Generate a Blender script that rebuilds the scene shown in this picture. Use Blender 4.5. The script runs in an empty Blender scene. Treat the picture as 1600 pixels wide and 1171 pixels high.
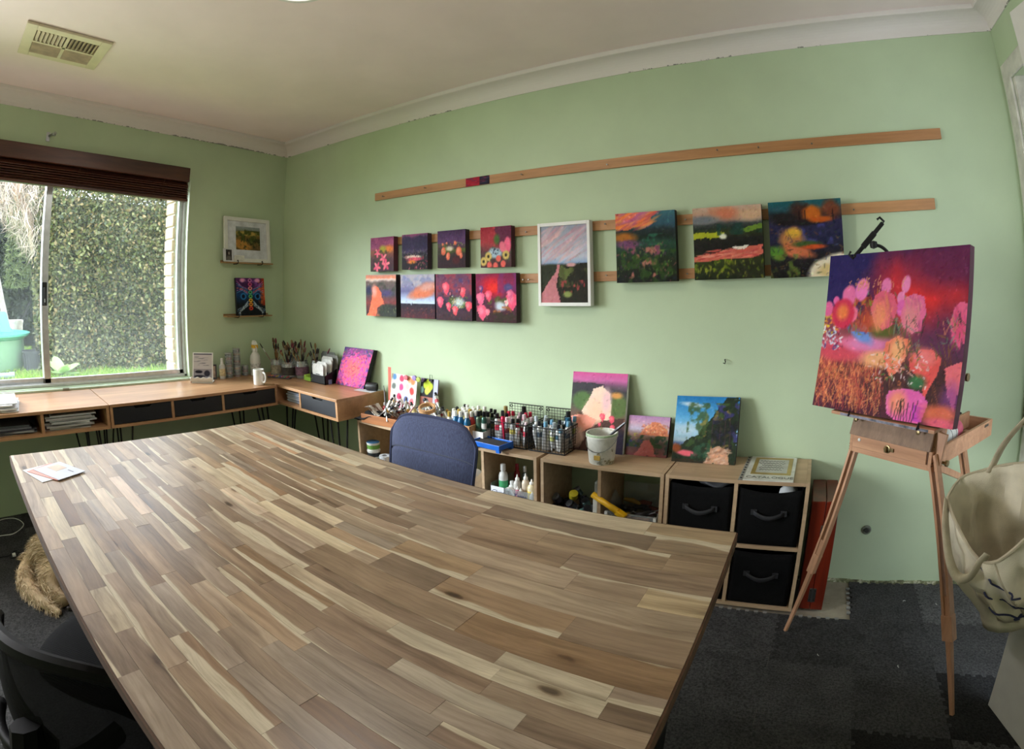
import bpy, bmesh, math, random
import numpy as np
from mathutils import Vector, Matrix, Euler
SC = bpy.context.scene
COL = SC.collection
PI = math.pi
rnd = random.Random(7)

# ------------------------------------------------------------------ camera, sky, lights, exposure
cam_data = bpy.data.cameras.new('camera')
cam = bpy.data.objects.new('camera', cam_data); COL.objects.link(cam); SC.camera = cam
W, H, F = 1600, 1171, 834.23
CX, CY, K3, K4 = 819.6, 383.7, 0.09751, -0.09886
cam_data.type = 'PANO'; cam_data.panorama_type = 'FISHEYE_LENS_POLYNOMIAL'
cam_data.sensor_width = 36; cam_data.sensor_fit = 'HORIZONTAL'
fm = F * 36 / W
cam_data.fisheye_fov = math.radians(200)
cam_data.fisheye_polynomial_k0 = 0
cam_data.fisheye_polynomial_k1 = -1 / fm
cam_data.fisheye_polynomial_k2 = 0
cam_data.fisheye_polynomial_k3 = -K3 / fm ** 3
cam_data.fisheye_polynomial_k4 = -K4 / fm ** 4
cam_data.shift_x = (800 - CX) / W; cam_data.shift_y = (CY - 585.5) / H
cam_data.clip_start = 0.02
CAMZ = 1.341
cam.matrix_world = Matrix(((0.857489, 0.050522, 0.512016, 0), (0.514293, -0.055776, -0.855799, 0),
                           (-0.014678, 0.997164, -0.073811, CAMZ), (0, 0, 0, 1)))

world = bpy.data.worlds.new('sky'); SC.world = world; world.use_nodes = True
wn = world.node_tree.nodes; wl = world.node_tree.links
bg = wn['Background']; bg.inputs['Color'].default_value = (0.80, 0.90, 1.0, 1); bg.inputs['Strength'].default_value = 5.8

def area_light(name, loc, rot, sx, sy, power, col=(1, 1, 1)):
    d = bpy.data.lights.new(name, 'AREA'); d.shape = 'RECTANGLE'; d.size = sx; d.size_y = sy; d.energy = power; d.color = col
    o = bpy.data.objects.new(name, d); COL.objects.link(o); o.location = loc; o.rotation_euler = rot; return o
# daylight through the left part of the window, which lies outside the frame
wd = area_light('window_daylight', (-3.38, -0.66, 1.40), (0, -PI / 2 + .34, 0), 1.1, 1.15, 48, (1.0, 0.975, 0.99)); wd.data.spread = math.radians(150)
# the bright low part of the overcast sky above the hedge
sd = bpy.data.lights.new('cloud_glow', 'SUN'); sd.energy = 9.0; sd.angle = math.radians(32); sd.color = (0.88, 0.97, 1.0)
so = bpy.data.objects.new('cloud_glow', sd); COL.objects.link(so); so.location = (-8, -3, 6)
so.rotation_euler = Vector((.71, .60, -.35)).to_track_quat('-Z', 'Y').to_euler()
LAMP = (-1.42, .86)
lamp_d = bpy.data.lights.new('ceiling_lamp_light', 'AREA'); lamp_d.shape = 'DISK'; lamp_d.size = .22; lamp_d.energy = 9; lamp_d.color = (1.0, 0.95, 0.88)
lamp_o = bpy.data.objects.new('ceiling_lamp_light', lamp_d); COL.objects.link(lamp_o); lamp_o.location = (LAMP[0], LAMP[1], 2.345)
SC.view_settings.view_transform = 'Standard'; SC.view_settings.look = 'None'
SC.view_settings.gamma = 1; SC.view_settings.use_curve_mapping = False
SC.view_settings.exposure = -0.08
SC.cycles.max_bounces = 7; SC.cycles.diffuse_bounces = 3; SC.cycles.transparent_max_bounces = 16
SC.cycles.use_denoising = True
SC.cycles.sample_clamp_indirect = 6

# ------------------------------------------------------------------ helpers: colour, materials
def lin1(c):
    c = c / 255.0
    return c / 12.92 if c <= 0.04045 else ((c + 0.055) / 1.055) ** 2.4
def lin(c): return (lin1(c[0]), lin1(c[1]), lin1(c[2]), 1.0)
MATS = {}
class NT:
    def __init__(s, name):
        s.m = bpy.data.materials.new(name); s.m.use_nodes = True; s.t = s.m.node_tree; s.t.nodes.clear()
        s.out = s.t.nodes.new('ShaderNodeOutputMaterial'); s.p = s.n('ShaderNodeBsdfPrincipled'); s.l(s.p, 0, s.out, 0)
    def n(s, k, **kw):
        n = s.t.nodes.new(k)
        for a, b in kw.items(): setattr(n, a, b)
        return n
    def l(s, a, ia, b, ib): s.t.links.new(a.outputs[ia], b.inputs[ib])
    def noise(s, vec, scale, detail=3, rough=.55, vi=0, dist=0):
        n = s.n('ShaderNodeTexNoise'); n.inputs['Scale'].default_value = scale; n.inputs['Detail'].default_value = detail
        n.inputs['Roughness'].default_value = rough; n.inputs['Distortion'].default_value = dist
        if vec is not None: s.l(vec, vi, n, 'Vector')
        return n
    def ramp(s, src, stops, si=0):
        r = s.n('ShaderNodeValToRGB'); el = r.color_ramp.elements
        while len(el) < len(stops): el.new(0.5)
        for e, (p, c) in zip(el, stops): e.position = p; e.color = c if len(c) == 4 else lin(c)
        if src is not None: s.l(src, si, r, 0)
        return r
    def mix(s, fac, a, b, mode='MIX', fi=0, ai=0, bi=0):
        m = s.n('ShaderNodeMixRGB', blend_type=mode)
        for k, v, i in ((0, fac, fi), (1, a, ai), (2, b, bi)):
            if hasattr(v, 'outputs'): s.l(v, 'Color' if v.bl_idname == 'ShaderNodeObjectInfo' else i, m, k)
            else: m.inputs[k].default_value = v if not isinstance(v, (tuple, list)) else (v if len(v) == 4 else lin(v))
        return m
    def bump(s, src, strength, dist=.01, si=0):
        b = s.n('ShaderNodeBump'); b.inputs['Strength'].default_value = strength; b.inputs['Distance'].default_value = dist
        s.l(src, si, b, 'Height'); s.l(b, 0, s.p, 'Normal'); return b
def mat(name, col, rough=.55, metal=0., var=.10, scale=18., bump=0., bscale=None, spec=.5, sheen=0., emit=0.):
    """plain surface: base colour with a little procedural mottling and optional fine relief"""
    if name in MATS: return MATS[name]
    t = NT(name); p = t.p
    tc = t.n('ShaderNodeTexCoord'); nz = t.noise(tc, scale, 4, vi=3)
    a = tuple(max(0, c * (1 - var)) for c in col[:3]); b = tuple(min(255, c * (1 + var * .7)) for c in col[:3])
    r = t.ramp(nz, [(.3, a), (.7, b)]); t.l(r, 0, p, 'Base Color')
    p.inputs['Roughness'].default_value = rough; p.inputs['Metallic'].default_value = metal
    p.inputs['Specular IOR Level'].default_value = spec
    if sheen: p.inputs['Sheen Weight'].default_value = sheen
    if emit: p.inputs['Emission Color'].default_value = lin(col); p.inputs['Emission Strength'].default_value = emit
    if bump:
        n2 = t.noise(tc, bscale or scale * 4, 3, vi=3); t.bump(n2, bump, .004)
    MATS[name] = t.m; return t.m
def wood(name, light, dark, rough=.5, axis=0, scale=6., stretch=14., knots=False, objcol=False):
    if name in MATS: return MATS[name]
    t = NT(name); p = t.p
    tc = t.n('ShaderNodeTexCoord'); oi = t.n('ShaderNodeObjectInfo')
    mp = t.n('ShaderNodeMapping'); sc = [scale * stretch / 3] * 3; sc[axis] = scale / 3
    mp.inputs['Scale'].default_value = sc
    off = t.n('ShaderNodeVectorMath', operation='ADD'); t.l(tc, 3, off, 0)
    mm = t.n('ShaderNodeMath', operation='MULTIPLY'); mm.inputs[1].default_value = 37.; t.l(oi, 'Random', mm, 0); t.l(mm, 0, off, 1)
    t.l(off, 0, mp, 0)
    n1 = t.noise(mp, 1.0, 5, .6, dist=.6); n2 = t.noise(mp, 4.5, 4, .7)
    r = t.ramp(n1, [(.30, dark), (.52, tuple((x + y) / 2 for x, y in zip(light, dark))), (.72, light)])
    m2 = t.mix(.35, r, n2, 'OVERLAY', bi=0); t.l(m2, 0, p, 'Base Color')
    p.inputs['Roughness'].default_value = rough
    t.bump(n2, .12, .002)
    MATS[name] = t.m; return t.m
def colmat(name, rough=.5, metal=0., var=.1):
    """base colour comes from each object's own colour"""
    if name in MATS: return MATS[name]
    t = NT(name); oi = t.n('ShaderNodeObjectInfo'); tc = t.n('ShaderNodeTexCoord'); nz = t.noise(tc, 40, 3, vi=3)
    r = t.ramp(nz, [(.3, (1 - var,) * 3 + (1,)), (.7, (1, 1, 1, 1))])
    m = t.mix(1.0, oi, r, 'MULTIPLY'); t.l(m, 0, t.p, 'Base Color')
    t.p.inputs['Roughness'].default_value = rough; t.p.inputs['Metallic'].default_value = metal
    MATS[name] = t.m; return t.m
def paintmat(name='painted_canvas', rough=.42):
    if name in MATS: return MATS[name]
    t = NT(name); a = t.n('ShaderNodeVertexColor', layer_name='paint'); tc = t.n('ShaderNodeTexCoord')
    nz = t.noise(tc, 260, 4, vi=3); t.l(a, 0, t.p, 'Base Color'); t.bump(nz, .25, .002); t.p.inputs['Roughness'].default_value = .62; t.p.inputs['Specular IOR Level'].default_value = .18
    MATS[name] = t.m; return t.m

# ------------------------------------------------------------------ helpers: meshes and objects
class MB:
    def __init__(s): s.v = []; s.f = []
    def add(s, vs, fs):
        o = len(s.v); s.v += [tuple(v) for v in vs]; s.f += [tuple(i + o for i in f) for f in fs]; return s
    def box(s, x0, x1, y0, y1, z0, z1, M=None):
        vs = [(x, y, z) for z in (z0, z1) for y in (y0, y1) for x in (x0, x1)]
        if M is not None: vs = [M @ Vector(v) for v in vs]
        return s.add(vs, [(0, 2, 3, 1), (4, 5, 7, 6), (0, 1, 5, 4), (2, 6, 7, 3), (0, 4, 6, 2), (1, 3, 7, 5)])
    def hexa(s, b, t):  # 4 bottom + 4 top points, counter-clockwise from above
        return s.add(list(b) + list(t), [(3, 2, 1, 0), (4, 5, 6, 7), (0, 1, 5, 4), (1, 2, 6, 5), (2, 3, 7, 6), (3, 0, 4, 7)])
    def bar(s, p0, p1, w, h, up=(0, 0, 1), w1=None, h1=None):
        p0 = Vector(p0); p1 = Vector(p1); d = (p1 - p0).normalized(); u = Vector(up); a = d.cross(u)
        if a.length < 1e-4: a = d.cross(Vector((1, 0, 0)))
        a.normalize(); b = a.cross(d).normalized(); w1 = w if w1 is None else w1; h1 = h if h1 is None else h1
        q = []
        for p, ww, hh in ((p0, w, h), (p1, w1, h1)):
            q.append([p + a * sx * ww / 2 + b * sy * hh / 2 for sx, sy in ((-1, -1), (1, -1), (1, 1), (-1, 1))])
        return s.add(q[0] + q[1], [(0, 1, 2, 3), (7, 6, 5, 4), (0, 4, 5, 1), (1, 5, 6, 2), (2, 6, 7, 3), (3, 7, 4, 0)])
    def tube(s, pts, r, n=8, cap=True):
        pts = [Vector(p) for p in pts]; rs = r if isinstance(r, (list, tuple)) else [r] * len(pts)
        vs = []; fs = []; prev = None
        for i, p in enumerate(pts):
            d = (pts[min(i + 1, len(pts) - 1)] - pts[max(i - 1, 0)]).normalized()
            if prev is None:
                a = d.cross(Vector((0, 0, 1)))
                if a.length < 1e-3: a = d.cross(Vector((1, 0, 0)))
            else: a = prev - d * prev.dot(d)
            a.normalize(); prev = a; b = d.cross(a)
            for k in range(n):
                t = 2 * PI * k / n; vs.append(p + (a * math.cos(t) + b * math.sin(t)) * rs[i])
        for i in range(len(pts) - 1):
            for k in range(n): fs.append((i * n + k, i * n + (k + 1) % n, (i + 1) * n + (k + 1) % n, (i + 1) * n + k))
        if cap: fs.append(tuple(range(n - 1, -1, -1))); fs.append(tuple((len(pts) - 1) * n + k for k in range(n)))
        return s.add(vs, fs)
    def cyl(s, p0, p1, r0, r1=None, n=14): return s.tube([p0, p1], [r0, r0 if r1 is None else r1], n)
    def lathe(s, prof, c=(0, 0, 0), n=20, M=None, sx=1., sy=1.):
        vs = []; fs = []
        for r, z in prof:
            for k in range(n):
                t = 2 * PI * k / n; v = Vector((c[0] + r * math.cos(t) * sx, c[1] + r * math.sin(t) * sy, c[2] + z)); vs.append(M @ v if M is not None else v)
        for i in range(len(prof) - 1):
            for k in range(n): fs.append((i * n + k, i * n + (k + 1) % n, (i + 1) * n + (k + 1) % n, (i + 1) * n + k))
        ring = prof[0][0] > 1e-5 and prof[-1][0] > 1e-5 and abs(prof[0][0] - prof[-1][0]) < .0025   # open band, no end discs
        if prof[0][0] > 1e-5 and not ring: fs.append(tuple(range(n - 1, -1, -1)))
        if prof[-1][0] > 1e-5 and not ring: fs.append(tuple((len(prof) - 1) * n + k for k in range(n)))
        return s.add(vs, fs)
    def prism(s, poly, z0, z1, M=None):
        n = len(poly); vs = [(x, y, z0) for x, y in poly] + [(x, y, z1) for x, y in poly]
        if M is not None: vs = [M @ Vector(v) for v in vs]
        fs = [tuple(range(n - 1, -1, -1)), tuple(range(n, 2 * n))] + [(i, (i + 1) % n, (i + 1) % n + n, i + n) for i in range(n)]
        return s.add(vs, fs)
    def grid(s, fn, nu, nv, closed_u=False):
        vs = [fn(i / (nu if closed_u else nu - 1), j / (nv - 1)) for j in range(nv) for i in range(nu)]; fs = []
        for j in range(nv - 1):
            for i in range(nu if closed_u else nu - 1):
                i2 = (i + 1) % nu; fs.append((j * nu + i, j * nu + i2, (j + 1) * nu + i2, (j + 1) * nu + i))
        return s.add(vs, fs)
    def build(s, name, m=None, parent=None, smooth=False, bevel=0, loc=None, solid=0, sub=0):
        me = bpy.data.meshes.new(name); me.from_pydata([tuple(v) for v in s.v], [], s.f); me.update()
        if m: me.materials.append(m)
        if smooth: me.polygons.foreach_set('use_smooth', [True] * len(me.polygons))
        o = bpy.data.objects.new(name, me); COL.objects.link(o)
        if parent: o.parent = parent
        if loc is not None: o.location = loc
        if solid: q = o.modifiers.new('solid', 'SOLIDIFY'); q.thickness = solid; q.offset = 0
        if bevel: q = o.modifiers.new('bevel', 'BEVEL'); q.width = bevel; q.segments = 2; q.limit_method = 'ANGLE'; q.angle_limit = .7
        if sub: q = o.modifiers.new('sub', 'SUBSURF'); q.levels = sub; q.render_levels = sub
        if smooth and not sub:
            try: me.set_sharp_from_angle(angle=0.7)
            except Exception: pass
        return o
def tag(o, label=None, cat=None, group=None, kind=None):
    if label: o['label'] = label
    if cat: o['category'] = cat
    if group: o['group'] = group
    if kind: o['kind'] = kind
    return o
def thing(name, label, cat, loc=(0, 0, 0), rz=0., group=None, rot=None):
    o = bpy.data.objects.new(name, None); COL.objects.link(o); o.location = loc; o.empty_display_size = .05
    o.rotation_euler = rot if rot is not None else (0, 0, rz)
    return tag(o, label, cat, group)
def struct(o): o['kind'] = 'structure'; return o
def kids(o): return [c for c in COL.objects if c.parent == o]
def copy_tree(o, children, loc, rot=None, label=None):
    c = o.copy(); COL.objects.link(c); c.location = loc
    if rot is not None: c.rotation_euler = rot
    if label: c['label'] = label
    ks = []
    for ch in children:
        d = ch.copy(); COL.objects.link(d); d.parent = c; ks.append(d)
    return c, ks
def text(name, body, size, m, parent, loc, rot, shear=0., align='CENTER', sx=1.):
    cu = bpy.data.curves.new(name, 'FONT'); cu.body = body; cu.size = size; cu.shear = shear; cu.align_x = align; cu.align_y = 'CENTER'; cu.extrude = .0003
    cu.resolution_u = 3
    o = bpy.data.objects.new(name, cu); COL.objects.link(o); o.parent = parent; o.location = loc; o.rotation_euler = rot; o.scale = (sx, 1, 1)
    cu.materials.append(m)
    dg = bpy.context.evaluated_depsgraph_get(); me = bpy.data.meshes.new_from_object(o.evaluated_get(dg)); me.name = name
    q = bpy.data.objects.new(name, me); COL.objects.link(q); q.parent = parent; q.location = loc; q.rotation_euler = rot; q.scale = (sx, 1, 1)
    bpy.data.objects.remove(o); return q
def rod(name, pts, r, m, parent, n=8, smooth=True): return MB().tube(pts, r, n).build(name, m, parent, smooth=smooth)
def arc(p0, p1, p2, n=10):
    p0, p1, p2 = Vector(p0), Vector(p1), Vector(p2)
    return [p0 * (1 - t) ** 2 + p1 * 2 * t * (1 - t) + p2 * t * t for t in [i / n for i in range(n + 1)]]
def catmull(P, n=6):
    P = [Vector(p) for p in P]; out = []
    for i in range(len(P) - 1):
        a, b, c, d = P[max(i - 1, 0)], P[i], P[i + 1], P[min(i + 2, len(P) - 1)]
        for k in range(n):
            t = k / n; out.append(.5 * ((2 * b) + (c - a) * t + (2 * a - 5 * b + 4 * c - d) * t * t + (3 * b - a - 3 * c + d) * t ** 3))
    out.append(P[-1]); return out
def cloud(name, pos, size, m, parent=None, seed=1, aspect=1.8, up=None, jit=.3):
    """many small leaves (or hairs) as one mesh; pos (n,3); up (n,3) preferred long direction"""
    g = np.random.default_rng(seed); n = len(pos); pos = np.asarray(pos, float)
    d = g.normal(size=(n, 3)) if up is None else np.asarray(up, float) + g.normal(size=(n, 3)) * jit
    d /= np.linalg.norm(d, axis=1)[:, None]; q = g.normal(size=(n, 3)); s_ = np.cross(d, q); s_ /= np.linalg.norm(s_, axis=1)[:, None] + 1e-9
    L = size * g.uniform(.6, 1.3, (n, 1)); w = L / aspect
    nn = np.cross(d, s_) * L * .12
    V = np.stack([pos - d * L / 2, pos + s_ * w / 2 + nn, pos + d * L / 2, pos - s_ * w / 2 + nn], 1).reshape(-1, 3)
    me = bpy.data.meshes.new(name); me.vertices.add(4 * n); me.vertices.foreach_set('co', V.ravel())
    me.loops.add(4 * n); me.loops.foreach_set('vertex_index', np.arange(4 * n)); me.polygons.add(n)
    me.polygons.foreach_set('loop_start', np.arange(n) * 4); me.polygons.foreach_set('loop_total', np.full(n, 4)); me.update(calc_edges=True); me.validate()
    me.materials.append(m); o = bpy.data.objects.new(name, me); COL.objects.link(o)
    if parent: o.parent = parent
    o['kind'] = 'stuff'; return o
def leafmat(name, cols, rough=.5, trans=.25):
    if name in MATS: return MATS[name]
    t = NT(name); ge = t.n('ShaderNodeNewGeometry'); k = len(cols)
    r = t.ramp(ge, [(i / max(1, k - 1), c) for i, c in enumerate(cols)], si='Random Per Island'); t.l(r, 0, t.p, 'Base Color')
    t.p.inputs['Roughness'].default_value = rough
    if trans:
        tr = t.n('ShaderNodeBsdfTranslucent'); t.l(r, 0, tr, 0); mx = t.n('ShaderNodeMixShader'); mx.inputs[0].default_value = trans
        t.l(t.p, 0, mx, 1); t.l(tr, 0, mx, 2); t.l(mx, 0, t.out, 0)
    MATS[name] = t.m; return t.m

# ------------------------------------------------------------------ helpers: paintings made stroke by stroke into a colour attribute
class Can:
    def __init__(s, w, h, seed=1, base=(128, 128, 128)):
        s.w, s.h = w, h; s.g = np.random.default_rng(seed); s.a = np.empty((h, w, 3)); s.a[:] = base
        yy, xx = np.mgrid[0:h, 0:w]; s.X = (xx + .5) / w; s.Y = (yy + .5) / h; s.ar = h / w
    def noise(s, sc, oct=3, sx=1., sy=1.):
        out = np.zeros((s.h, s.w)); amp = 1.; tot = 0
        for o in range(oct):
            nx, ny = max(2, int(sc * sx * 2 ** o)) + 2, max(2, int(sc * sy * 2 ** o)) + 2
            r = s.g.random((ny, nx)); x = s.X * (nx - 1.001); y = s.Y * (ny - 1.001); xi = x.astype(int); yi = y.astype(int); fx = x - xi; fy = y - yi
            fx = fx * fx * (3 - 2 * fx); fy = fy * fy * (3 - 2 * fy)
            out += amp * ((r[yi, xi] * (1 - fx) + r[yi, xi + 1] * fx) * (1 - fy) + (r[yi + 1, xi] * (1 - fx) + r[yi + 1, xi + 1] * fx) * fy); tot += amp; amp *= .55
        return out / tot
    def put(s, mask, col): s.a += np.clip(mask, 0, 1)[:, :, None] * (np.array(col, float) - s.a); return s
    def grad(s, stops, wob=.06, sc=4):
        y = np.clip(s.Y + (s.noise(sc) - .5) * 2 * wob, 0, 1); ys = [p for p, _ in stops]
        for k in range(3): s.a[:, :, k] = np.interp(y, ys, [c[k] for _, c in stops])
        return s
    def ell(s, cx, cy, rx, ry, col, rot=0, soft=.25, a=1., wob=.0):
        dx = s.X - cx; dy = (s.Y - cy) * s.ar; c, n = math.cos(rot), math.sin(rot)
        u = (dx * c + dy * n) / rx; v = (-dx * n + dy * c) / (ry * s.ar); d = np.sqrt(u * u + v * v)
        if wob: d = d + (s.noise(7) - .5) * 2 * wob
        return s.put(np.clip((1 - d) / max(soft, 1e-3) + .5, 0, 1) * a, col)
    def poly(s, pts, col, a=1., wob=0., sc=8):
        x = s.X; y = s.Y
        if wob: x = x + (s.noise(sc) - .5) * 2 * wob; y = y + (s.noise(sc) - .5) * 2 * wob
        ins = np.zeros(x.shape, bool); n = len(pts)
        for i in range(n):
            (x0, y0), (x1, y1) = pts[i], pts[(i + 1) % n]
            if y0 == y1: continue
            c = ((y0 > y) != (y1 > y)) & (x < (x1 - x0) * (y - y0) / (y1 - y0) + x0); ins ^= c
        return s.put(ins * a, col)
    def patch(s, thr, sc, col, a=.8, reg=(0, 1, 0, 1), sx=1., sy=1., soft=8):
        m = np.clip((s.noise(sc, 3, sx, sy) - thr) * soft, 0, 1) * (s.X > reg[0]) * (s.X < reg[1]) * (s.Y > reg[2]) * (s.Y < reg[3])
        return s.put(m * a, col)
    def strokes(s, n, reg, cols, ln=.05, wd=.012, ang=0., jit=.4, a=.85):
        for _ in range(n):
            cx = s.g.uniform(reg[0], reg[1]); cy = s.g.uniform(reg[2], reg[3]); t = ang + s.g.normal() * jit; L = ln * s.g.uniform(.5, 1.4); wdt = wd * s.g.uniform(.6, 1.4)
            x0, x1 = int((cx - L) * s.w), int((cx + L) * s.w) + 2; y0, y1 = int((cy - L / s.ar) * s.h), int((cy + L / s.ar) * s.h) + 2
            x0, y0 = max(0, x0), max(0, y0); x1, y1 = min(s.w, x1), min(s.h, y1)
            if x1 <= x0 or y1 <= y0: continue
            dx = s.X[y0:y1, x0:x1] - cx; dy = (s.Y[y0:y1, x0:x1] - cy) * s.ar; c, q = math.cos(t), math.sin(t)
            m = np.clip(1.4 - ((dx * c + dy * q) / (L / 2)) ** 2 - ((-dx * q + dy * c) / (wdt / 2)) ** 2, 0, 1) * a
            col = np.array(cols[s.g.integers(len(cols))], float) * s.g.uniform(.88, 1.1)
            sub = s.a[y0:y1, x0:x1]; sub += m[:, :, None] * (np.clip(col, 0, 255) - sub)
        return s
    def line(s, pts, col, wd=.008, a=1.):
        for (x0, y0), (x1, y1) in zip(pts[:-1], pts[1:]):
            dx, dy = x1 - x0, (y1 - y0) * s.ar; L2 = dx * dx + dy * dy + 1e-9
            t = np.clip(((s.X - x0) * dx + (s.Y - y0) * s.ar * dy) / L2, 0, 1)
            d = np.hypot(s.X - x0 - t * dx, (s.Y - y0) * s.ar - t * dy); s.put(np.clip((wd - d) / (wd * .5), 0, 1) * a, col)
        return s
    def tulip(s, cx, cy, r, col, hi=None, flip=False):
        sg = -1 if flip else 1
        s.poly([(cx - r, cy - sg * r * .9 / s.ar), (cx - r * .5, cy - sg * r * 1.35 / s.ar), (cx + r * .4, cy - sg * r * 1.4 / s.ar), (cx + r, cy - sg * r * .8 / s.ar), (cx + r * .75, cy + sg * r * .3 / s.ar), (cx + r * .15, cy + sg * r * 1.2 / s.ar), (cx - r * .5, cy + sg * r * .5 / s.ar)], col, .95, .006)
        if hi: s.ell(cx - r * .2, cy - sg * r * .5 / s.ar, r * .5, r * .6 / s.ar, hi, soft=.8, a=.7)
        return s
    def dab(s, n, ln=.07, wd=.022, jit=26, ang=None):
        """loose brush dabs that pick up the colour beneath them"""
        for _ in range(n):
            cx, cy = s.g.random(2); col = s.a[int(cy * s.h), int(cx * s.w)] + s.g.normal() * jit + s.g.normal(size=3) * jit * .45
            s.strokes(1, (cx, cx + 1e-6, cy, cy + 1e-6), [np.clip(col, 0, 255)], ln, wd, s.g.uniform(0, 3.14) if ang is None else ang, .4, .75)
        return s
    def tex(s, amt=10, sc=20):
        s.dab(int(s.w * s.h * .04), 3.2 / s.w, 1.4 / s.w, 9)
        s.a = np.clip(s.a + (s.noise(sc, 3)[:, :, None] - .5) * 2 * amt + s.g.normal(size=s.a.shape) * amt * .25, 0, 255); return s
    def face(s, name, fn, parent, m=None):
        """grid of coloured cells; fn(u, v) with v down gives the point"""
        w, h = s.w, s.h; us = np.linspace(0, 1, w + 1); vs = np.linspace(0, 1, h + 1)
        P00, P10, P01 = (np.array(fn(*q)) for q in ((0, 0), (1, 0), (0, 1)))
        V = P00 + us[None, :, None] * (P10 - P00) + vs[:, None, None] * (P01 - P00); V = V.reshape(-1, 3)
        i = np.arange(w); j = np.arange(h); a = (j[:, None] * (w + 1) + i[None, :]); Fc = np.stack([a + w + 1, a + w + 2, a + 1, a], -1).reshape(-1)
        me = bpy.data.meshes.new(name); me.vertices.add(len(V)); me.vertices.foreach_set('co', V.ravel()); n = w * h
        me.loops.add(4 * n); me.loops.foreach_set('vertex_index', Fc); me.polygons.add(n)
        me.polygons.foreach_set('loop_start', np.arange(n) * 4); me.polygons.foreach_set('loop_total', np.full(n, 4)); me.update(calc_edges=True)
        g_ = s.a.mean(2, keepdims=True); c = g_ + (s.a - g_) * 1.02; c = np.clip(114 + (c - 118) * 1.10, 0, 255) / 255; L = np.where(c <= .04045, c / 12.92, ((c + .055) / 1.055) ** 2.4); full = np.ones((h + 1, w + 1, 4))
        full[:h, :w, :3] = L; full[h, :w, :3] = L[-1]; full[:h, w, :3] = L[:, -1]; full[h, w, :3] = L[-1, -1]
        at = me.color_attributes.new('paint', 'FLOAT_COLOR', 'POINT'); at.data.foreach_set('color', full.ravel())
        me.materials.append(m or paintmat()); o = bpy.data.objects.new(name, me); COL.objects.link(o); o.parent = parent; return o
def canvas(can, label, origin, uvec, vvec, depth, edge, cat='painting', group=None, name='canvas_painting', wrap=None):
    """stretched canvas: origin = bottom-left front corner, uvec along the bottom, vvec up; depth goes back"""
    o = Vector(origin); u = Vector(uvec); v = Vector(vvec); n = v.cross(u).normalized()   # points away from the viewer
    r = thing(name, label, cat, o, 0, group)
    z = Vector((0, 0, 0)); d = n * depth
    b = MB().add([z, u, u + v, v, d, u + d, u + v + d, v + d], [(4, 7, 6, 5), (0, 1, 2, 3), (0, 4, 5, 1), (1, 5, 6, 2), (2, 6, 7, 3), (3, 7, 4, 0)])
    b.build('stretched_canvas', mat('canvas_edge_%d_%d_%d' % edge, edge, .6, bump=.2), r)
    e = -n * .0012; can.face('painted_face', lambda a, c: tuple(u * a + v * (1 - c) + e), r)
    if wrap:
        pass
    return r
# ------------------------------------------------------------------ the room
XL, XR, YB, YF, ZC = -3.424, 0.945, 2.213, -1.52, 2.40
green = mat('green_wall_paint', (186, 202, 168), .62, var=.03, scale=3, bump=.05, bscale=120)
white_ceil = mat('ceiling_paint', (246, 228, 226), .8, var=.02, scale=3, bump=.04, bscale=90)
white_trim = mat('white_gloss_paint', (226, 224, 218), .4, var=.03, scale=6)
WT = .24
WY0, WY1, WZ0, WZ1 = -1.30, 1.405, .724, 2.03       # window opening in the left wall
b = MB().box(XL - WT, XL, YF - .2, WY0, 0, ZC).box(XL - WT, XL, WY1, YB + .2, 0, ZC).box(XL - WT, XL, WY0, WY1, 0, WZ0).box(XL - WT, XL, WY0, WY1, WZ1, ZC)
wall_left = struct(b.build('wall_left', green))
wall_back = struct(MB().box(XL, XR + .1, YB, YB + .15, 0, ZC).build('wall_back', green))
DY0, DY1, DZ = .70, 2.105, 2.06
wall_right = struct(MB().box(XR, XR + .12, YF, DY0, 0, ZC).box(XR, XR + .12, DY1, YB, 0, ZC).box(XR, XR + .12, DY0, DY1, DZ, ZC).build('wall_right', green))
wall_front = struct(MB().box(XL, XR + .12, YF - .15, YF, 0, ZC).build('wall_front', green))
ceiling = struct(MB().box(XL - .1, XR + .12, YF - .1, YB + .1, ZC, ZC + .1).build('ceiling', white_ceil))
t = NT('bare_floor'); tc = t.n('ShaderNodeTexCoord'); n1 = t.noise(tc, 3, 5, .65, vi=3); n2 = t.noise(tc, 26, 4, .7, vi=3)
r1 = t.ramp(n1, [(.3, (112, 102, 90)), (.5, (150, 140, 124)), (.7, (176, 168, 150))]); r2 = t.ramp(n2, [(.62, (255, 255, 255)), (.68, (205, 196, 170))])
m_ = t.mix(.8, r1, r2, 'MULTIPLY'); t.l(m_, 0, t.p, 'Base Color'); t.p.inputs['Roughness'].default_value = .75
floor = struct(MB().box(XL - .1, XR + .12, YF - .1, YB + .1, -.1, 0).build('floor', t.m))

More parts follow.
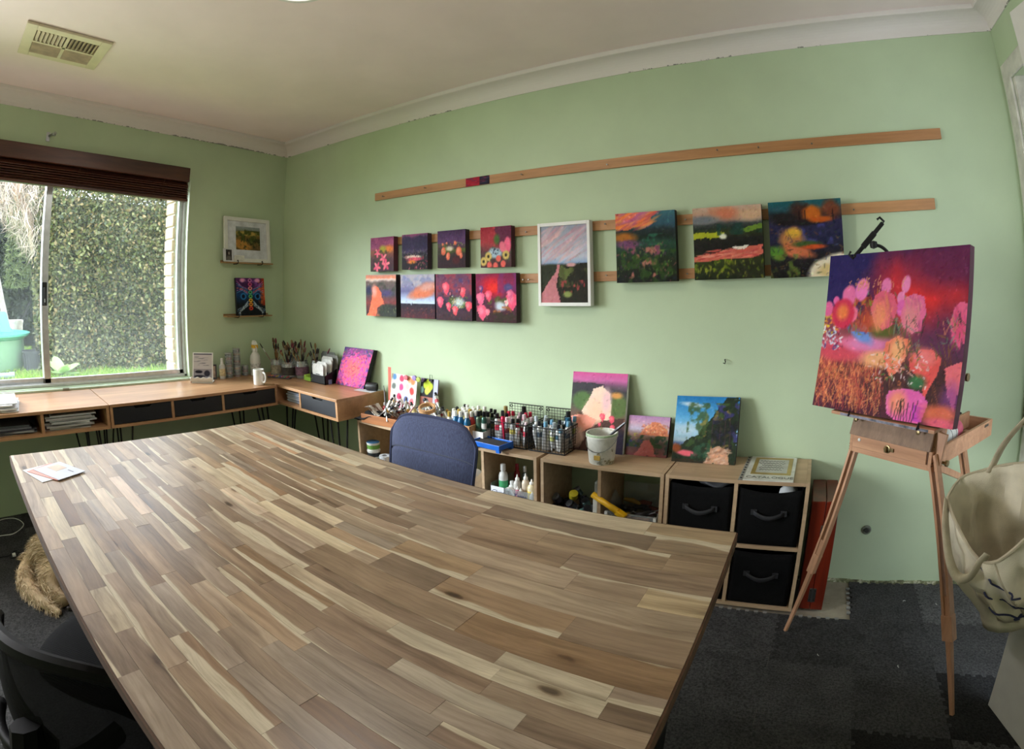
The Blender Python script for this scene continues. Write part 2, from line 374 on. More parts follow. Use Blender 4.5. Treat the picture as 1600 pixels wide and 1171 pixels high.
# interlocking carpet tiles, all sharing one mesh
t = NT('grey_carpet_pile'); tc = t.n('ShaderNodeTexCoord'); oi = t.n('ShaderNodeObjectInfo')
off = t.n('ShaderNodeVectorMath', operation='ADD'); t.l(tc, 3, off, 0); mm = t.n('ShaderNodeMath', operation='MULTIPLY'); mm.inputs[1].default_value = 19; t.l(oi, 'Random', mm, 0); t.l(mm, 0, off, 1)
n1 = t.noise(off, 120, 4, .75); n2 = t.noise(off, 9, 3, .6); n3 = t.noise(off, 420, 2, .6)
rr = t.ramp(n1, [(.36, (.45, .45, .45, 1)), (.62, (1.25, 1.25, 1.25, 1))]); r2 = t.ramp(n2, [(.35, (.82, .82, .82, 1)), (.65, (1.1, 1.1, 1.1, 1))])
a_ = t.mix(1, oi, rr, 'MULTIPLY'); b_ = t.mix(1, a_, r2, 'MULTIPLY'); t.l(b_, 0, t.p, 'Base Color'); t.p.inputs['Roughness'].default_value = .95
t.p.inputs['Specular IOR Level'].default_value = .1
ad = t.n('ShaderNodeMath', operation='ADD'); t.l(n1, 0, ad, 0); t.l(n3, 0, ad, 1); t.bump(ad, 1.0, .012)
carpet = t.m
TP = .29; NTE = 8
def teeth(k):  # offset profile along one edge
    pts = []
    for i in range(NTE):
        a = TP * i / NTE; c = TP * (i + .25) / NTE; d = TP * (i + .75) / NTE
        if i in (0, NTE - 1): pts += [(a, 0)]; continue
        pts += [(a, 0), (c, 0), (c + .003, .011), (d - .003, .011), (d, 0)]
    return pts
e = teeth(0)
outl = [(u, -v) for u, v in e] + [(TP - .0006 + v, u) for u, v in e] + [(u, TP - .0006 - v) for u, v in [(TP - a, b2) for a, b2 in e]][0:0]
top = [(u, TP - .0006 - v) for u, v in e]; left = [(v, u) for u, v in e]
outl = [(u, -v + .0006) for u, v in e] + [(TP - .0006, .0006)][0:0] + [(TP - .0006 + v, u) for u, v in e] + [(TP - .0006, TP - .0006)] + top[::-1] + left[::-1]
seen = []; 
for q in outl:
    if not seen or (abs(seen[-1][0] - q[0]) + abs(seen[-1][1] - q[1])) > 1e-5: seen.append(q)
tile0 = MB().prism(seen, 0, .010)
tme = None
X0, Y1 = .275 - 13 * TP, 1.905
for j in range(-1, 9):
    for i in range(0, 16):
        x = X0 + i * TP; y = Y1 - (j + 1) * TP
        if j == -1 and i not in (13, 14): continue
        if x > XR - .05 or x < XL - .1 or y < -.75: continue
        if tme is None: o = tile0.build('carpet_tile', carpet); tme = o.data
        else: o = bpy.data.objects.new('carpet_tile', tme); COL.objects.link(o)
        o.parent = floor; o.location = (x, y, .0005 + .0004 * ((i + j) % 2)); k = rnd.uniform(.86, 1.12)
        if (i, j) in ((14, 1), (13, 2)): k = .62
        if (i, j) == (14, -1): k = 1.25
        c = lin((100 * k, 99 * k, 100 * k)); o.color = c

# pale foam teeth along the outer edges of the tiling
foam = mat('foam_edge_grey', (150, 150, 148), .8)
def foam_edge(x, y, rz):
    m_ = MB(); pr = teeth(0)
    for i in range(1, NTE - 1): a = TP * (i + .27) / NTE; d = TP * (i + .73) / NTE; m_.box(a, d, -.002, .013, .001, .007)
    o = m_.build('foam_edge', foam, floor); o.location = (x, y, 0); o.rotation_euler = (0, 0, rz)
for i in range(9, 13): foam_edge(X0 + i * TP, Y1, 0)
foam_edge(X0 + 13 * TP, Y1, PI / 2); foam_edge(X0 + 15 * TP, Y1 + TP, -PI / 2)
# cove cornices
def cove(p0, p1, inward, name):
    p0 = Vector(p0); p1 = Vector(p1); iw = Vector(inward); prof = [(0, 2.309), (.004, 2.309), (.006, 2.318)]
    for k in range(9):
        a = k / 8 * PI / 2; prof.append((.080 - .074 * math.cos(a), 2.318 + .060 * math.sin(a)))
    prof += [(.081, 2.3785), (.0885, 2.3785), (.091, 2.382), (.092, 2.3995), (0, 2.3995)]
    n = len(prof); vs = [p + iw * d + Vector((0, 0, z)) for p in (p0, p1) for d, z in prof]
    fs = [(i, (i + 1) % n, (i + 1) % n + n, i + n) for i in range(n)] + [tuple(range(n)), tuple(range(2 * n - 1, n - 1, -1))]
    return struct(MB().add(vs, fs).build(name, cornice_mat))
t = NT('cornice_paint'); tc = t.n('ShaderNodeTexCoord'); sp = t.n('ShaderNodeSeparateXYZ'); t.l(tc, 3, sp, 0)
n1 = t.noise(tc, 26, 5, .75, vi=3); n0 = t.noise(tc, 1.6, 2, .5, vi=3)
lo = t.n('ShaderNodeMapRange'); lo.inputs[1].default_value = 2.330; lo.inputs[2].default_value = 2.312; t.l(sp, 2, lo, 0)
ml = t.n('ShaderNodeMath', operation='MULTIPLY'); t.l(n1, 0, ml, 0); t.l(lo, 0, ml, 1); ml2 = t.n('ShaderNodeMath', operation='MULTIPLY'); t.l(ml, 0, ml2, 0); t.l(n0, 0, ml2, 1)
st = t.ramp(ml2, [(.285, (0, 0, 0, 1)), (.30, (1, 1, 1, 1))]); mx = t.mix(st, (228, 219, 216), (140, 138, 132)); t.l(mx, 0, t.p, 'Base Color'); t.p.inputs['Roughness'].default_value = .6
cornice_mat = t.m
cove((XL, YB, 0), (XR, YB, 0), (0, -1, 0), 'trim_1'); cove((XL, YF, 0), (XL, YB, 0), (1, 0, 0), 'trim_2')
cove((XR, YB, 0), (XR, YF, 0), (-1, 0, 0), 'trim_3'); cove((XR, YF, 0), (XL, YF, 0), (0, 1, 0), 'trim_4')
# ragged strip along the foot of the back wall where the skirting was taken off
g = np.random.default_rng(3); b = MB(); x = XL
t = NT('rough_plaster_edge'); tc = t.n('ShaderNodeTexCoord'); n1 = t.noise(tc, 30, 5, .7, vi=3)
r_ = t.ramp(n1, [(.35, (70, 66, 48)), (.5, (128, 132, 96)), (.62, (206, 204, 180))]); t.l(r_, 0, t.p, 'Base Color'); t.p.inputs['Roughness'].default_value = .9
while x < XR:
    w_ = g.uniform(.02, .09); h0, h1 = g.uniform(.008, .02, 2); d0 = g.uniform(.006, .014)
    b.hexa([(x, YB - d0, 0), (x + w_, YB - d0, 0), (x + w_, YB, 0), (x, YB, 0)], [(x, YB - d0 * .6, h0), (x + w_, YB - d0 * .6, h1), (x + w_, YB, h1), (x, YB, h0)]); x += w_
struct(b.build('baseboard_back', t.m))

# ------------------------------------------------------------------ window in the left wall
alu = mat('brushed_aluminium', (205, 208, 210), .32, .85, var=.05, scale=30)
alu_w = mat('pale_aluminium', (214, 216, 218), .35, .35, var=.04, scale=30)
t = NT('window_glass'); tc = t.n('ShaderNodeTexCoord'); nz = t.noise(tc, 5, 5, .7, vi=3); sp = t.n('ShaderNodeSeparateXYZ'); t.l(tc, 3, sp, 0)
low = t.n('ShaderNodeMapRange'); low.inputs[1].default_value = 1.5; low.inputs[2].default_value = .74; low.inputs[3].default_value = .022; low.inputs[4].default_value = .06; t.l(sp, 2, low, 0)
ml = t.n('ShaderNodeMath', operation='MULTIPLY'); t.l(nz, 0, ml, 0); t.l(low, 0, ml, 1)
tr = t.n('ShaderNodeBsdfTransparent'); gl = t.n('ShaderNodeBsdfGlossy'); gl.inputs['Roughness'].default_value = .03; df = t.n('ShaderNodeBsdfTranslucent'); df.inputs[0].default_value = (.9, .92, .95, 1)
m1 = t.n('ShaderNodeMixShader'); fr = t.n('ShaderNodeFresnel'); fr.inputs[0].default_value = 1.12; t.l(fr, 0, m1, 0); t.l(tr, 0, m1, 1); t.l(gl, 0, m1, 2)
m2 = t.n('ShaderNodeMixShader'); t.l(ml, 0, m2, 0); t.l(m1, 0, m2, 1); t.l(df, 0, m2, 2); t.l(m2, 0, t.out, 0); glass_dirty = t.m
FX = XL - .10
window = thing('window_1', None, None, (0, 0, 0)); struct(window)
fr_ = MB().box(FX - .05, FX + .05, WY0, WY1, WZ0 - .004, WZ0 + .016).box(FX - .05, FX + .05, WY0, WY1, WZ1 - .035, WZ1)
fr_.box(FX - .05, FX + .05, WY1 - .020, WY1, WZ0, WZ1).box(FX - .05, FX + .05, WY0, WY0 + .036, WZ0, WZ1)
fr_.box(FX - .012, FX - .006, WY0, WY1, WZ0 + .012, WZ0 + .02).box(FX + .030, FX + .036, WY0, WY1, WZ0 + .012, WZ0 + .02)
fr_.build('window_frame', alu_w, window, bevel=.002)
def sash(y0, y1, x, nm):
    s_ = MB().box(x - .014, x + .014, y0, y0 + .042, WZ0 + .014, WZ1 - .03).box(x - .014, x + .014, y1 - .030, y1, WZ0 + .014, WZ1 - .03)
    s_.box(x - .014, x + .014, y0, y1, WZ0 + .014, WZ0 + .046).box(x - .014, x + .014, y0, y1, WZ1 - .07, WZ1 - .03)
    f_ = s_.build(nm, alu, window, bevel=.002)
    MB().box(x - .003, x + .003, y0 + .038, y1 - .038, WZ0 + .042, WZ1 - .06).build('pane', glass_dirty, f_); return f_
s1 = sash(.425, 1.388, FX + .016, 'sliding_sash')
sash(-.52, .452, FX - .018, 'fixed_sash'); sash(-1.27, -.50, FX + .016, 'sliding_sash')
lk = MB().box(FX + .030, FX + .046, .426, .458, 1.195, 1.33).box(FX + .040, FX + .060, .436, .448, 1.20, 1.30)
lk.build('window_latch', mat('black_plastic', (22, 22, 24), .35), window, bevel=.003)
MB().box(FX + .0605, FX + .0615, .439, .445, 1.215, 1.235).build('latch_slot', alu, window)
sill = MB().box(XL - .06, XL + .030, WY0 - .01, WY1 + .02, WZ0 - .030, WZ0 - .002)
sill.build('window_sill', mat('sill_paint', (206, 222, 196), .35, var=.05), window, bevel=.004)
b = MB().box(XL - .06, XL + .001, WY1 - .0015, WY1 + .0005, WZ0, WZ1); b.build('reveal_lining', mat('reveal_paint', (214, 228, 206), .45), window)
MB().box(XL + .028, XL + .034, .52, .56, WZ0 - .012, WZ0).build('sill_chip', mat('sill_wear', (150, 150, 130), .6), window)
# brick return seen outside the right-hand edge of the glass
bm_ = mat('cream_brick', (176, 150, 120), .8, var=.14, scale=30, bump=.4, bscale=90); mo = mat('mortar', (170, 158, 140), .9, bump=.4)
jamb = MB().box(XL - .40, XL - WT, WY1 - .012, WY1 + .3, 0, 2.3); jamb = jamb.build('brick_mortar', mo, wall_left)
z = .02; bme = None
while z < 2.25:
    dx = rnd.uniform(-.002, .003)
    if bme is None: o = MB().box(0, .165, -.006, .22, 0, .074).build('brick', bm_, wall_left, bevel=.004); bme = o.data
    else: o = bpy.data.objects.new('brick', bme); COL.objects.link(o); o.parent = wall_left; q = o.modifiers.new('bevel', 'BEVEL'); q.width = .004
    o.location = (XL - WT - .163, WY1 - .018 + dx, z); z += .086
# ------------------------------------------------------------------ door, ajar, on the right-hand wall
door = thing('door_1', None, None, (0, 0, 0)); struct(door)
fr_ = MB().box(XR - .012, XR, DY1, DY1 + .075, 0, DZ + .075).box(XR - .012, XR, DY0 - .075, DY0, 0, DZ + .075).box(XR - .012, XR, DY0, DY1, DZ, DZ + .075)
fr_.box(XR, XR + .11, DY1 - .025, DY1, 0, DZ).box(XR, XR + .11, DY0, DY0 + .025, 0, DZ)
fr_.build('door_frame', mat('trim_paint', (206, 202, 192), .45), door, bevel=.003)
MB().box(XR + .05, XR + .088, 1.46, DY1 - .026, .01, DZ - .003).build('closed_leaf', white_trim, door, bevel=.002)
hx, hy = XR - .014, .716; ex, ey = .705, 1.475
ang = math.atan2(ey - hy, ex - hx)
leaf = MB().box(0, math.hypot(ex - hx, ey - hy), -.0, -.038, .012, 2.04).build('door_leaf', mat('door_paint', (222, 220, 214), .42, var=.02), door, bevel=.0015)
leaf.location = (hx, hy, 0); leaf.rotation_euler = (0, 0, ang)
LL = math.hypot(ex - hx, ey - hy)
steel = mat('satin_steel', (165, 167, 170), .28, 1., var=.04)
hd = MB().lathe([(.026, 0), (.026, .006), (.012, .010), (.010, .042), (0, .042)], (0, 0, 0), 18, Matrix.Translation((LL - .055, 0, .955)) @ Matrix.Rotation(-PI / 2, 4, 'X'))
hd.tube(catmull([(LL - .055, .040, .955), (LL - .075, .048, .955), (LL - .13, .050, .953), (LL - .165, .046, .950)], 5), [.0105, .0105, .0105, .0105, .0105, .010, .010, .0095, .009, .009, .0085, .008, .008, .008, .007, .006], 10)
hd.build('door_handle', steel, leaf, smooth=True)
# ------------------------------------------------------------------ ceiling vent, ceiling lamp
cream = mat('cream_plastic', (226, 214, 186), .45, var=.03)
v = thing('ceiling_vent', 'cream square louvred air vent set in the ceiling near the window', 'vent', (-2.60, .288, ZC))
VX, VY, BW = .185, .205, .052
b = MB()
for (x0, x1, y0, y1) in ((-VX, VX, -VY, -VY + BW), (-VX, VX, VY - BW, VY), (-VX, -VX + BW, -VY + BW, VY - BW), (VX - BW, VX, -VY + BW, VY - BW)): b.box(x0, x1, y0, y1, -.014, 0)
b.build('vent_frame', cream, v, bevel=.003)
MB().box(-.008, .008, -VY + BW, VY - BW, -.013, -.002).box(-VX + BW, VX - BW, -.008, .008, -.013, -.002).build('cross_bar', cream, v)
MB().box(-VX + BW, VX - BW, -VY + BW, VY - BW, -.002, -.001).build('duct_opening', mat('duct_dark', (96, 84, 70), .9), v)
ix, iy = VX - BW, VY - BW
lv = mat('louvre_plastic', (214, 198, 168), .5)
for qx in (-1, 1):
    for qy in (-1, 1):
        if qx > 0:   # slats running away from the wall, spaced along it
            for k in range(7):
                y = qy * (.012 + (iy - .014) * (k + .5) / 7); c = Matrix.Translation((ix / 2 + .004, y, -.010)) @ Matrix.Rotation(.75 * qy, 4, 'X')
                MB().box(-ix / 2 + .006, ix / 2 - .006, -.009, .009, -.0008, .0008, c).build('louvre_slat', lv, v)
        else:
            for k in range(7):
                x = -.012 - (ix - .014) * (k + .5) / 7; c = Matrix.Translation((x, qy * (iy / 2 + .004), -.010)) @ Matrix.Rotation(-.75, 4, 'Y')
                MB().box(-.009, .009, -iy / 2 + .006, iy / 2 - .006, -.0008, .0008, c).build('louvre_slat', lv, v)
lp = thing('ceiling_lamp', 'round white flush lamp on the ceiling above the wooden table', 'lamp', (LAMP[0], LAMP[1], ZC))
MB().lathe([(.145, 0), (.15, -.02), (.142, -.034), (.128, -.034), (.128, -.02)], n=32).build('lamp_ring', white_trim, lp, smooth=True)
t = NT('lamp_diffuser'); em = t.n('ShaderNodeEmission'); em.inputs[0].default_value = (1, .96, .9, 1); em.inputs[1].default_value = 3.0; t.l(em, 0, t.out, 0)
MB().lathe([(.127, -.026), (0, -.028)], n=32).build('lamp_diffuser', t.m, lp, smooth=True)
# ------------------------------------------------------------------ venetian blind, drawn up
walnut = wood('dark_walnut_stain', (98, 58, 42), (58, 30, 24), .35, axis=1, scale=4, stretch=10)
bl = thing('venetian_blind', 'dark brown timber venetian blind pulled up over the window', 'blind', (XL, .05, 1.885))
MB().box(.004, .062, -1.36, 1.322, .118, .212).build('pelmet', walnut, bl, bevel=.005)
MB().box(.0, .010, -1.36, 1.322, .095, .12).build('headrail', walnut, bl)
for k in range(7):
    z = .018 + k * .0142; M_ = Matrix.Translation((.034, 0, z)) @ Matrix.Rotation(.62 + rnd.uniform(-.05, .05), 4, 'Y') @ Matrix.Rotation(rnd.uniform(-.0012, .0012), 4, 'X')
    MB().box(-.024, .024, -1.35, 1.318, -.0022, .0022, M_).build('slat', walnut, bl)
MB().box(.010, .060, -1.35, 1.318, -.012, .004).build('bottom_rail', walnut, bl, bevel=.003)
cordm = mat('blind_cord', (70, 44, 36), .7)
for y in (-.95, -.35, .55, 1.13):
    pts = [(.064, y + .008 * math.sin(i * 2.1), .115 - i * .013) for i in range(10)]; MB().tube(pts, .0016, 5).build('ladder_cord', cordm, bl)
    MB().lathe([(.006, -.022), (.006, -.012), (0, -.010)], (.035, y, 0), 8).build('cord_button', cordm, bl)
cb = thing('curtain_bracket', 'small silver curtain rod bracket left high on the wall', 'bracket', (XL, .386, 2.165))
MB().box(0, .004, -.012, .012, -.028, .028).build('back_plate', steel, cb, bevel=.001)
MB().cyl((.004, .006, .006), (.05, .02, .006), .007, n=10).build('arm', steel, cb); MB().lathe([(.014, 0), (.014, .012), (0, .013)], (.05, .026, .0), 12).build('cup', steel, cb)
MB().tube(arc((.05, .026, .01), (.065, .03, .03), (.05, .045, .012)), .003, 6).build('screw', steel, cb)
# wall outlet stub, little hook
o = thing('wall_socket', 'small round cable outlet low on the green wall beside the easel', 'outlet', (.314, YB, .262), rot=(PI / 2, 0, 0))
MB().lathe([(.021, 0), (.021, .006), (.016, .008), (.013, .004), (0, .004)], n=20).build('outer_ring', mat('grey_plastic', (120, 128, 112), .5), o, smooth=True)
MB().lathe([(.010, .003), (.010, .012), (0, .012)], n=14).build('plug_core', mat('dark_core', (50, 52, 46), .5), o)
hk = thing('wall_hook', 'tiny black hook in the bare green wall above the blue landscape', 'hook', (-.361, YB, 1.008))
MB().tube([(0, 0, .0), (0, -.012, .0), (.004, -.018, -.006), (.002, -.016, -.016), (-.006, -.014, -.013)], .0022, 6).build('bent_wire', mat('black_metal', (24, 24, 25), .4, .6), hk)
# ------------------------------------------------------------------ the big table of glued acacia strips
TZ, TT = .75, .032
t = NT('acacia_strip'); tc = t.n('ShaderNodeTexCoord'); oi = t.n('ShaderNodeObjectInfo')
off = t.n('ShaderNodeVectorMath', operation='ADD'); t.l(tc, 3, off, 0); mm = t.n('ShaderNodeMath', operation='MULTIPLY'); mm.inputs[1].default_value = 53.; t.l(oi, 'Random', mm, 0); t.l(mm, 0, off, 1)
mp = t.n('ShaderNodeMapping'); mp.inputs['Scale'].default_value = (1.5, 26, 26); t.l(off, 0, mp, 0)
wav = t.noise(off, 4, 2, .5)                                   # bends the grain
vm = t.n('ShaderNodeVectorMath', operation='MULTIPLY_ADD'); vm.inputs[1].default_value = (0, .9, .9); t.l(wav, 1, vm, 0); t.l(mp, 0, vm, 2)
g1 = t.noise(vm, 1.3, 5, .62, dist=.5); g2 = t.noise(vm, 5.5, 4, .7); g3 = t.noise(off, 4.5, 3, .6)
gr = t.ramp(g1, [(.27, (.42, .37, .34, 1)), (.40, (.78, .74, .72, 1)), (.56, (1.04, 1.03, 1.02, 1)), (.78, (1.22, 1.20, 1.16, 1))])
bs = t.mix(1., oi, gr, 'MULTIPLY'); fine = t.ramp(g2, [(.30, (.72, .69, .66, 1)), (.58, (1.06, 1.06, 1.06, 1))]); bs = t.mix(.75, bs, fine, 'MULTIPLY')
cl = t.ramp(g3, [(.35, (.86, .85, .84, 1)), (.65, (1.08, 1.07, 1.06, 1))]); bs = t.mix(1., bs, cl, 'MULTIPLY')
# pale sapwood along one long edge: how wide comes from the strip's alpha
at = t.n('ShaderNodeVertexColor', layer_name='across'); sp = t.n('ShaderNodeSeparateColor'); t.l(at, 0, sp, 0)
nw = t.noise(off, 3.2, 3, .5); ws = t.n('ShaderNodeMath', operation='MULTIPLY_ADD'); ws.inputs[1].default_value = 1.5; ws.inputs[2].default_value = -.75; t.l(nw, 0, ws, 0)
su = t.n('ShaderNodeMath', operation='ADD'); t.l(sp, 0, su, 0); t.l(ws, 0, su, 1)
df = t.n('ShaderNodeMath', operation='SUBTRACT'); t.l(oi, 'Alpha', df, 0); t.l(su, 0, df, 1)
sr = t.ramp(df, [(.0, (0, 0, 0, 1)), (.07, (1, 1, 1, 1))]); sap = t.mix(1., (196, 182, 157), fine, 'MULTIPLY'); 
bs = t.mix(sr, bs, sap)
# knots
vo = t.n('ShaderNodeTexVoronoi'); vo.inputs['Scale'].default_value = 1.; kp = t.n('ShaderNodeMapping'); kp.inputs['Scale'].default_value = (5, 13, 13); t.l(off, 0, kp, 0)
kn = t.noise(off, 30, 3, .6); kadd = t.n('ShaderNodeVectorMath', operation='MULTIPLY_ADD'); kadd.inputs[1].default_value = (.10, .10, .10); t.l(kn, 1, kadd, 0); t.l(kp, 0, kadd, 2); t.l(kadd, 0, vo, 0)
kr = t.ramp(vo, [(.05, (.20, .16, .14, 1)), (.09, (.42, .36, .32, 1)), (.12, (.75, .70, .66, 1)), (.24, (1, 1, 1, 1))]); 
vs_ = t.n('ShaderNodeSeparateColor'); t.l(vo, 1, vs_, 0); kg = t.ramp(vs_, [(.60, (0, 0, 0, 1)), (.62, (1, 1, 1, 1))])
bs = t.mix(kg, bs, t.mix(1., bs, kr, 'MULTIPLY')); t.l(bs, 0, t.p, 'Base Color')
rg = t.ramp(g2, [(.3, (.30, .30, .30, 1)), (.7, (.40, .40, .40, 1))]); t.l(rg, 0, t.p, 'Roughness'); t.bump(g2, .10, .0015)
acacia = t.m
table = thing('work_table', 'big table with a patchwork top of glued acacia wood strips', 'table', (-1.1, .64, 0))
T0 = Vector((-1.1, .64, 0))
cTL, cBL, cBR, cTR = (-2.062, .100), (-2.030, 1.206), (-.138, 1.160), (-.122, .118)   # near-left, far-left, far-right, near-right
def tab(u, v): return tuple((1 - u) * ((1 - v) * a + v * b2) + u * ((1 - v) * d + v * c) for a, b2, c, d in zip(cTL, cBL, cBR, cTR))
NR = 29; LX, LY = 1.905, 1.05
def u_of(x): return (x + 2.048) / 1.92
CRM = (196, 181, 154)
fixed = {1: [(-1.60, -1.305, CRM, 0), (-1.05, -.887, CRM, 0)], 2: [(-1.634, -1.372, (120, 92, 68), 0), (-1.372, -1.095, CRM, 0)], 3: [(-.82, -.54, (150, 122, 94), .62)],
         4: [(-1.3, -1.0, (150, 124, 98), 0)], 5: [(-1.60, -1.346, (204, 184, 160), 0), (-.55, -.25, (126, 98, 74), 0)], 7: [(-1.675, -1.352, (204, 180, 158), 0)], 9: [(-1.45, -1.178, (158, 130, 102), .6), (-.518, -.293, (176, 164, 146), 0)],
         11: [(-.59, -.378, (202, 190, 166), 0), (-.378, -.205, (190, 178, 154), .4)], 12: [(-.395, -.209, (196, 184, 160), 0)], 10: [(-1.05, -.72, (150, 124, 96), .45)],
         14: [(-1.402, -1.176, (206, 186, 162), 0)], 15: [(-1.404, -1.25, (176, 152, 126), .5), (-1.25, -.86, (208, 192, 162), 0)], 17: [(-1.62, -1.25, (160, 130, 102), .3)],
         21: [(-1.3, -1.0, (156, 128, 100), .35)], 24: [(-1.9, -1.55, (186, 150, 120), .5)], 26: [(-1.7, -1.3, (198, 170, 140), .55)], 27: []}
plank_rnd = random.Random(21)
tones = [(156, 136, 115), (148, 127, 107), (163, 144, 123), (140, 119, 99), (168, 149, 127), (152, 134, 117), (160, 136, 111), (134, 113, 94), (162, 146, 129)]
def plank(u0, u1, k0, k1, col, al):
    v0, v1 = k0 / NR, k1 / NR; g_ = .0002
    P = [tab(u0, v0), tab(u1, v0), tab(u1, v1), tab(u0, v1)]; cx = sum(p[0] for p in P) / 4; cy = sum(p[1] for p in P) / 4
    Q = [(p[0] - cx - math.copysign(g_, p[0] - cx), p[1] - cy - math.copysign(g_, p[1] - cy)) for p in P]
    zt = plank_rnd.uniform(-.0003, .0003)
    m_ = MB().hexa([(q[0], q[1], -TT) for q in Q], [(q[0], q[1], zt) for q in Q])
    o = m_.build('plank', acacia, table); o.location = (cx - T0.x, cy - T0.y, TZ)
    ca = o.data.color_attributes.new('across', 'FLOAT_COLOR', 'POINT'); fl = plank_rnd.random() < .5
    for i, vv in enumerate((0, 0, 1, 1, 0, 0, 1, 1)):
        w_ = vv if not fl else 1 - vv; ca.data[i].color = (w_, w_, w_, 1)
    c = lin(col); o.color = (c[0], c[1], c[2], al)
def fill(a, b2, k0, k1, lo=.10, hi=.21):
    x = a; cuts = []
    while x < b2 - 1e-6:
        L = plank_rnd.uniform(lo, hi)
        if b2 - (x + L) < .06: L = b2 - x
        c = plank_rnd.choice(tones); q = plank_rnd.uniform(.92, 1.08); al = 0.
        r_ = plank_rnd.random()
        if r_ < .26: al = plank_rnd.uniform(.03, .34)
        elif r_ < .31: c = (186, 170, 145)
        cuts.append((x, min(b2, x + L), k0, k1, tuple(min(255, z * q) for z in c), al)); x += L
    return cuts
wide = {}      # pairs of rows that run on as one broad strip towards the right end
for k in range(13, 28, 2):
    wide[k] = wide[k + 1] = plank_rnd.uniform(.56, .70)
wide_fixed = {19: [(-.254, -.10, (184, 164, 132), .16)], 17: [(-.93, -.59, (166, 140, 110), .20)], 15: [(-.62, -.34, (150, 124, 98), .12)], 21: [(-.72, -.45, (152, 128, 104), 0)], 23: [(-.55, -.25, (160, 136, 110), .10)], 27: [(-.34, -.10, (170, 146, 116), .10)], 13: [(-.50, -.10, (146, 118, 90), 0)]}
for k in range(NR):
    u_end = wide.get(k, 1.); u = 0.; cuts = []
    for a, b2, c, al in sorted(fixed.get(k, [])):
        u0, u1 = u_of(a), min(u_of(b2), u_end)
        if u1 <= u0: continue
        if u0 > u + .02: cuts += fill(u, u0, k, k + 1)
        else: u0 = max(u, min(u0, u)) if u0 > u else u
        cuts.append((u0, u1, k, k + 1, c, al)); u = u1
    if u < u_end - 1e-6: cuts += fill(u, u_end, k, k + 1)
    if k in wide and k % 2 == 1:
        u = u_end
        for a, b2, c, al in wide_fixed.get(k, []):
            u0, u1 = max(u, u_of(a)), min(1., u_of(b2))
            if u0 > u + .02: cuts += fill(u, u0, k, k + 2, .13, .24)
            else: u0 = u
            cuts.append((u0, u1, k, k + 2, c, al)); u = u1
        if u < 1 - 1e-6: cuts += fill(u, 1., k, k + 2, .13, .24)
    for c in cuts:
        if c[1] - c[0] > .004: plank(*c)
eb_ = wood('table_edge_shade', (104, 72, 48), (66, 44, 30), .85, axis=0, scale=4)  # thin strips round the tabletop sides: shade on the end grain, painted as dark wood
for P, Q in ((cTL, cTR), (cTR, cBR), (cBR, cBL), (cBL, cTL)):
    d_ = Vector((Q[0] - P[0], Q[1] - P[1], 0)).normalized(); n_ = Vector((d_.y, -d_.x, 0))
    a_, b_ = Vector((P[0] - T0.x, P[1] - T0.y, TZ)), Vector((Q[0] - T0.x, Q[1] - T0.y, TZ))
    MB().hexa([a_ + Vector((0, 0, -TT - .001)), a_ + n_ * .004 + Vector((0, 0, -TT - .001)), b_ + n_ * .004 + Vector((0, 0, -TT - .001)), b_ + Vector((0, 0, -TT - .001))], [a_ + Vector((0, 0, -.001)), a_ + n_ * .004 + Vector((0, 0, -.001)), b_ + n_ * .004 + Vector((0, 0, -.001)), b_ + Vector((0, 0, -.001))]).build('edge_shade_band', eb_, table)
bk = mat('black_powder_coat', (20, 20, 22), .5, .2)
lb = MB()
for x in (-.26, -1.82):
    lb = MB().box(x - .03 - T0.x, x + .03 - T0.x, .22 - T0.y, 1.06 - T0.y, TZ - TT - .045, TZ - TT - .0005); lb.build('leg_frame', bk, table)
    for y in (.25, 1.04): MB().box(x - .03 - T0.x, x + .03 - T0.x, y - .03 - T0.y, y + .03 - T0.y, .012, TZ - TT - .045).build('leg', bk, table)
MB().box(-.235 - T0.x, -.215 - T0.x, .30 - T0.y, 1.0 - T0.y, .10, .70).build('end_panel', bk, table)
for x, y in ((-.812, .150), (-.70, .142)):
    MB().box(x - .012 - T0.x, x + .012 - T0.x, y - T0.y, y + .05 - T0.y, TZ - TT - .022, TZ - TT - .001).build('metal_bracket', steel, table)
# slip of papers at the left end of the table
paper = mat('printed_paper', (206, 206, 210), .6, var=.05)
pc = Vector((-1.815, .222, TZ + .001))
for i, (dx, dy, rz, w_, h_, col, lab) in enumerate(((-.004, -.030, .30, .15, .10, (206, 208, 214), 'white flyer lowest in the loose pile on the wooden table'), (.0, -.006, .55, .15, .10, (222, 150, 140), 'pink edged flyer second up in the loose pile on the table'), (.004, .012, .42, .15, .105, (196, 200, 212), 'pale grey printed flyer on top of the loose pile on the table'))):
    o = thing('flyer', lab, 'paper', (pc.x + dx, pc.y + dy, pc.z + .0016 * i), rz, 'flyers on the wooden table')
    MB().box(-w_ / 2, w_ / 2, -h_ / 2, h_ / 2, 0, .0014).build('sheet', mat('flyer_%d' % i, col, .55, var=.04), o)
    if i == 2:
        MB().box(-.055, .0, -.012, .032, .0015, .0018).build('printed_block', mat('print_tint', (206, 186, 170), .6), o); MB().box(.02, .05, .02, .024, .0015, .0018).build('printed_line', mat('print_grey', (110, 112, 124), .6), o)

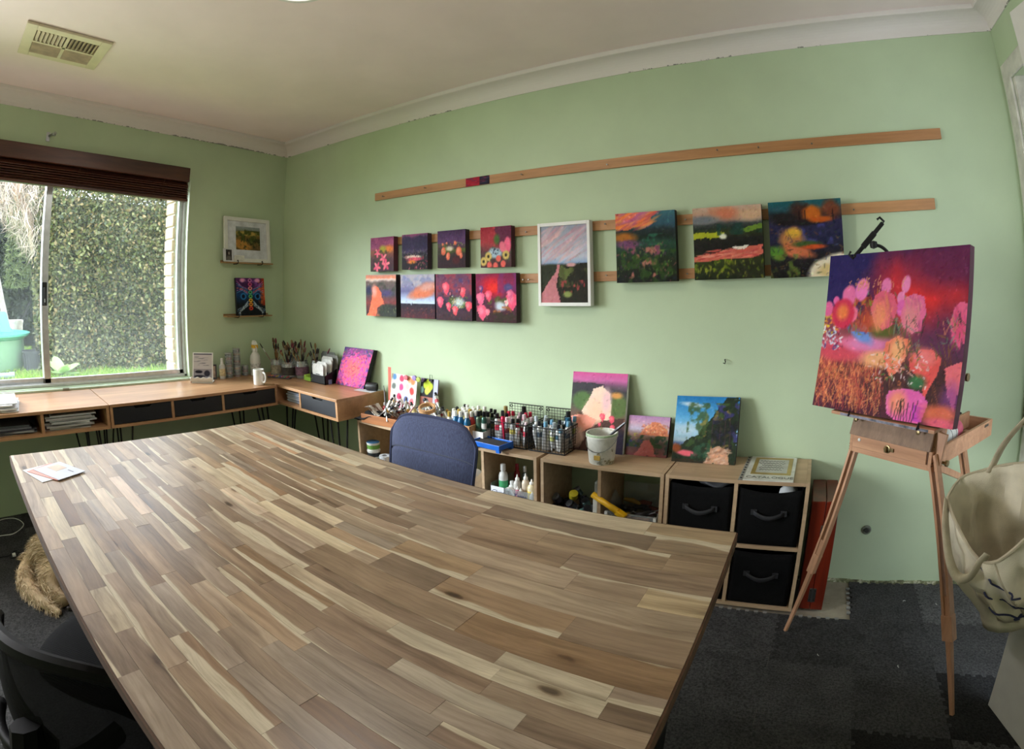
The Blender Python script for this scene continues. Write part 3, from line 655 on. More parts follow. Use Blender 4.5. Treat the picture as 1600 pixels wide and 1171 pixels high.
# ------------------------------------------------------------------ hairpin desks round the corner
oak = wood('oak_desk_top', (196, 152, 112), (160, 116, 82), .36, axis=1, scale=2.2, stretch=9)
oakx = wood('oak_desk_top_x', (196, 152, 112), (160, 116, 82), .36, axis=0, scale=2.2, stretch=9)
oake = wood('oak_desk_edge', (178, 138, 102), (142, 106, 76), .45, axis=1, scale=3, stretch=8)
black_front = mat('black_drawer_front', (20, 20, 27), .55, var=.12, scale=60)
DT = .71; DH = .128; PT = .016
def hairpin(parent, x, y, dirx, diry):
    z1 = DT - DH
    for (ax, ay) in ((dirx, 0), (0, diry)):
        MB().tube([(x, y, z1), (x + ax * .05, y + ay * .05, z1 - .02)][0:0] + [(x + ax * .055 * 0, y, z1), (x + dirx * -.02, y + diry * -.02, .012), (x + dirx * -.02 + ax * .012, y + diry * -.02 + ay * .012, .012), (x + ax * .075, y + ay * .075, z1)], .0055, 8).build('hairpin_leg', bk, parent)
def desk_unit(name, label, L, depth, bays, M_, right_open=False):
    """box desk in local coordinates: x along the front (0..L), y back (0..depth), top at DT"""
    r = thing(name, label, 'desk', M_.translation, 0, 'hairpin desks'); r.rotation_euler = M_.to_euler()
    MB().box(0, L, 0, depth, DT - PT, DT).build('desk_top', oakx, r, bevel=.001)
    MB().box(0, L, .004, depth, DT - DH, DT - DH + PT).build('bottom_panel', oakx, r)
    MB().box(0, PT, .003, depth, DT - DH + PT, DT - PT).build('side_panel', oakx, r); MB().box(L - PT, L, .003, depth, DT - DH + PT, DT - PT).build('side_panel', oakx, r)
    MB().box(PT, L - PT, depth - .01, depth, DT - DH + PT, DT - PT).build('back_panel', oakx, r)
    n = len(bays); xs = [b_[0] for b_ in bays] + [L]
    for i, (x0, kind) in enumerate(bays):
        x1 = xs[i + 1]
        if i > 0: MB().box(x0 - PT / 2, x0 + PT / 2, .004, depth - .01, DT - DH + PT, DT - PT).build('divider', oakx, r)
        a = x0 + (PT if i == 0 else PT / 2) + .002; b2 = x1 - (PT if i == n - 1 else PT / 2) - .002
        if kind == 'drawer':
            z0, z1 = DT - DH + PT + .003, DT - PT - .003; c = (a + b2) / 2; w_ = .055
            pts = [(a, z0), (b2, z0), (b2, z1), (c + w_, z1), (c + w_ - .012, z1 - .014), (c - w_ + .012, z1 - .014), (c - w_, z1), (a, z1)]
            d = MB().prism(pts, 0, .014, Matrix(((1, 0, 0, 0), (0, 0, 1, .006), (0, 1, 0, 0), (0, 0, 0, 1)))).build('drawer', black_front, r, bevel=.001)
            MB().box(c - .045, c + .045, .022, .028, z1 - .03, z1 - .001).build('finger_recess', mat('recess_black', (8, 8, 9), .8), d)
    for (x, y, dx, dy) in ((.06, .05, 1, 1), (L - .06, .05, -1, 1), (.06, depth - .05, 1, -1), (L - .06, depth - .05, -1, -1)): hairpin(r, x, y, dx, dy)
    return r
RL = Matrix.Rotation(PI / 2, 4, 'Z')    # front faces +x: local x -> +y, local y -> -x
def mat_at(x, y, rot): return Matrix.Translation((x, y, 0)) @ rot
desk_a = desk_unit('hairpin_desk', 'oak hairpin desk under the window with open bays stuffed with papers', 1.20, .50, [(0, 'open'), (.42, 'open'), (.835, 'open')], mat_at(-2.895, -.513, RL))
desk_b = desk_unit('hairpin_desk', 'oak hairpin desk under the window with three black drawers', 1.105, .50, [(0, 'drawer'), (.375, 'drawer'), (.708, 'drawer')], mat_at(-2.895, .692, RL))
desk_c = desk_unit('hairpin_desk', 'oak hairpin desk in the corner with one open cubby and one black drawer', .655, .385, [(0, 'open'), (.285, 'drawer')], mat_at(-2.958, 1.815, Matrix.Identity(4)))
corner = MB().box(-3.385, -2.962, 1.80, 2.205, DT - PT, DT - .0005)
tag(corner.build('corner_top', oakx), 'square oak worktop filling the corner between the two hairpin desks', 'worktop')
# bay contents
ORD = ['lowest', 'second lowest', 'third lowest', 'fourth lowest', 'fifth lowest', 'sixth lowest', 'seventh lowest', 'eighth lowest', 'ninth lowest', 'tenth lowest']
def sheets(name, label, cx, cy, z, n, w_, d_, cols, grp, rz=0., spread=.02, th=.004, cat='paper', seed=1):
    q = random.Random(seed)
    for i in range(n):
        o = thing(name, '%s %s in %s' % (ORD[i] if i < n - 1 else 'topmost', label[0], label[1]), cat, (cx + q.uniform(-spread, spread), cy + q.uniform(-spread, spread), z), rz + q.uniform(-.14, .14), grp)
        h = th * q.uniform(.7, 1.6); MB().box(-w_ / 2, w_ / 2, -d_ / 2, d_ / 2, 0, h).build('sheaf', mat('paper_%d_%d_%d' % cols[i % len(cols)], cols[i % len(cols)], .6, var=.05), o); z += h + .0004
    return z
zb = DT - DH + PT + .0005
sheets('paper_sheaf', ('loose grey paper sheaf', 'the crammed open bay next to the drawers'), -3.035, .475, zb, 9, .22, .25, [(190, 190, 190), (214, 214, 212), (172, 170, 168), (226, 226, 224)], 'papers crammed in the open desk bay', spread=.016, th=.0075, seed=4)
sheets('paper_sheaf', ('dark paper sheaf', 'the far left open bay of the window desk'), -3.06, .14, zb, 5, .24, .27, [(96, 98, 104), (150, 150, 152), (52, 52, 60), (120, 120, 126)], 'papers in the left desk bay', spread=.02, th=.006, seed=5)
sheets('notebook', ('blue grey notebook', 'the stack in the corner desk cubby'), -2.80, 2.0, zb, 10, .19, .26, [(168, 178, 200), (196, 204, 220), (140, 152, 182), (210, 212, 222)], 'notebooks in the corner cubby', spread=.006, th=.0055, cat='notebook', seed=6)
z = sheets('paper_sheaf', ('bright white sheaf', 'the messy pile on the window desk'), -3.06, .035, DT + .0006, 7, .26, .34, [(236, 238, 242), (222, 224, 230), (240, 240, 242)], 'white papers on the window desk', spread=.02, th=.0045, seed=8)
# ------------------------------------------------------------------ things on the desks
whitep = mat('white_plastic', (228, 226, 220), .35, var=.03)
clearp = None
t = NT('clear_plastic'); tr = t.n('ShaderNodeBsdfTransparent'); tr.inputs[0].default_value = (.93, .95, .96, 1); gl = t.n('ShaderNodeBsdfGlossy'); gl.inputs['Roughness'].default_value = .12
df = t.n('ShaderNodeBsdfDiffuse'); df.inputs[0].default_value = (.75, .78, .8, 1); m1 = t.n('ShaderNodeMixShader'); m1.inputs[0].default_value = .5; t.l(gl, 0, m1, 1); t.l(df, 0, m1, 2)
m2 = t.n('ShaderNodeMixShader'); m2.inputs[0].default_value = .30; t.l(tr, 0, m2, 1); t.l(m1, 0, m2, 2); t.l(m2, 0, t.out, 0); clearp = t.m
dark_ink = mat('dark_ink', (34, 34, 40), .6)
# mug
o = thing('mug', 'plain white ceramic mug alone near the front of the corner desk', 'mug', (-2.985, 1.715, DT), .75)
cer = mat('white_ceramic', (236, 234, 228), .18, var=.02)
MB().lathe([(0, .001), (.034, .001), (.0365, .006), (.0365, .098), (.0345, .100), (.033, .097), (.033, .008), (0, .007)], n=28).build('mug_body', cer, o, smooth=True)
MB().tube(catmull([(.036 * .8, -.036 * .6, .082), (.052, -.039, .080), (.060, -.045, .055), (.052, -.039, .026), (.036 * .8, -.036 * .6, .020)], 5), .0052, 8).build('handle', cer, o, smooth=True)
# brochure holder
o = thing('brochure_stand', 'white slanted stand holding a printed brochure at the window end of the corner', 'stand', (-3.27, 1.435, DT), .95)
back = Matrix.Rotation(-.32, 4, 'X')
MB().box(-.072, .072, 0, .004, 0, .195, back).build('back_plate', whitep, o)
MB().box(-.072, .072, -.045, .06, 0, .004).build('stand_base', whitep, o)
c_ = Can(40, 54, 5, (188, 180, 178)); c_.put((c_.Y > .62) * .6, (120, 112, 118)); c_.strokes(26, (.15, .75, .12, .5), [(150, 146, 148), (120, 118, 124)], .3, .02, 0, .02); c_.ell(.75, .78, .16, .12, (58, 54, 62)); c_.ell(.3, .72, .2, .06, (44, 42, 50)); c_.ell(.35, .9, .3, .06, (60, 56, 62)); c_.put((c_.Y < .06) * .9, (80, 78, 90))
fm_ = lambda a, d: tuple(back @ Vector((-.064 + .128 * a, -.0015, .188 - .170 * d)))
c_.face('brochure', fm_, o)
fl_ = MB()
n = 14
def lipf(a, d): return tuple(Vector((-.076 + .152 * a, -.040 - .010 * d, .0 + .038 * d + .004 * math.sin(a * 23) * d)))
MB().grid(lipf, 22, 4).build('scalloped_lip', whitep, o, smooth=True, solid=.003)
MB().box(-.074, -.070, -.045, .05, 0, .035).build('side_cheek', mat('pinkish_card', (176, 128, 112), .6), o)
o = thing('postcard', 'small dark bordered card propped behind the slanted brochure stand', 'card', (-3.335, 1.535, DT), 1.0)
MB().box(-.036, .036, 0, .003, 0, .10, Matrix.Rotation(-.2, 4, 'X')).build('card', mat('card_dark', (52, 46, 48), .5), o); MB().box(-.027, .027, -.0008, 0, .012, .088, Matrix.Rotation(-.2, 4, 'X')).build('card_picture', mat('card_tan', (160, 132, 110), .5, var=.3, scale=60), o)
o = thing('mist_bottle', 'slim white mist bottle standing before the clear stacking pots', 'bottle', (-3.318, 1.612, DT), 0)
MB().lathe([(0, 0), (.021, .001), (.022, .004), (.022, .085), (.018, .095), (.010, .100)], n=18).build('bottle_body', mat('milky_plastic', (206, 204, 196), .3), o, smooth=True)
MB().lathe([(.011, .098), (.011, .112), (.009, .114), (.009, .138), (.0, .139)], n=14).build('spray_cap', whitep, o, smooth=True)
MB().lathe([(.0224, .02), (.0224, .07)], n=18).build('paper_label', mat('label_cream', (216, 196, 150), .6, var=.2, scale=60), o)
def stack(name, label, x, y, n, r):
    for i in range(n):
        o = thing(name, '%s clear screw-top pot in the %s' % (ORD[i] if i < n - 1 else 'topmost', label), 'pot', (x, y, DT + i * .0245), 0, 'clear screw-top pots')
        MB().lathe([(0, 0), (r, .0005), (r, .017)], n=18).build('pot_body', clearp, o, smooth=True)
        MB().lathe([(r + .001, .0165), (r + .001, .0235), (r - .002, .0243), (0, .0243)], n=18).build('pot_lid', mat('grey_lid', (150, 152, 150), .3, var=.1), o, smooth=True)
        MB().lathe([(0, .002), (r - .003, .002), (r - .003, .011 + .003 * (i % 3)), (0, .011 + .003 * (i % 3))], n=12).build('pot_contents', colmat('pot_stuff', .7), o).color = lin([(160, 120, 120), (120, 124, 130), (176, 150, 130), (110, 110, 120)][(i + n) % 4])
stack('stacking_pot', 'shorter of the two tall columns', -3.335, 1.675, 7, .026)
stack('stacking_pot', 'tallest column near the spray bottle', -3.345, 1.745, 8, .027)
stack('stacking_pot', 'low column beside the spray bottle', -3.355, 1.815, 3, .025)
o = thing('spray_bottle', 'white trigger spray bottle with a yellow nozzle collar', 'bottle', (-3.32, 1.885, DT), 0)
MB().lathe([(0, 0), (.038, .001), (.040, .008), (.040, .115), (.037, .138), (.026, .155), (.019, .163), (.019, .172)], n=22, sx=.8).build('bottle_body', whitep, o, smooth=True)
MB().lathe([(.019, .17), (.021, .172), (.021, .192), (.016, .194)], n=16).build('collar', whitep, o, smooth=True)
MB().box(-.017, .018, -.020, .020, .190, .214).build('yellow_nozzle', mat('yellow_plastic', (226, 176, 40), .35), o, bevel=.003)
MB().hexa([(-.016, -.019, .214), (.018, -.019, .214), (.018, .019, .214), (-.016, .019, .214)], [(-.014, -.012, .246), (.010, -.012, .238), (.010, .012, .238), (-.014, .012, .246)]).build('spray_head', whitep, o, bevel=.003)
MB().tube(arc((.016, 0, .205), (.034, 0, .195), (.030, 0, .165)), .004, 6).build('trigger', whitep, o)
MB().lathe([(.0404, .02), (.0404, .085)], n=22, sx=.8).build('label', mat('spray_label', (206, 204, 200), .5, var=.3, scale=70), o)
# jars and brushes
jar_mats = [clearp, mat('amber_gunk', (96, 84, 62), .4, var=.3), mat('tin_grey', (120, 120, 122), .35, .5), clearp]
brush_handles = [(26, 24, 24), (96, 62, 40), (160, 122, 74), (70, 26, 30), (30, 34, 60), (120, 84, 54)]
cm_g = colmat('object_gloss', .3); cm_m = colmat('object_matte', .65); cm_met = colmat('object_metal', .28, .85)
jars = [(-3.215, 2.005, .046, .115, 'squat glass jar of brushes nearest the spray bottle', 0, (150, 140, 120)), (-3.105, 2.03, .050, .108, 'wide dark labelled glass jar of brushes behind the mug', 1, (60, 54, 50)),
        (-3.02, 2.09, .048, .12, 'pink smeared jar of brushes in the corner', 0, (118, 84, 104)), (-2.935, 2.155, .040, .13, 'tall glass brush jar nearest the letter organiser', 0, (90, 96, 92)), (-3.17, 2.13, .044, .125, 'glass brush jar at the very back of the desk corner', 0, (120, 116, 110))]
bc = 0
for ji, (x, y, r, h, lab, mk, lc) in enumerate(jars):
    o = thing('brush_jar', lab, 'jar', (x, y, DT), 0, 'brush jars in the corner')
    MB().lathe([(0, 0), (r, .001), (r, h * .82), (r * .86, h * .9), (r * .88, h), (r * .84, h), (r * .80, h * .9), (r * .93, h * .8), (r * .93, .006), (0, .006)], n=22).build('jar_glass', clearp, o, smooth=True)
    MB().lathe([(r + .0006, h * .18), (r + .0006, h * .68)], n=22).build('jar_label', mat('jar_label_%d' % ji, lc, .6, var=.3, scale=50), o)
    for k in range(11):
        a = rnd.uniform(0, 2 * PI); q = rnd.uniform(.15, .62); rr = r * .62
        bx, by = x - rr * math.cos(a) * .7, y - rr * math.sin(a) * .7; L = rnd.uniform(.18, .265); tilt = q * .80
        dx, dy = math.cos(a) * math.sin(tilt), math.sin(a) * math.sin(tilt); dz = math.cos(tilt)
        if y + dy * L > 2.19: dy = -abs(dy) * .4
        if x + dx * L < -3.40: dx = abs(dx)
        if bc == 4: dx, dy, dz, L = -.50, -.30, .81, .26
        if ji == 3 and k == 0: dx, dy, dz, L = .62, .0, .78, .27
        D_ = Vector((dx, dy, dz)).normalized(); p0 = Vector((bx, by, DT + .009))
        hc = brush_handles[rnd.randrange(6)]; kind = rnd.random()
        o = thing('paint_brush', 'paint brush standing bristles up in the ' + ('squat jar nearest the spray bottle', 'wide dark jar behind the mug', 'pink smeared jar', 'tall jar nearest the organiser', 'jar at the very back corner')[ji], 'brush', p0, 0, 'brushes in desk jar %d' % (ji + 1)); bc += 1
        z_ = Vector((0, 0, 0))
        hnd = MB().tube([z_, D_ * L * .3, D_ * L * .70], [.0022, .0042, .0032], 6).build('brush_handle', cm_g, o, smooth=True); hnd.color = lin(hc)
        fr_ = MB().tube([D_ * L * .70, D_ * L * .83], [.0032, .0042], 6).build('ferrule', cm_met, o, smooth=True); fr_.color = lin((170, 168, 160) if kind < .7 else (186, 140, 80))
        w_ = .0048 if kind < .6 else .009
        br = MB().tube([D_ * L * .83, D_ * L * .90, D_ * L * .97, D_ * L], [.0042, w_, w_ * .8, .001], 7).build('bristles', cm_m, o, smooth=True); br.color = lin([(34, 30, 28), (90, 66, 46), (140, 110, 70), (26, 26, 30), (120, 50, 60)][rnd.randrange(5)])
# sticky notes, pencils box
o = thing('sticky_notes', 'curling lime green sticky notes beside the brush jars', 'notes', (-2.885, 2.075, DT), .3)
for i in range(4):
    MB().grid(lambda a, d, i=i: (-.045 + .09 * a + .003 * i, -.038 + .076 * d - .002 * i, .004 + .006 * i + .016 * (a - .5) ** 2 * (2 + i)), 8, 4).build('note', mat('lime_paper', (170, 205, 78), .6, var=.05), o, smooth=True, solid=.0006)
o = thing('pencil_tin', 'thin flat tin of coloured pencils lying at the foot of the brush jars', 'tin', (-3.11, 1.955, DT), .45)
MB().box(-.09, .09, -.02, .02, 0, .010).build('tin_tray', mat('tin_dark', (80, 76, 78), .4, .4), o, bevel=.002)
for k, c in enumerate([(206, 92, 110), (222, 140, 90), (150, 90, 150), (236, 196, 90), (120, 140, 200), (214, 110, 150), (110, 170, 120), (200, 80, 80)]):
    q = MB().cyl((-.082 + k * .0215, -.017, .0125), (-.082 + k * .0215, .017, .0125), .0042, n=6).build('pencil', cm_m, o); q.color = lin(c)
# letter organiser
o = thing('letter_organiser', 'black stepped desk organiser stuffed with cards and papers', 'organiser', (-2.785, 2.10, DT), 0)
MB().box(-.075, .085, -.055, -.050, 0, .055).build('front_panel', bk, o); MB().box(-.075, .085, .060, .065, 0, .10).build('back_panel', bk, o); MB().box(-.075, .085, -.055, .065, 0, .004).build('tray_base', bk, o)
for sx in (-.075, .080): MB().hexa([(sx, -.055, 0), (sx + .005, -.055, 0), (sx + .005, .065, 0), (sx, .065, 0)], [(sx, -.055, .055), (sx + .005, -.055, .055), (sx + .005, .065, .10), (sx, .065, .10)]).build('side_panel', bk, o)
for x in (-.02, .03): MB().box(-.075, .085, x, x + .004, 0, .075).build('divider', bk, o)
k_ = 0
for (x, w_, y, h, rx, col, nm, lab) in ((-.010, .125, -.044, .120, .05, (232, 230, 226), 'card', 'front white card with small print in the black desk organiser'), (.012, .110, -.034, .135, .10, (226, 224, 220), 'card', 'second white card in the black desk organiser'), (.03, .10, -.006, .150, .12, (212, 212, 206), 'card', 'grey white card midway in the black desk organiser'),
                                       (.0, .13, .012, .165, .16, (196, 194, 186), 'envelope', 'cream envelope leaning in the black desk organiser'), (.02, .14, .042, .175, .10, (120, 118, 112), 'booklet', 'grey booklet in the rear slot of the black organiser'), (-.02, .15, .052, .19, .06, (86, 90, 80), 'folder', 'dark green folder sticking up at the back of the organiser')):
    q = thing(nm, lab, 'paper', (-2.785 + x, 2.10 + y, DT + .005), 0, rot=(-rx, 0, .04 * (k_ % 3 - 1))); k_ += 1
    MB().prism([(-w_ / 2, 0), (w_ / 2, 0), (w_ / 2, h * .88), (w_ / 2 - .012, h), (-w_ / 2 + .016, h), (-w_ / 2, h * .9)], 0, .0022, Matrix(((1, 0, 0, 0), (0, 0, 1, 0), (0, 1, 0, 0), (0, 0, 0, 1)))).build('sheet', mat('org_paper_%d' % k_, col, .6, var=.08, scale=40), q)
    if k_ < 3:
        MB().box(-.022, .022, -.0006, .0, h * .42, h * .46).build('print_line', dark_ink, q); MB().box(-.03, -.005, -.0006, 0, h * .16, h * .34).build('print_block', mat('print_mid', (120, 120, 124), .6, var=.4, scale=80), q)
o = thing('paint_swatch_box', 'little orange and blue card box beside the pink mandala canvas', 'box', (-2.722, 2.085, DT), .1)
MB().box(-.028, .0, -.014, .014, 0, .032).build('orange_half', mat('orange_card', (222, 150, 84), .6), o, bevel=.001); MB().box(.0005, .024, -.014, .014, 0, .030).build('blue_half', mat('blue_card', (130, 150, 190), .6), o, bevel=.001)
o = thing('lens_cap_tube', 'short black camera lens lying at the end of the corner desk', 'lens', (-2.352, 2.135, DT + .026), 0, rot=(0, 0, .5))
MB().lathe([(.020, -.035), (.024, -.03), (.024, .0), (.026, .004), (.026, .034), (.021, .036), (.018, .028), (0, .026)], n=20, M=Matrix.Rotation(PI / 2, 4, 'Y')).build('lens_barrel', mat('rubber_black', (26, 26, 27), .45), o, smooth=True)
o = thing('loose_sheet', 'white sheet of paper under the black lens at the desk end', 'paper', (-2.385, 2.13, DT + .0006), .15)
MB().box(-.07, .07, -.05, .05, 0, .0009).build('sheet', paper, o)

# ------------------------------------------------------------------ cube shelves along the back wall
ply = wood('pale_shelf_laminate', (196, 168, 136), (170, 142, 112), .5, axis=0, scale=2.4, stretch=10)
SZ = .585; ST = .015; SY0, SY1 = 1.925, 2.205
def shelf(label, x0, x1, cols, rz=0.):
    r = thing('cube_shelf', label, 'shelf', (x0, SY0, 0), rz, 'cube shelves along the back wall'); w_ = x1 - x0; d = SY1 - SY0
    MB().box(ST, w_ - ST, 0, d, SZ - ST, SZ).build('top_panel', ply, r, bevel=.0008); MB().box(ST, w_ - ST, 0, d, .012, .012 + ST).build('bottom_panel', ply, r, bevel=.0008)
    for x in (0, w_ - ST): MB().box(x, x + ST, 0, d, .012, SZ).build('side_panel', ply, r, bevel=.0008)
    for i in range(1, cols): x = w_ * i / cols; MB().box(x - ST / 2, x + ST / 2, .002, d, .012 + ST, SZ - ST).build('upright', ply, r, bevel=.0008)
    for i in range(cols): MB().box(w_ * i / cols + ST * (1 if i == 0 else .5), w_ * (i + 1) / cols - ST * (1 if i == cols - 1 else .5), .002, d, .292, .292 + ST).build('mid_shelf', ply, r, bevel=.0008)
    return r
shelf('pale wood cube shelf on the left crowded with paint tubes on top', -2.262, -1.108, 4)
shelf('pale wood open cube shelf in the middle under the white bucket', -1.088, -.536, 2)
shelf('pale wood cube shelf on the right filled with black fabric bins', -.530, .036, 2)
# black fabric bins
fab = mat('black_fabric', (13, 13, 14), .95, var=.2, scale=90, bump=.4, bscale=400, spec=.15)
def bin_(label, x0, x1, z0, z1, sag):
    r = thing('fabric_bin', label, 'bin', ((x0 + x1) / 2, SY0, z0), 0, 'black fabric bins'); w_ = (x1 - x0) / 2; h = z1 - z0
    def fr(a, d): return (-w_ + 2 * w_ * a, .012 - .010 * math.sin(PI * a) * math.sin(PI * min(1, d * 1.1)), h * d - sag * math.sin(PI * a) * d * d)
    MB().grid(fr, 14, 9).build('front_panel', fab, r, smooth=True, solid=.004)
    for s in (-1, 1): MB().box(s * w_ - .002, s * w_ + .002, .012, .25, 0, h).build('side_panel', fab, r)
    MB().box(-w_, w_, .248, .252, 0, h).build('back_panel', fab, r); MB().box(-w_, w_, .012, .25, 0, .004).build('bin_base', fab, r)
    hz = h * .60
    for s in (-1, 1): MB().box(s * .058 - .012, s * .058 + .012, -.002, .004, hz - .011, hz + .011).build('handle_patch', mat('black_webbing', (34, 34, 38), .8, bump=.3), r)
    MB().grid(lambda a, d: (-.058 + .116 * a, -.004 - .014 * math.sin(PI * a), hz - .016 * math.sin(PI * a) + .018 * (d - .5)), 10, 3).build('strap_handle', MATS['black_webbing'], r, smooth=True, solid=.003)
    return r
xa, xb, xc = -.530 + ST, -.247, .036 - ST
bin_('black fabric bin in the upper left cube of the right shelf', xa + .006, xb - .012, .309, .552, .012)
bin_('black fabric bin in the upper right cube below the catalogue', xb + .014, xc - .010, .309, .552, .018)
bin_('black fabric bin in the lower left cube behind the table corner', xa + .006, xb - .012, .029, .276, .006)
bin_('black fabric bin in the lower right cube beside the red case', xb + .014, xc - .010, .029, .276, .008)
o = thing('rolled_cloth', 'white cloth corner poking out of the top right fabric bin', 'cloth', (-.045, 2.0, .50), .3)
MB().lathe([(0, -.02), (.030, 0), (.026, .03), (.012, .048), (0, .05)], n=12, sx=1.4).build('cloth_fold', mat('white_cloth', (220, 222, 224), .8), o, smooth=True)
o = thing('plastic_bag', 'grey crumpled plastic bag showing over the left fabric bin', 'bag', (-.34, 2.02, .515), 0)
g = np.random.default_rng(5)
MB().grid(lambda a, d: ((.07 + .012 * math.sin(9 * a * PI) * d) * math.cos(2 * PI * a) * math.sin(PI * (d * .9 + .05)), .05 * math.sin(2 * PI * a) * math.sin(PI * (d * .9 + .05)), .045 * d + .006 * math.sin(7 * a * PI)), 20, 6, True).build('crumpled_film', mat('grey_film', (96, 96, 100), .3), o, smooth=True)
# red case
rw = wood('red_lacquered_wood', (122, 40, 20), (84, 24, 14), .3, axis=2, scale=3, stretch=12)
o = thing('wooden_case', 'upright red lacquered wooden case between shelf and easel leg', 'case', (.108, 1.955, 0), 0)
MB().box(-.056, -.001, 0, .235, .012, .50).build('case_half', rw, o, bevel=.003); MB().box(.001, .050, 0, .235, .012, .50).build('case_half', rw, o, bevel=.003)
MB().box(-.014, .014, -.003, .0, .05, .115).build('steel_hinge', steel, o, bevel=.001); MB().cyl((0, -.003, .05), (0, -.003, .115), .003, n=8).build('hinge_pin', steel, o)
MB().box(-.010, .010, -.003, .0, .36, .40).build('latch', steel, o, bevel=.001)
for z in (.06, .105):
    for x in (-.009, .009): MB().lathe([(.0024, 0), (0, .0014)], (0, 0, 0), 8, Matrix.Translation((x, -.003, z)) @ Matrix.Rotation(PI / 2, 4, 'X')).build('screw', bk, o)

# ------------------------------------------------------------------ on the left shelf: tubes, crate, baskets
def tube_of_paint(label, group, p0, dirv, L=.13, w_=.02, body=(206, 206, 204), cap=(30, 30, 32), band=None, name='paint_tube', roll=0.):
    """flat-crimped tube: crimp at p0, cap at the end of dirv"""
    r = thing(name, label, 'paint tube', p0, 0, group); D_ = Vector(dirv).normalized(); up = Vector((0, 0, 1)); a = D_.cross(up)
    if a.length < .05: a = D_.cross(Vector((0, 1, 0)))
    a.normalize(); a = Matrix.Rotation(roll, 3, D_) @ a; b = D_.cross(a)
    def sec(s, rw, rh): return [D_ * s + a * (rw * math.cos(2 * PI * k / 10)) + b * (rh * math.sin(2 * PI * k / 10)) for k in range(10)]
    rings = [sec(0, w_ * .62, .0012), sec(L * .06, w_ * .62, .0012), sec(L * .35, w_ * .56, w_ * .30), sec(L * .74, w_ * .5, w_ * .46), sec(L * .80, w_ * .42, w_ * .40), sec(L * .83, w_ * .2, w_ * .2)]
    vs = [v for q in rings for v in q]; fs = [(i * 10 + k, i * 10 + (k + 1) % 10, (i + 1) * 10 + (k + 1) % 10, (i + 1) * 10 + k) for i in range(5) for k in range(10)] + [tuple(range(9, -1, -1))]
    t_ = MB().add(vs, fs).build('tube_body', colmat('tube_metal', .3, .45), r, smooth=True); t_.color = lin(body)
    c_ = MB().tube([D_ * L * .83, D_ * L * .845, D_ * L * .99, D_ * L], [w_ * .30, w_ * .34, w_ * .30, w_ * .24], 10).build('tube_cap', cm_g, r, smooth=True); c_.color = lin(cap)
    if band:
        rg = [sec(L * .44, w_ * .555, w_ * .352), sec(L * .62, w_ * .535, w_ * .415)]; vs = [v for q in rg for v in q]
        b_ = MB().add(vs, [(k, (k + 1) % 10, 10 + (k + 1) % 10, 10 + k) for k in range(10)]).build('colour_band', cm_m, r, smooth=True); b_.color = lin(band)
    return r
def bottle(label, group, loc, r, h, body, cap, name='paint_bottle', neck=.45, nozzle=False, m=None, rz=0, lab=None):
    o = thing(name, label, 'bottle', loc, rz, group)
    q = MB().lathe([(0, 0), (r * .96, .001), (r, .004), (r, h * .62), (r * .8, h * .72), (r * neck, h * .76), (r * neck, h * .80)], n=16).build('bottle_body', m or cm_g, o, smooth=True); q.color = lin(body)
    pr_ = [(r * .55, h * .79), (r * .58, h * .80), (r * .55, h * .98), (0, h)] if not nozzle else [(r * .55, h * .78), (r * .55, h * .85), (r * .28, h * .88), (r * .12, h), (0, h)]
    c = MB().lathe(pr_, n=14).build('bottle_cap', cm_g, o, smooth=True); c.color = lin(cap)
    if lab: q = MB().lathe([(r + .0006, h * .15), (r + .0006, h * .5)], n=16).build('label', cm_m, o); q.color = lin(lab)
    return o
R = rnd.uniform
# wooden palette box at the far left with a black cloth
bx = thing('paint_box', 'shallow orange brown wooden box of messy tubes at the left shelf end', 'box', (-2.06, 1.985, SZ), .10)
bw = wood('orange_box_wood', (188, 122, 70), (146, 88, 48), .5, axis=0, scale=4)
for (x0, x1, y0, y1, z0, z1) in ((-.15, .15, -.065, -.057, 0, .05), (-.15, .15, .117, .125, 0, .05), (-.15, -.142, -.057, .117, 0, .05), (.142, .15, -.057, .117, 0, .05), (-.142, .142, -.057, .117, 0, .006)): MB().box(x0, x1, y0, y1, z0, z1).build('box_side', bw, bx, bevel=.001)
cl = thing('black_cloth', 'crumpled black cloth hanging over the left end of the shelf', 'cloth', (-2.17, 1.95, SZ), .2)
g = np.random.default_rng(2); ph = g.uniform(0, 6, 6)
MB().grid(lambda a, d: (-.085 + .20 * a, -.045 + .12 * d, .006 + .050 * math.sin(PI * a) ** .7 * (.5 + .5 * math.sin(PI * d)) + .010 * math.sin(11 * a + ph[0]) * math.sin(7 * d + ph[1])), 20, 12).build('folded_cloth', mat('black_cotton', (20, 20, 22), .9), cl, smooth=True, solid=.004)
cl = thing('grey_rag', 'paint smeared white and brown rag draped on the orange brown box', 'cloth', (-2.10, 1.99, SZ + .05), .1)
c_ = Can(40, 30, 3, (196, 192, 184)); c_.patch(.5, 5, (96, 70, 54), .9); c_.patch(.6, 8, (40, 36, 36), .8); c_.patch(.62, 7, (230, 228, 224), .9)
rag = c_.face('rag_folds', lambda a, d: (-.10 + .21 * a, -.05 + .12 * (1 - d), 0), cl)
for v_ in rag.data.vertices: v_.co.z = .014 + .020 * math.sin(14 * v_.co.x * 3 + 1) * math.sin(30 * v_.co.y) + .020 * math.sin(9 * v_.co.x * 5) + R(-.003, .003)
q = rag.modifiers.new('solid', 'SOLIDIFY'); q.thickness = .003
gp = 'messy tubes in the orange brown box'
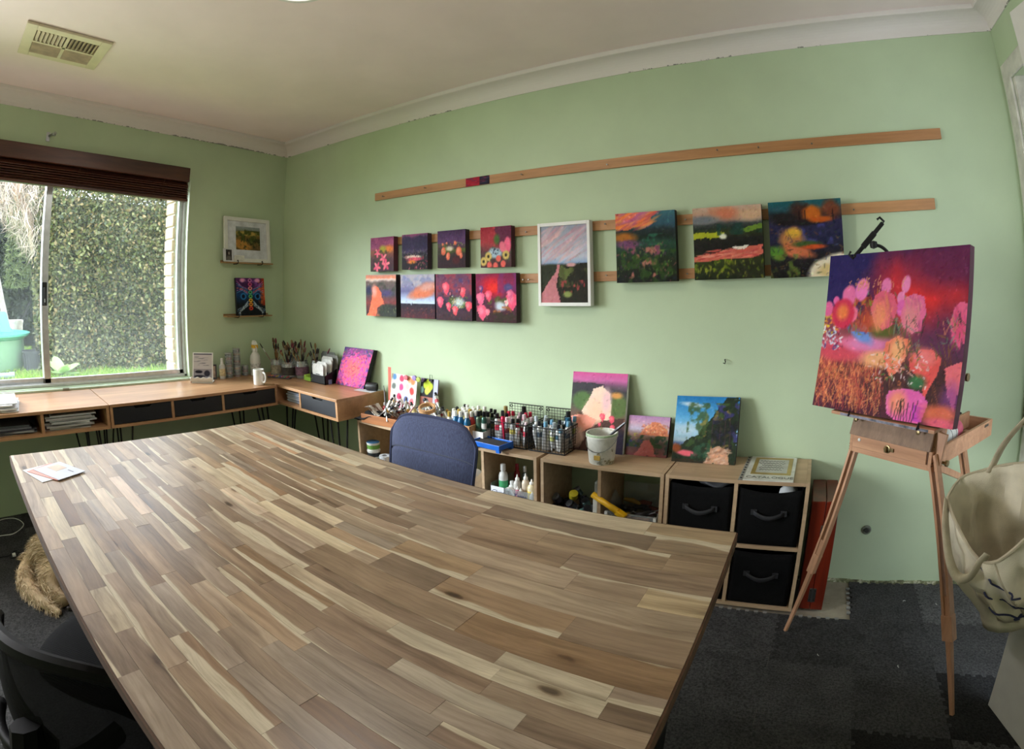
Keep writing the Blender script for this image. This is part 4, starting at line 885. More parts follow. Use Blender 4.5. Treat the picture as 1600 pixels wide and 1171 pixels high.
for k in range(20):
    x = R(-2.14, -1.90); y = R(1.95, 2.08); a = R(-.6, 2.2)
    tube_of_paint('squeezed tube with %s cap%s lying in the orange brown box' % (('black', 'white', 'brown', 'navy')[k % 4], (' and red band', ' and slate band', '', ' and ochre band')[k % 4]), gp, (x, y, SZ + .035 + R(0, .035)), (math.cos(a) * .8, math.sin(a) * .3, R(.15, .8)), R(.07, .11), R(.016, .024), [(208, 206, 202), (186, 184, 182), (222, 220, 214)][k % 3], [(30, 30, 32), (224, 222, 216), (60, 40, 40), (30, 32, 50)][k % 4], [(150, 40, 50), (60, 60, 80), None, (190, 140, 60)][k % 4], roll=R(0, 3))
bottle('little red paint bottle with a white cap by the desk end', None, (-2.195, 2.09, SZ), .016, .085, (170, 40, 44), (226, 224, 220))
o = thing('paint_brush', 'long brush with a thin dark handle slanting across the messy tubes', 'brush', (-2.02, 1.93, SZ + .06)); D_ = Vector((-.32, .25, .9)).normalized()
q = MB().tube([(0, 0, 0), D_ * .09, D_ * .17], [.003, .0045, .002], 7).build('brush_handle', cm_g, o); q.color = lin((40, 34, 30)); q = MB().tube([D_ * -.03, (0, 0, 0)], [.0045, .004], 7).build('ferrule', cm_met, o); q.color = lin((190, 186, 176))
o = thing('paint_brush', 'pink handled brush leaning on the silver tubes behind the blue chair', 'brush', (-1.905, 1.94, SZ + .05)); D_ = Vector((.5, .3, .8)).normalized()
q = MB().tube([(0, 0, 0), D_ * .10], [.004, .0055], 8).build('brush_handle', cm_g, o); q.color = lin((206, 160, 156)); q = MB().tube([D_ * .10, D_ * .112], [.0055, .004], 8).build('handle_tip', cm_g, o); q.color = lin((230, 226, 224))
# palette boards leaning on the wall
def leanboard(name, label, cat, can, x0, x1, y, z, h, lean, depth, edge, y1=None, **kw): return canvas(can, label, (x0, y, z), (x1 - x0, (y1 - y) if y1 else 0, 0), (0, h * math.sin(lean), h * math.cos(lean)), depth, edge, cat, name=name, **kw)
c_ = Can(48, 42, 4, (232, 222, 216)); blob = [(.12, .1, (90, 130, 170)), (.42, .12, (196, 70, 100)), (.72, .12, (226, 160, 120)), (.86, .16, (206, 130, 90)), (.12, .36, (106, 112, 108)), (.42, .36, (214, 80, 130)), (.66, .32, (228, 176, 170)), (.84, .42, (190, 74, 72)), (.36, .62, (196, 70, 104)), (.64, .68, (84, 100, 150)), (.86, .72, (222, 110, 120)), (.36, .86, (206, 86, 120)), (.6, .92, (170, 60, 90)), (.84, .95, (214, 100, 90))]
for x, y, c in blob: c_.ell(x, y, .085, .10, c, R(0, 3), .5, 1, .25)
c_.line([(.0, .5), (.25, .8), (.3, 1.)], (190, 170, 120), .03, .6)
leanboard('palette_board', 'white palette board dotted with pink and red paint blobs', 'palette', c_, -2.17, -1.972, 2.10, SZ + .052, .205, .18, .006, (226, 220, 214))
c_ = Can(30, 42, 6, (34, 32, 36)); c_.put((c_.Y > .52) * 1., (166, 110, 96)); c_.put((c_.X > .78) * 1., (176, 178, 200))
for x, y in ((.3, .2), (.45, .12), (.5, .3), (.4, .36), (.6, .22)): c_.ell(x, y, .13, .10, [(180, 196, 60), (206, 214, 84), (196, 200, 90)][int(x * 20) % 3], soft=.3)
c_.ell(.1, .34, .1, .1, (120, 150, 140)); c_.ell(.35, .62, .16, .07, (60, 62, 76)); c_.ell(.1, .05, .1, .07, (150, 130, 170))
leanboard('palette_board', 'dark palette board with lime green blobs and a metal clip', 'palette', c_, -1.962, -1.838, 2.125, SZ + .05, .20, .16, .006, (120, 84, 76))
o = thing('bulldog_clip', 'wire clip on the top edge of the dark palette board', 'clip', (-1.89, 2.155, SZ + .245)); MB().tube([(-.008, 0, 0), (-.008, 0, .026), (.008, 0, .026), (.008, 0, 0)], .0016, 6).build('wire_loop', steel, o); MB().box(-.012, .012, -.006, .006, -.010, .002).build('jaw', bk, o)
o = thing('red_note', 'coral red paper strip standing behind the white palette board', 'paper', (-2.19, 2.125, SZ + .05)); MB().box(-.012, .012, 0, .001, .0, .24, Matrix.Rotation(.04, 4, 'Y')).build('strip', mat('coral_paper', (228, 96, 76), .6), o)
for k, (x, c, z) in enumerate(((-2.05, (222, 110, 120), .205), (-1.985, (150, 130, 186), .21), (-1.955, (176, 186, 90), .205))):
    o = thing('bottle_lid', 'round %s lid perched on the palette boards' % ('pink', 'lilac', 'olive')[k], 'lid', (x, 2.130, SZ + .05 + z - .012), 0, 'lids along the palette boards'); q = MB().lathe([(.014, 0), (.0145, .010), (0, .011)], n=14, M=Matrix.Rotation(PI / 2, 4, 'X')).build('lid_shell', cm_g, o); q.color = lin(c)
# heap of silver tubes
gp = 'heap of silver tubes behind the blue chair'
for k in range(46):
    x = R(-1.88, -1.62); y = R(1.95, 2.12); a = R(0, 2 * PI); hh = .135 * (1 - abs(x + 1.74) / .17)
    tube_of_paint('silver tube with %s cap%s in the heap behind the blue chair' % (('black', 'charcoal', 'white', 'ochre')[k % 4], ('', ' and slate band', '', ' and red band', ' and olive band')[k % 5]), gp, (x, y, SZ + .012 + R(0, max(.01, hh))), (math.cos(a) * .7, math.sin(a) * .4, R(-.05, .9)), R(.08, .13), R(.02, .030), [(214, 212, 208), (196, 194, 190), (228, 226, 220)][k % 3], [(30, 30, 32), (36, 36, 40), (222, 220, 214), (180, 130, 60)][k % 4], [None, (90, 96, 110), None, (170, 60, 70), (200, 180, 120)][k % 5], roll=R(0, 3))
o = thing('masking_tape', 'tan roll of masking tape lying on the silver tubes', 'tape', (-1.765, 1.975, SZ + .125), 0, rot=(.3, .15, 0)); MB().lathe([(.036, 0), (.045, 0), (.045, .02), (.036, .02), (.036, 0)], n=24).build('tape_roll', mat('tan_tape', (196, 150, 104), .55), o)
o = thing('plastic_cup', 'clear cup of rinse water half hidden behind the blue chair', 'cup', (-1.80, 1.955, SZ)); MB().lathe([(0, 0), (.026, .001), (.034, .10), (.032, .10), (.025, .004), (0, .004)], n=20).build('cup_wall', clearp, o, smooth=True)
# wooden crate of white-capped bottles
cr = thing('wooden_crate', 'open pale wooden crate of white capped paint bottles', 'crate', (-1.565, 2.03, SZ), .0)
cw = wood('crate_pine', (206, 158, 108), (176, 126, 80), .55, axis=0, scale=4)
for (x0, x1, y0, y1, z0, z1) in ((-.085, .085, -.085, -.077, 0, .088), (-.085, .085, .112, .12, 0, .088), (-.085, -.077, -.077, .112, 0, .088), (.077, .085, -.077, .112, 0, .088), (-.077, .077, -.077, .112, 0, .006)): MB().box(x0, x1, y0, y1, z0, z1).build('crate_side', cw, cr, bevel=.001)
gp = 'white capped bottles in the wooden crate'
k = 0
for iy in range(5):
    for ix in range(4):
        x = -1.565 - .054 + ix * .036 + R(-.003, .003); y = 1.972 + iy * .036 + R(-.003, .003)
        col = [(26, 104, 140), (20, 88, 130), (30, 96, 136), (196, 160, 70), (200, 60, 60), (214, 210, 200), (120, 150, 130), (236, 226, 150)][(k * 5 + iy) % 8] if iy > 0 else [(214, 212, 206), (24, 100, 146), (28, 92, 140), (22, 96, 138)][ix]
        bottle(('blue' if col[2] > 120 and col[0] < 60 else 'pale' if min(col) > 140 else 'coloured') + ' paint bottle, %s row, %s from left, in the wooden crate' % (('front', 'second', 'third', 'fourth', 'back')[iy], ('first', 'second', 'third', 'last')[ix]), gp, (x, y, SZ + .0065), .0165, .135 + R(0, .012), col, (232, 230, 222) if k % 5 else (180, 150, 70), neck=.6); k += 1
# low white box with black-capped green tubes
wb = thing('storage_box', 'low white plastic box of green tubes beside the crate', 'box', (-1.452, 2.055, SZ), 0)
for (x0, x1, y0, y1, z0, z1) in ((-.032, .032, -.085, -.082, 0, .062), (-.032, .032, .082, .085, 0, .062), (-.032, -.029, -.082, .082, 0, .062), (.029, .032, -.082, .082, 0, .062), (-.029, .029, -.082, .082, 0, .003)): MB().box(x0, x1, y0, y1, z0, z1).build('box_side', whitep, wb, bevel=.001)
for k in range(8):
    tube_of_paint('slim %s tube, %s pair from front, %s, low white box' % (('green', 'teal', 'lime', 'grey')[k % 4], ('first', 'second', 'third', 'last')[k // 2], ('on the left', 'on the right')[k % 2]), 'tubes in the low white box', (-1.468 + (k % 2) * .030 + R(-.003, .003), 2.0 + (k // 2) * .034, SZ + .004), (R(-.06, .06), R(-.06, .06), 1), .125 + R(0, .03), .026, [(96, 116, 96), (60, 96, 84), (180, 186, 120), (190, 192, 190)][k % 4], (24, 24, 26), [(50, 90, 70), (196, 196, 190), (150, 170, 70)][k % 3])
o = thing('round_tin', 'small black round tin lid beside the low white box', 'tin', (-1.452, 1.945, SZ)); MB().lathe([(.024, 0), (.025, .02), (.02, .022), (0, .022)], n=20).build('tin_shell', bk, o, smooth=True)
# wire baskets
wire = mat('black_wire', (22, 22, 23), .4, .5)
def basket(label, x0, x1, y0, y1, h, hb):
    r = thing('wire_basket', label, 'basket', ((x0 + x1) / 2, (y0 + y1) / 2, SZ), 0, 'black wire baskets'); w_ = (x1 - x0) / 2; d = (y1 - y0) / 2
    def panel(nm, P, Q, hh, nu, nv):
        m_ = MB(); P = Vector(P); Q = Vector(Q); Z = Vector((0, 0, hh))
        for i in range(nu + 1): a = P.lerp(Q, i / nu); m_.tube([a, a + Z], .0011, 4)
        for j in range(nv + 1): m_.tube([P + Z * j / nv, Q + Z * j / nv], .0011, 4)
        m_.tube([P + Z, Q + Z], .0026, 6); m_.tube([P, Q], .0022, 6)
        m_.build(nm, wire, r)
    panel('front_mesh', (-w_, -d, .003), (w_, -d, .003), h, 12, 8); panel('side_mesh', (-w_, -d, .003), (-w_, d, .003), h, 9, 8); panel('side_mesh', (w_, -d, .003), (w_, d, .003), h, 9, 8)
    panel('back_mesh', (-w_, d, .003), (w_, d, .003), hb, 12, 12); panel('base_mesh', (-w_, -d, .003), (w_, -d, .003), .002, 12, 1)
    for s in (-1, 1): MB().tube([(s * (w_ - .012) + .007 * math.cos(k), d - .002, hb - .010 + .007 * math.sin(k)) for k in [i * PI / 5 for i in range(11)]], .002, 6).build('hanging_eye', wire, r)
    for s in (-1, 1): MB().tube([(s * w_, -d, .003), (s * w_, -d, h)], .0026, 6).build('corner_post', wire, r)
bk_y0, bk_y1 = 2.00, 2.165
basket('left of the two black wire baskets full of paint tubes', -1.395, -1.205, bk_y0, bk_y1, .115, .172)
basket('right of the two black wire baskets full of paint tubes', -1.190, -1.010, bk_y0, bk_y1, .115, .172)
for bi, (x0, x1, lab, caps, bands) in enumerate(((-1.385, -1.215, 'left wire basket', [(30, 30, 32), (196, 40, 70), (226, 200, 206), (60, 30, 40), (200, 190, 120)], [(190, 30, 60), None, (120, 40, 50), (206, 190, 90), None]), (-1.180, -1.020, 'right wire basket', [(196, 206, 214), (30, 32, 36), (120, 170, 200), (214, 216, 218), (60, 90, 110)], [None, (90, 110, 130), None, (196, 200, 120), (60, 100, 120)]))):
    k = 0
    for iy in range(4):
        for ix in range(6):
            x = x0 + .014 + (x1 - x0 - .028) * ix / 5 + R(-.004, .004); y = bk_y0 + .02 + iy * .037 + R(-.004, .004)
            tube_of_paint('%s capped tube, %s row, %s from left, in the %s' % (('dark', 'bright', 'pale')[k % 3], ('front', 'second', 'third', 'back')[iy], ('first', 'second', 'third', 'fourth', 'fifth', 'sixth')[ix], lab), 'tubes in the ' + lab, (x, y, SZ + .008), (R(-.12, .12), R(-.06, .06), 1), R(.105, .150), R(.024, .030), [(214, 214, 212), (232, 232, 230), (196, 196, 196)][k % 3], [caps[0], caps[1], caps[2]][k % 3], bands[k % 5], roll=R(-.5, .5)); k += 1
tube_of_paint('tall bright crimson tube leaning at the front of the left wire basket', None, (-1.325, 2.012, SZ + .02), (-.05, -.02, 1), .155, .026, (196, 34, 70), (40, 36, 38))
bottle('dark bottle with a big black cap rising from the left wire basket', None, (-1.285, 2.12, SZ + .03), .020, .15, (40, 34, 36), (24, 24, 25), neck=.9)
bottle('brown and gold bottle rising at the left basket corner', None, (-1.375, 2.10, SZ + .02), .018, .155, (120, 96, 60), (150, 130, 80))
bottle('deep teal bottle with a black cap in the right wire basket', None, (-1.04, 2.10, SZ + .03), .018, .155, (20, 74, 100), (24, 24, 26), neck=.8)
# blue tray
bt = thing('foam_tray', 'shallow blue plastic tray holding a dark foam pad', 'tray', (-1.358, 1.952, SZ), -.10)
bl_ = mat('blue_plastic', (28, 96, 190), .32)
for (x0, x1, y0, y1) in ((-.085, .085, -.052, -.046), (-.085, .085, .046, .052), (-.085, -.079, -.046, .046), (.079, .085, -.046, .046)): MB().box(x0, x1, y0, y1, .012, .036).build('tray_rim', bl_, bt, bevel=.001)
MB().box(-.079, .079, -.046, .046, .012, .016).build('tray_floor', bl_, bt)
for sx in (-1, 1):
    for sy in (-1, 1): MB().box(sx * .075 - .012, sx * .075 + .010, sy * .044 - .006, sy * .044 + .008, 0, .018).build('tray_foot', bl_, bt, bevel=.001)
MB().box(-.074, .074, -.041, .041, .016, .031).build('foam_pad', mat('dark_foam', (52, 50, 50), .95, var=.2, scale=60, bump=.6, bscale=300), bt, bevel=.002)
# ------------------------------------------------------------------ inside the cubes
CZ = .307
def cubex(i): return -2.262 + 1.154 * i / 4
for k, (z, lab_c, r) in enumerate(((0, (40, 44, 48), .038), (.046, (110, 160, 70), .038))):
    o = thing('paint_tin', ('lower white tub with a black label in the leftmost cube', 'upper white tub with a green label and blue paint on its lid')[k], 'tub', (-2.205, 1.985, CZ + z + .05), 0, None)
    MB().lathe([(0, 0), (r * .94, .001), (r, .040), (r + .002, .041), (r + .002, .046), (0, .0455)], n=22).build('tub_body', whitep, o, smooth=True); q = MB().lathe([(r * .955, .010), (r * .995, .034)], n=22).build('label', cm_m, o); q.color = lin(lab_c); q.scale = (1.012, 1.012, 1)
    q = MB().lathe([(r, .0465), (r * .96, .049), (0, .0492)], n=22).build('lid', cm_m, o, smooth=True); q.color = lin((66, 116, 160) if k else (220, 220, 214))
o = thing('paint_tin', 'wide white pail at the bottom of the tubs in the leftmost cube', 'tub', (-2.205, 1.985, CZ)); MB().lathe([(0, 0), (.042, .001), (.044, .044), (.044, .049), (0, .0495)], n=22).build('tub_body', mat('pail_green', (150, 176, 110), .4), o, smooth=True)
o = thing('paper_roll', 'white cylinder roll standing beside the stacked paint tubs', 'roll', (-2.10, 1.975, CZ)); MB().lathe([(.018, .0), (.034, .0), (.034, .085), (.018, .085), (.018, 0)], n=22).build('roll_shell', mat('roll_grey', (200, 202, 206), .5), o)
o = thing('snack_packet', 'white and yellow packet in the cube right of the blue chair', 'packet', (-1.44, 2.0, CZ)); MB().grid(lambda a, d: ((.034 * math.cos(2 * PI * a)) * (1 - .3 * d), .05 * math.sin(2 * PI * a), .12 * d + .01 * math.sin(6 * PI * a)), 16, 6, True).build('packet_film', mat('packet_white', (226, 222, 214), .5), o, smooth=True)
o.location = (-1.475, 1.98, CZ)
# clear tray marked Glues / Tapes
o = thing('flat_case', 'flat dark case under the clear lettered tray', 'case', (-1.252, 1.945, CZ)); MB().box(-.11, .112, .0, .2, 0, .024).build('case_shell', mat('case_dark', (44, 46, 48), .5), o, bevel=.002)
CZ0 = CZ; CZ = CZ0 + .0245
tr = thing('clear_tray', 'clear plastic tray hand lettered for glues and tapes', 'tray', (-1.252, 1.942, CZ), 0)
tw = .115
for nm, (x0, x1, y0, y1, z0, z1) in (('tray_front', (-tw, tw, 0, .003, 0, .065)), ('tray_side', (-tw, -tw + .003, .003, .2, 0, .075)), ('tray_side', (tw - .003, tw, .003, .2, 0, .075)), ('tray_base', (-tw + .003, tw - .003, .003, .2, 0, .003))): MB().box(x0, x1, y0, y1, z0, z1).build(nm, clearp, tr)
MB().box(-tw + .004, -.040, -.0012, -.0002, .004, .064).build('paper_label', mat('label_white', (228, 230, 236), .6), tr)
text('lettering_glues', 'Glues', .030, mat('blue_black_ink', (40, 50, 90), .6), tr, (-.074, -.0018, .036), (PI / 2, 0, 0), .25)
text('lettering_tapes', 'Tapes', .028, MATS['blue_black_ink'], tr, (.045, -.0012, .038), (PI / 2, 0, 0), .25)
o = thing('tape_roll', 'white roll of tape standing in the clear lettered tray', 'tape', (-1.272, 1.957, CZ + .0345), 0, rot=(PI / 2, 0, 0)); MB().lathe([(.020, -.010), (.031, -.010), (.031, .010), (.020, .010), (.020, -.010)], n=26).build('tape_ring', whitep, o)
gb = 'glue bottles in the clear tray'
bottle('white pump spray bottle with a green label in the clear tray', None, (-1.325, 1.99, CZ + .004), .022, .165, (226, 228, 226), (236, 236, 234), neck=.45, lab=(70, 170, 110))
for (x, y, r, h, b_, c, l, nz) in ((-1.292, 2.06, .016, .15, (140, 30, 44), (150, 34, 48), 'tall dark red bottle behind the green label spray', 0), (-1.278, 1.99, .016, .085, (216, 218, 214), (230, 230, 228), 'short clear glue pot beside the green label spray', 0), (-1.245, 1.985, .018, .125, (190, 186, 180), (236, 236, 232), 'cloudy glue bottle with a white cone nozzle mid tray', 1), (-1.206, 1.995, .019, .135, (206, 190, 170), (238, 238, 234), 'tallest beige glue bottle with a white cone nozzle', 1),
                               (-1.168, 1.985, .020, .115, (226, 214, 180), (240, 240, 236), 'squat glue bottle with a yellow label and fine nozzle', 1), (-1.230, 1.962, .012, .075, (196, 50, 100), (238, 236, 234), 'small pink glue bottle at the front of the tray', 1), (-1.212, 1.960, .012, .07, (150, 90, 80), (240, 240, 236), 'small brown glue bottle at the front of the tray', 1), (-1.155, 1.965, .012, .06, (240, 240, 238), (240, 240, 238), 'tiny white dropper lying at the right end of the tray', 1), (-1.255, 2.07, .014, .14, (90, 110, 104), (220, 224, 222), 'slim grey green bottle at the back of the tray', 0)):
    bottle(l, gb, (x, y, CZ + .004), r, h, b_, c, nozzle=bool(nz), lab=(226, 200, 90) if 'yellow' in l else None)
CZ = CZ0
# middle shelf: black jumble with bottles, plastic tubs
gp = 'jumble of black paint pots'
for k in range(20):
    x = R(-1.055, -.86); y = R(1.96, 2.10); z = CZ + R(0, .06) * (1 if k > 8 else 0)
    o = thing('paint_pot', ('small black lidded paint pot in the dark jumble of the middle shelf', 'small grey lidded paint pot in the dark jumble of the middle shelf')[k % 3 == 0], 'pot', (x, y, z), 0, gp + (' grey' if k % 3 == 0 else ''), rot=(R(-.7, .7), R(-.7, .7), 0)); r = R(.014, .02)
    q = MB().lathe([(0, 0), (r, .001), (r, .026), (r * .8, .030)], n=12).build('pot_body', cm_g, o, smooth=True); q.color = lin([(34, 34, 38), (24, 24, 26), (60, 56, 64), (40, 64, 60)][k % 4]); q = MB().lathe([(r * 1.05, .029), (r * 1.05, .040), (0, .041)], n=12).build('pot_lid', cm_g, o, smooth=True); q.color = lin([(20, 20, 22), (130, 130, 134), (30, 30, 36)][k % 3])
o = thing('paint_pot', 'mustard yellow cap on top of the dark jumble', 'pot', (-.965, 2.0, CZ + .085), rot=(.5, .3, 0)); q = MB().lathe([(0, 0), (.02, .001), (.02, .03), (0, .032)], n=12).build('pot_body', cm_g, o, smooth=True); q.color = lin((176, 160, 40))
o = thing('tape_roll', 'white and teal tape roll lying against the dark jumble', 'tape', (-.90, 1.955, CZ + .028), rot=(1.2, .2, 0)); MB().lathe([(.014, -.009), (.026, -.009), (.026, .009), (.014, .009), (.014, -.009)], n=20).build('tape_ring', mat('teal_tape', (90, 140, 130), .4), o)
o = thing('purple_folder', 'thin violet plastic sleeve under the dark jumble', 'folder', (-.97, 1.975, CZ), .1); MB().box(-.075, .075, -.04, .05, 0, .003).build('sleeve', mat('violet_plastic', (96, 70, 180), .35), o)
def tub(label, x0, x1, y0, y1, z0, h):
    r = thing('clear_tub', label, 'tub', ((x0 + x1) / 2, y0, z0)); w_ = (x1 - x0) / 2; d = y1 - y0; e = .004
    for nm, (a, b2, c, d2, e0, e1) in (('tub_front', (-w_, w_, 0, e, 0, h * .55)), ('tub_back', (-w_, w_, d - e, d, 0, h)), ('tub_base', (-w_, w_, 0, d, 0, e))): MB().box(a, b2, c, d2, e0, e1).build(nm, clearp, r)
    for s in (-1, 1):
        x = s * w_; MB().hexa([(x - e / 2, 0, 0), (x + e / 2, 0, 0), (x + e / 2, d, 0), (x - e / 2, d, 0)], [(x - e / 2, 0, h * .55), (x + e / 2, 0, h * .55), (x + e / 2, d * .5, h), (x - e / 2, d * .5, h)]).build('tub_side', clearp, r)
        MB().box(x - .012 * (s > 0) , x + .012 * (s < 0), -.006, .006, h * .40, h * .56).build('corner_lug', whitep, r)
    MB().box(-w_, w_, -.004, .004, h * .53, h * .57).build('tub_rim', clearp, r); return r
tub('clear open fronted plastic tub with a yellow tool in the middle shelf', -.785, -.560, 1.93, 2.16, CZ, .135)
o = thing('tub_cover', 'clear plastic tub cover standing upright by the middle upright', 'lid', (-.832, 1.94, CZ)); MB().box(-.008, .008, 0, .2, 0, .20).build('lid_panel', clearp, o, bevel=.004); MB().box(-.010, .010, -.008, 0, .0, .14).build('lid_rim', whitep, o, bevel=.002)
o = thing('glue_gun_handle', 'bright yellow plastic tool handle sticking out of the clear tub', 'tool', (-.80, 1.93, CZ + .122), 0, rot=(0, .42, -.15))
MB().tube([(-.05, 0, 0), (.04, 0, 0), (.085, 0, .0)], [.012, .011, .014], 12, cap=False).build('tool_handle', mat('yellow_tool', (232, 178, 26), .4), o, smooth=True, solid=.004); MB().box(.08, .125, -.015, .015, -.013, .010).build('tool_jaw', MATS['yellow_tool'], o, bevel=.003)
for k in range(12):
    x = R(-.765, -.585); y = R(1.97, 2.12); o = thing('craft_tool', 'dark odds and ends heaped inside the clear tub', 'tool', (x, y, CZ + .012 + R(0, .05)), R(0, 3), 'odds and ends in the clear tub', rot=(R(-.5, .5), R(-.4, .4), R(0, 3)))
    q = MB().tube([(-.04, 0, 0), (0, .006, .004), (.04, 0, 0)], [.008, .012, .007], 8).build('tool_body', cm_m, o, smooth=True); q.color = lin([(40, 38, 38), (96, 52, 44), (140, 110, 40), (60, 60, 66), (30, 30, 32)][k % 5]); q = MB().cyl((.04, 0, 0), (.07, 0, 0), .003, n=6).build('tool_tip', steel, o)
o = thing('eraser_pad', 'salmon pink slab behind the clear tub front', 'pad', (-.665, 1.953, CZ + .006)); MB().box(-.07, .07, -.012, .012, 0, .05).build('slab', mat('salmon_pad', (176, 120, 96), .7), o, bevel=.003)
# bucket with brush
bu = thing('paint_bucket', 'paint smeared white plastic bucket on the middle shelf top', 'bucket', (-.830, 1.99, SZ))
t = NT('smeared_bucket'); tc = t.n('ShaderNodeTexCoord'); n1 = t.noise(tc, 14, 5, .7, vi=3); n2 = t.noise(tc, 30, 4, .6, vi=3)
r1 = t.ramp(n1, [(.40, (206, 204, 194)), (.56, (226, 224, 216)), (.62, (150, 150, 138))]); r2 = t.ramp(n2, [(.60, (255, 255, 255)), (.66, (200, 180, 130))]); m_ = t.mix(.8, r1, r2, 'MULTIPLY'); t.l(m_, 0, t.p, 'Base Color'); t.p.inputs['Roughness'].default_value = .45
MB().lathe([(0, .0), (.052, .001), (.054, .006), (.064, .118), (.0675, .118), (.0675, .124), (.066, .124), (.0665, .136), (.063, .136), (.060, .118), (.051, .008), (0, .007)], n=30).build('bucket_wall', t.m, bu, smooth=True)
MB().lathe([(0, .066), (.0555, .066)], n=24).build('paint_inside', mat('dried_mint', (170, 172, 150), .5), bu)
MB().lathe([(.0662, .126), (.0676, .128), (.0676, .134), (.0664, .136)], n=30).build('mint_rim', mat('mint_smear', (176, 200, 164), .5), bu)
MB().box(-.010, .016, -.0605, -.055, .026, .046).build('gold_sticker', mat('gold_sticker', (196, 160, 80), .4), bu)
MB().tube([(.066 * math.cos(a), .066 * math.sin(a), .112 - .05 * abs(math.sin(a))) for a in [PI + PI * i / 12 for i in range(13)]], .0016, 6).build('bail_handle', steel, bu)
o = thing('paint_brush', 'flat brush with a black handle leaning in the white bucket', 'brush', (-.815, 2.0, SZ + .105)); D_ = Vector((.78, -.1, .72)).normalized()
q = MB().tube([D_ * .03, D_ * .075, D_ * .12], [.005, .007, .004], 8).build('brush_handle', cm_g, o); q.color = lin((34, 32, 34)); q = MB().bar(D_ * .0, D_ * .03, .022, .008).build('ferrule', cm_met, o); q.color = lin((186, 184, 178)); q = MB().bar(D_ * -.03, D_ * .0, .024, .006).build('bristles', cm_m, o); q.color = lin((190, 190, 180))
# catalogue sleeve
ct = thing('catalogue', 'plastic sleeved catalogue page with a gold frame on the right shelf', 'catalogue', (-.128, 2.065, SZ + .0005), -.01)
MB().box(-.095, .1, -.14, .14, 0, .004).build('plastic_sleeve', mat('sleeve_white', (206, 204, 196), .22), ct, bevel=.001)
MB().box(-.113, -.095, -.14, .14, 0, .003).build('punched_strip', clearp, ct)
for k in range(9): MB().box(-.108, -.100, -.12 + k * .03 - .006, -.12 + k * .03 + .006, .003, .0034).build('punch_hole', dark_ink, ct)
gold = mat('gold_border', (176, 148, 84), .3, .4)
for (x0, x1, y0, y1) in ((-.075, .085, .105, .125), (-.075, .085, -.075, -.055), (-.075, -.058, -.055, .105), (.068, .085, -.055, .105)): MB().box(x0, x1, y0, y1, .004, .0046).build('gold_frame', gold, ct)
MB().box(-.058, .068, -.055, .105, .004, .0043).build('grey_panel', mat('panel_grey', (182, 180, 174), .3), ct)
for k, (y, w_) in enumerate(((.08, .05), (.055, .055), (.03, .04), (.005, .05), (-.02, .045))):
    MB().tube([(-w_ + 2 * w_ * i / 24, y + .006 * math.sin(i * 1.9 + k), .0046) for i in range(25)], .0009, 4).build('script_line', dark_ink, ct)
text('lettering', 'CATALOGUE', .030, mat('grey_ink', (96, 96, 92), .5), ct, (.005, -.108, .0045), (0, 0, 0), 0, 'CENTER', 1.05)
# ------------------------------------------------------------------ hanging rails and wall paintings
rail_w = wood('hanging_rail_wood', (190, 140, 92), (158, 108, 66), .5, axis=0, scale=3, stretch=12)
scr = mat('screw_steel', (120, 116, 108), .35, .9)
RT = .012
def rail(label, x0, x1, z0, z1, screws, painted=None):
    r = thing('hanging_rail', label, 'rail', ((x0 + x1) / 2, YB, (z0 + z1) / 2), 0, None); c = (x0 + x1) / 2; zc = (z0 + z1) / 2
    MB().box(x0 - c, x1 - c, -RT, 0, z0 - zc, z1 - zc).build('batten', rail_w, r, bevel=.0015)
    for k, x in enumerate(screws):
        M_ = Matrix.Translation((x - c, -RT, (-.006, .004, -.001)[k % 3])) @ Matrix.Rotation(PI / 2, 4, 'X')
        MB().lathe([(.0016, 0), (.0016, .014), (.0042, .016), (.0036, .018), (0, .0178)], n=8, M=M_).build('screw', scr, r)
    if painted:
        cc = Can(30, 10, 9, (168, 44, 62)); cc.put((cc.X > .6) * 1., (44, 40, 56)); cc.strokes(60, (0, 1, 0, 1), [(190, 60, 80), (120, 34, 60), (70, 70, 100)], .3, .02, 0, .05, .6)
        cc.face('painted_patch', lambda a, d: (painted[0] - c + (painted[1] - painted[0]) * a, -RT - .0008, z1 - zc - (z1 - z0) * d), r)
rail('topmost timber rail with a crimson painted patch across the green wall', -2.375, .617, 1.857, 1.902, (-2.29, -1.95, -1.32, -.87, -.36, -.18, .05), (-1.671, -1.519))
rail('middle timber rail behind the upper small canvases', -2.28, .553, 1.578, 1.622, (-1.30, -.89, -.52, .20, -1.55, -1.12))
rail('lowest timber rail behind the lower small canvases', -2.30, .075, 1.350, 1.394, (-1.29, -.89, -.52, -1.32, -1.10))
N = 46
PINK = [(236, 120, 140), (226, 96, 130), (240, 140, 150), (214, 84, 120)]
def wallcan(can, label, x0, x1, z0, z1, edge=(58, 34, 46), dep=.034, tilt=0., **k): return canvas(can, label, (x0, YB - RT - dep - .0015, z0), (x1 - x0, 0, 0), (tilt, 0, z1 - z0), dep, edge, group=k.get('group'))
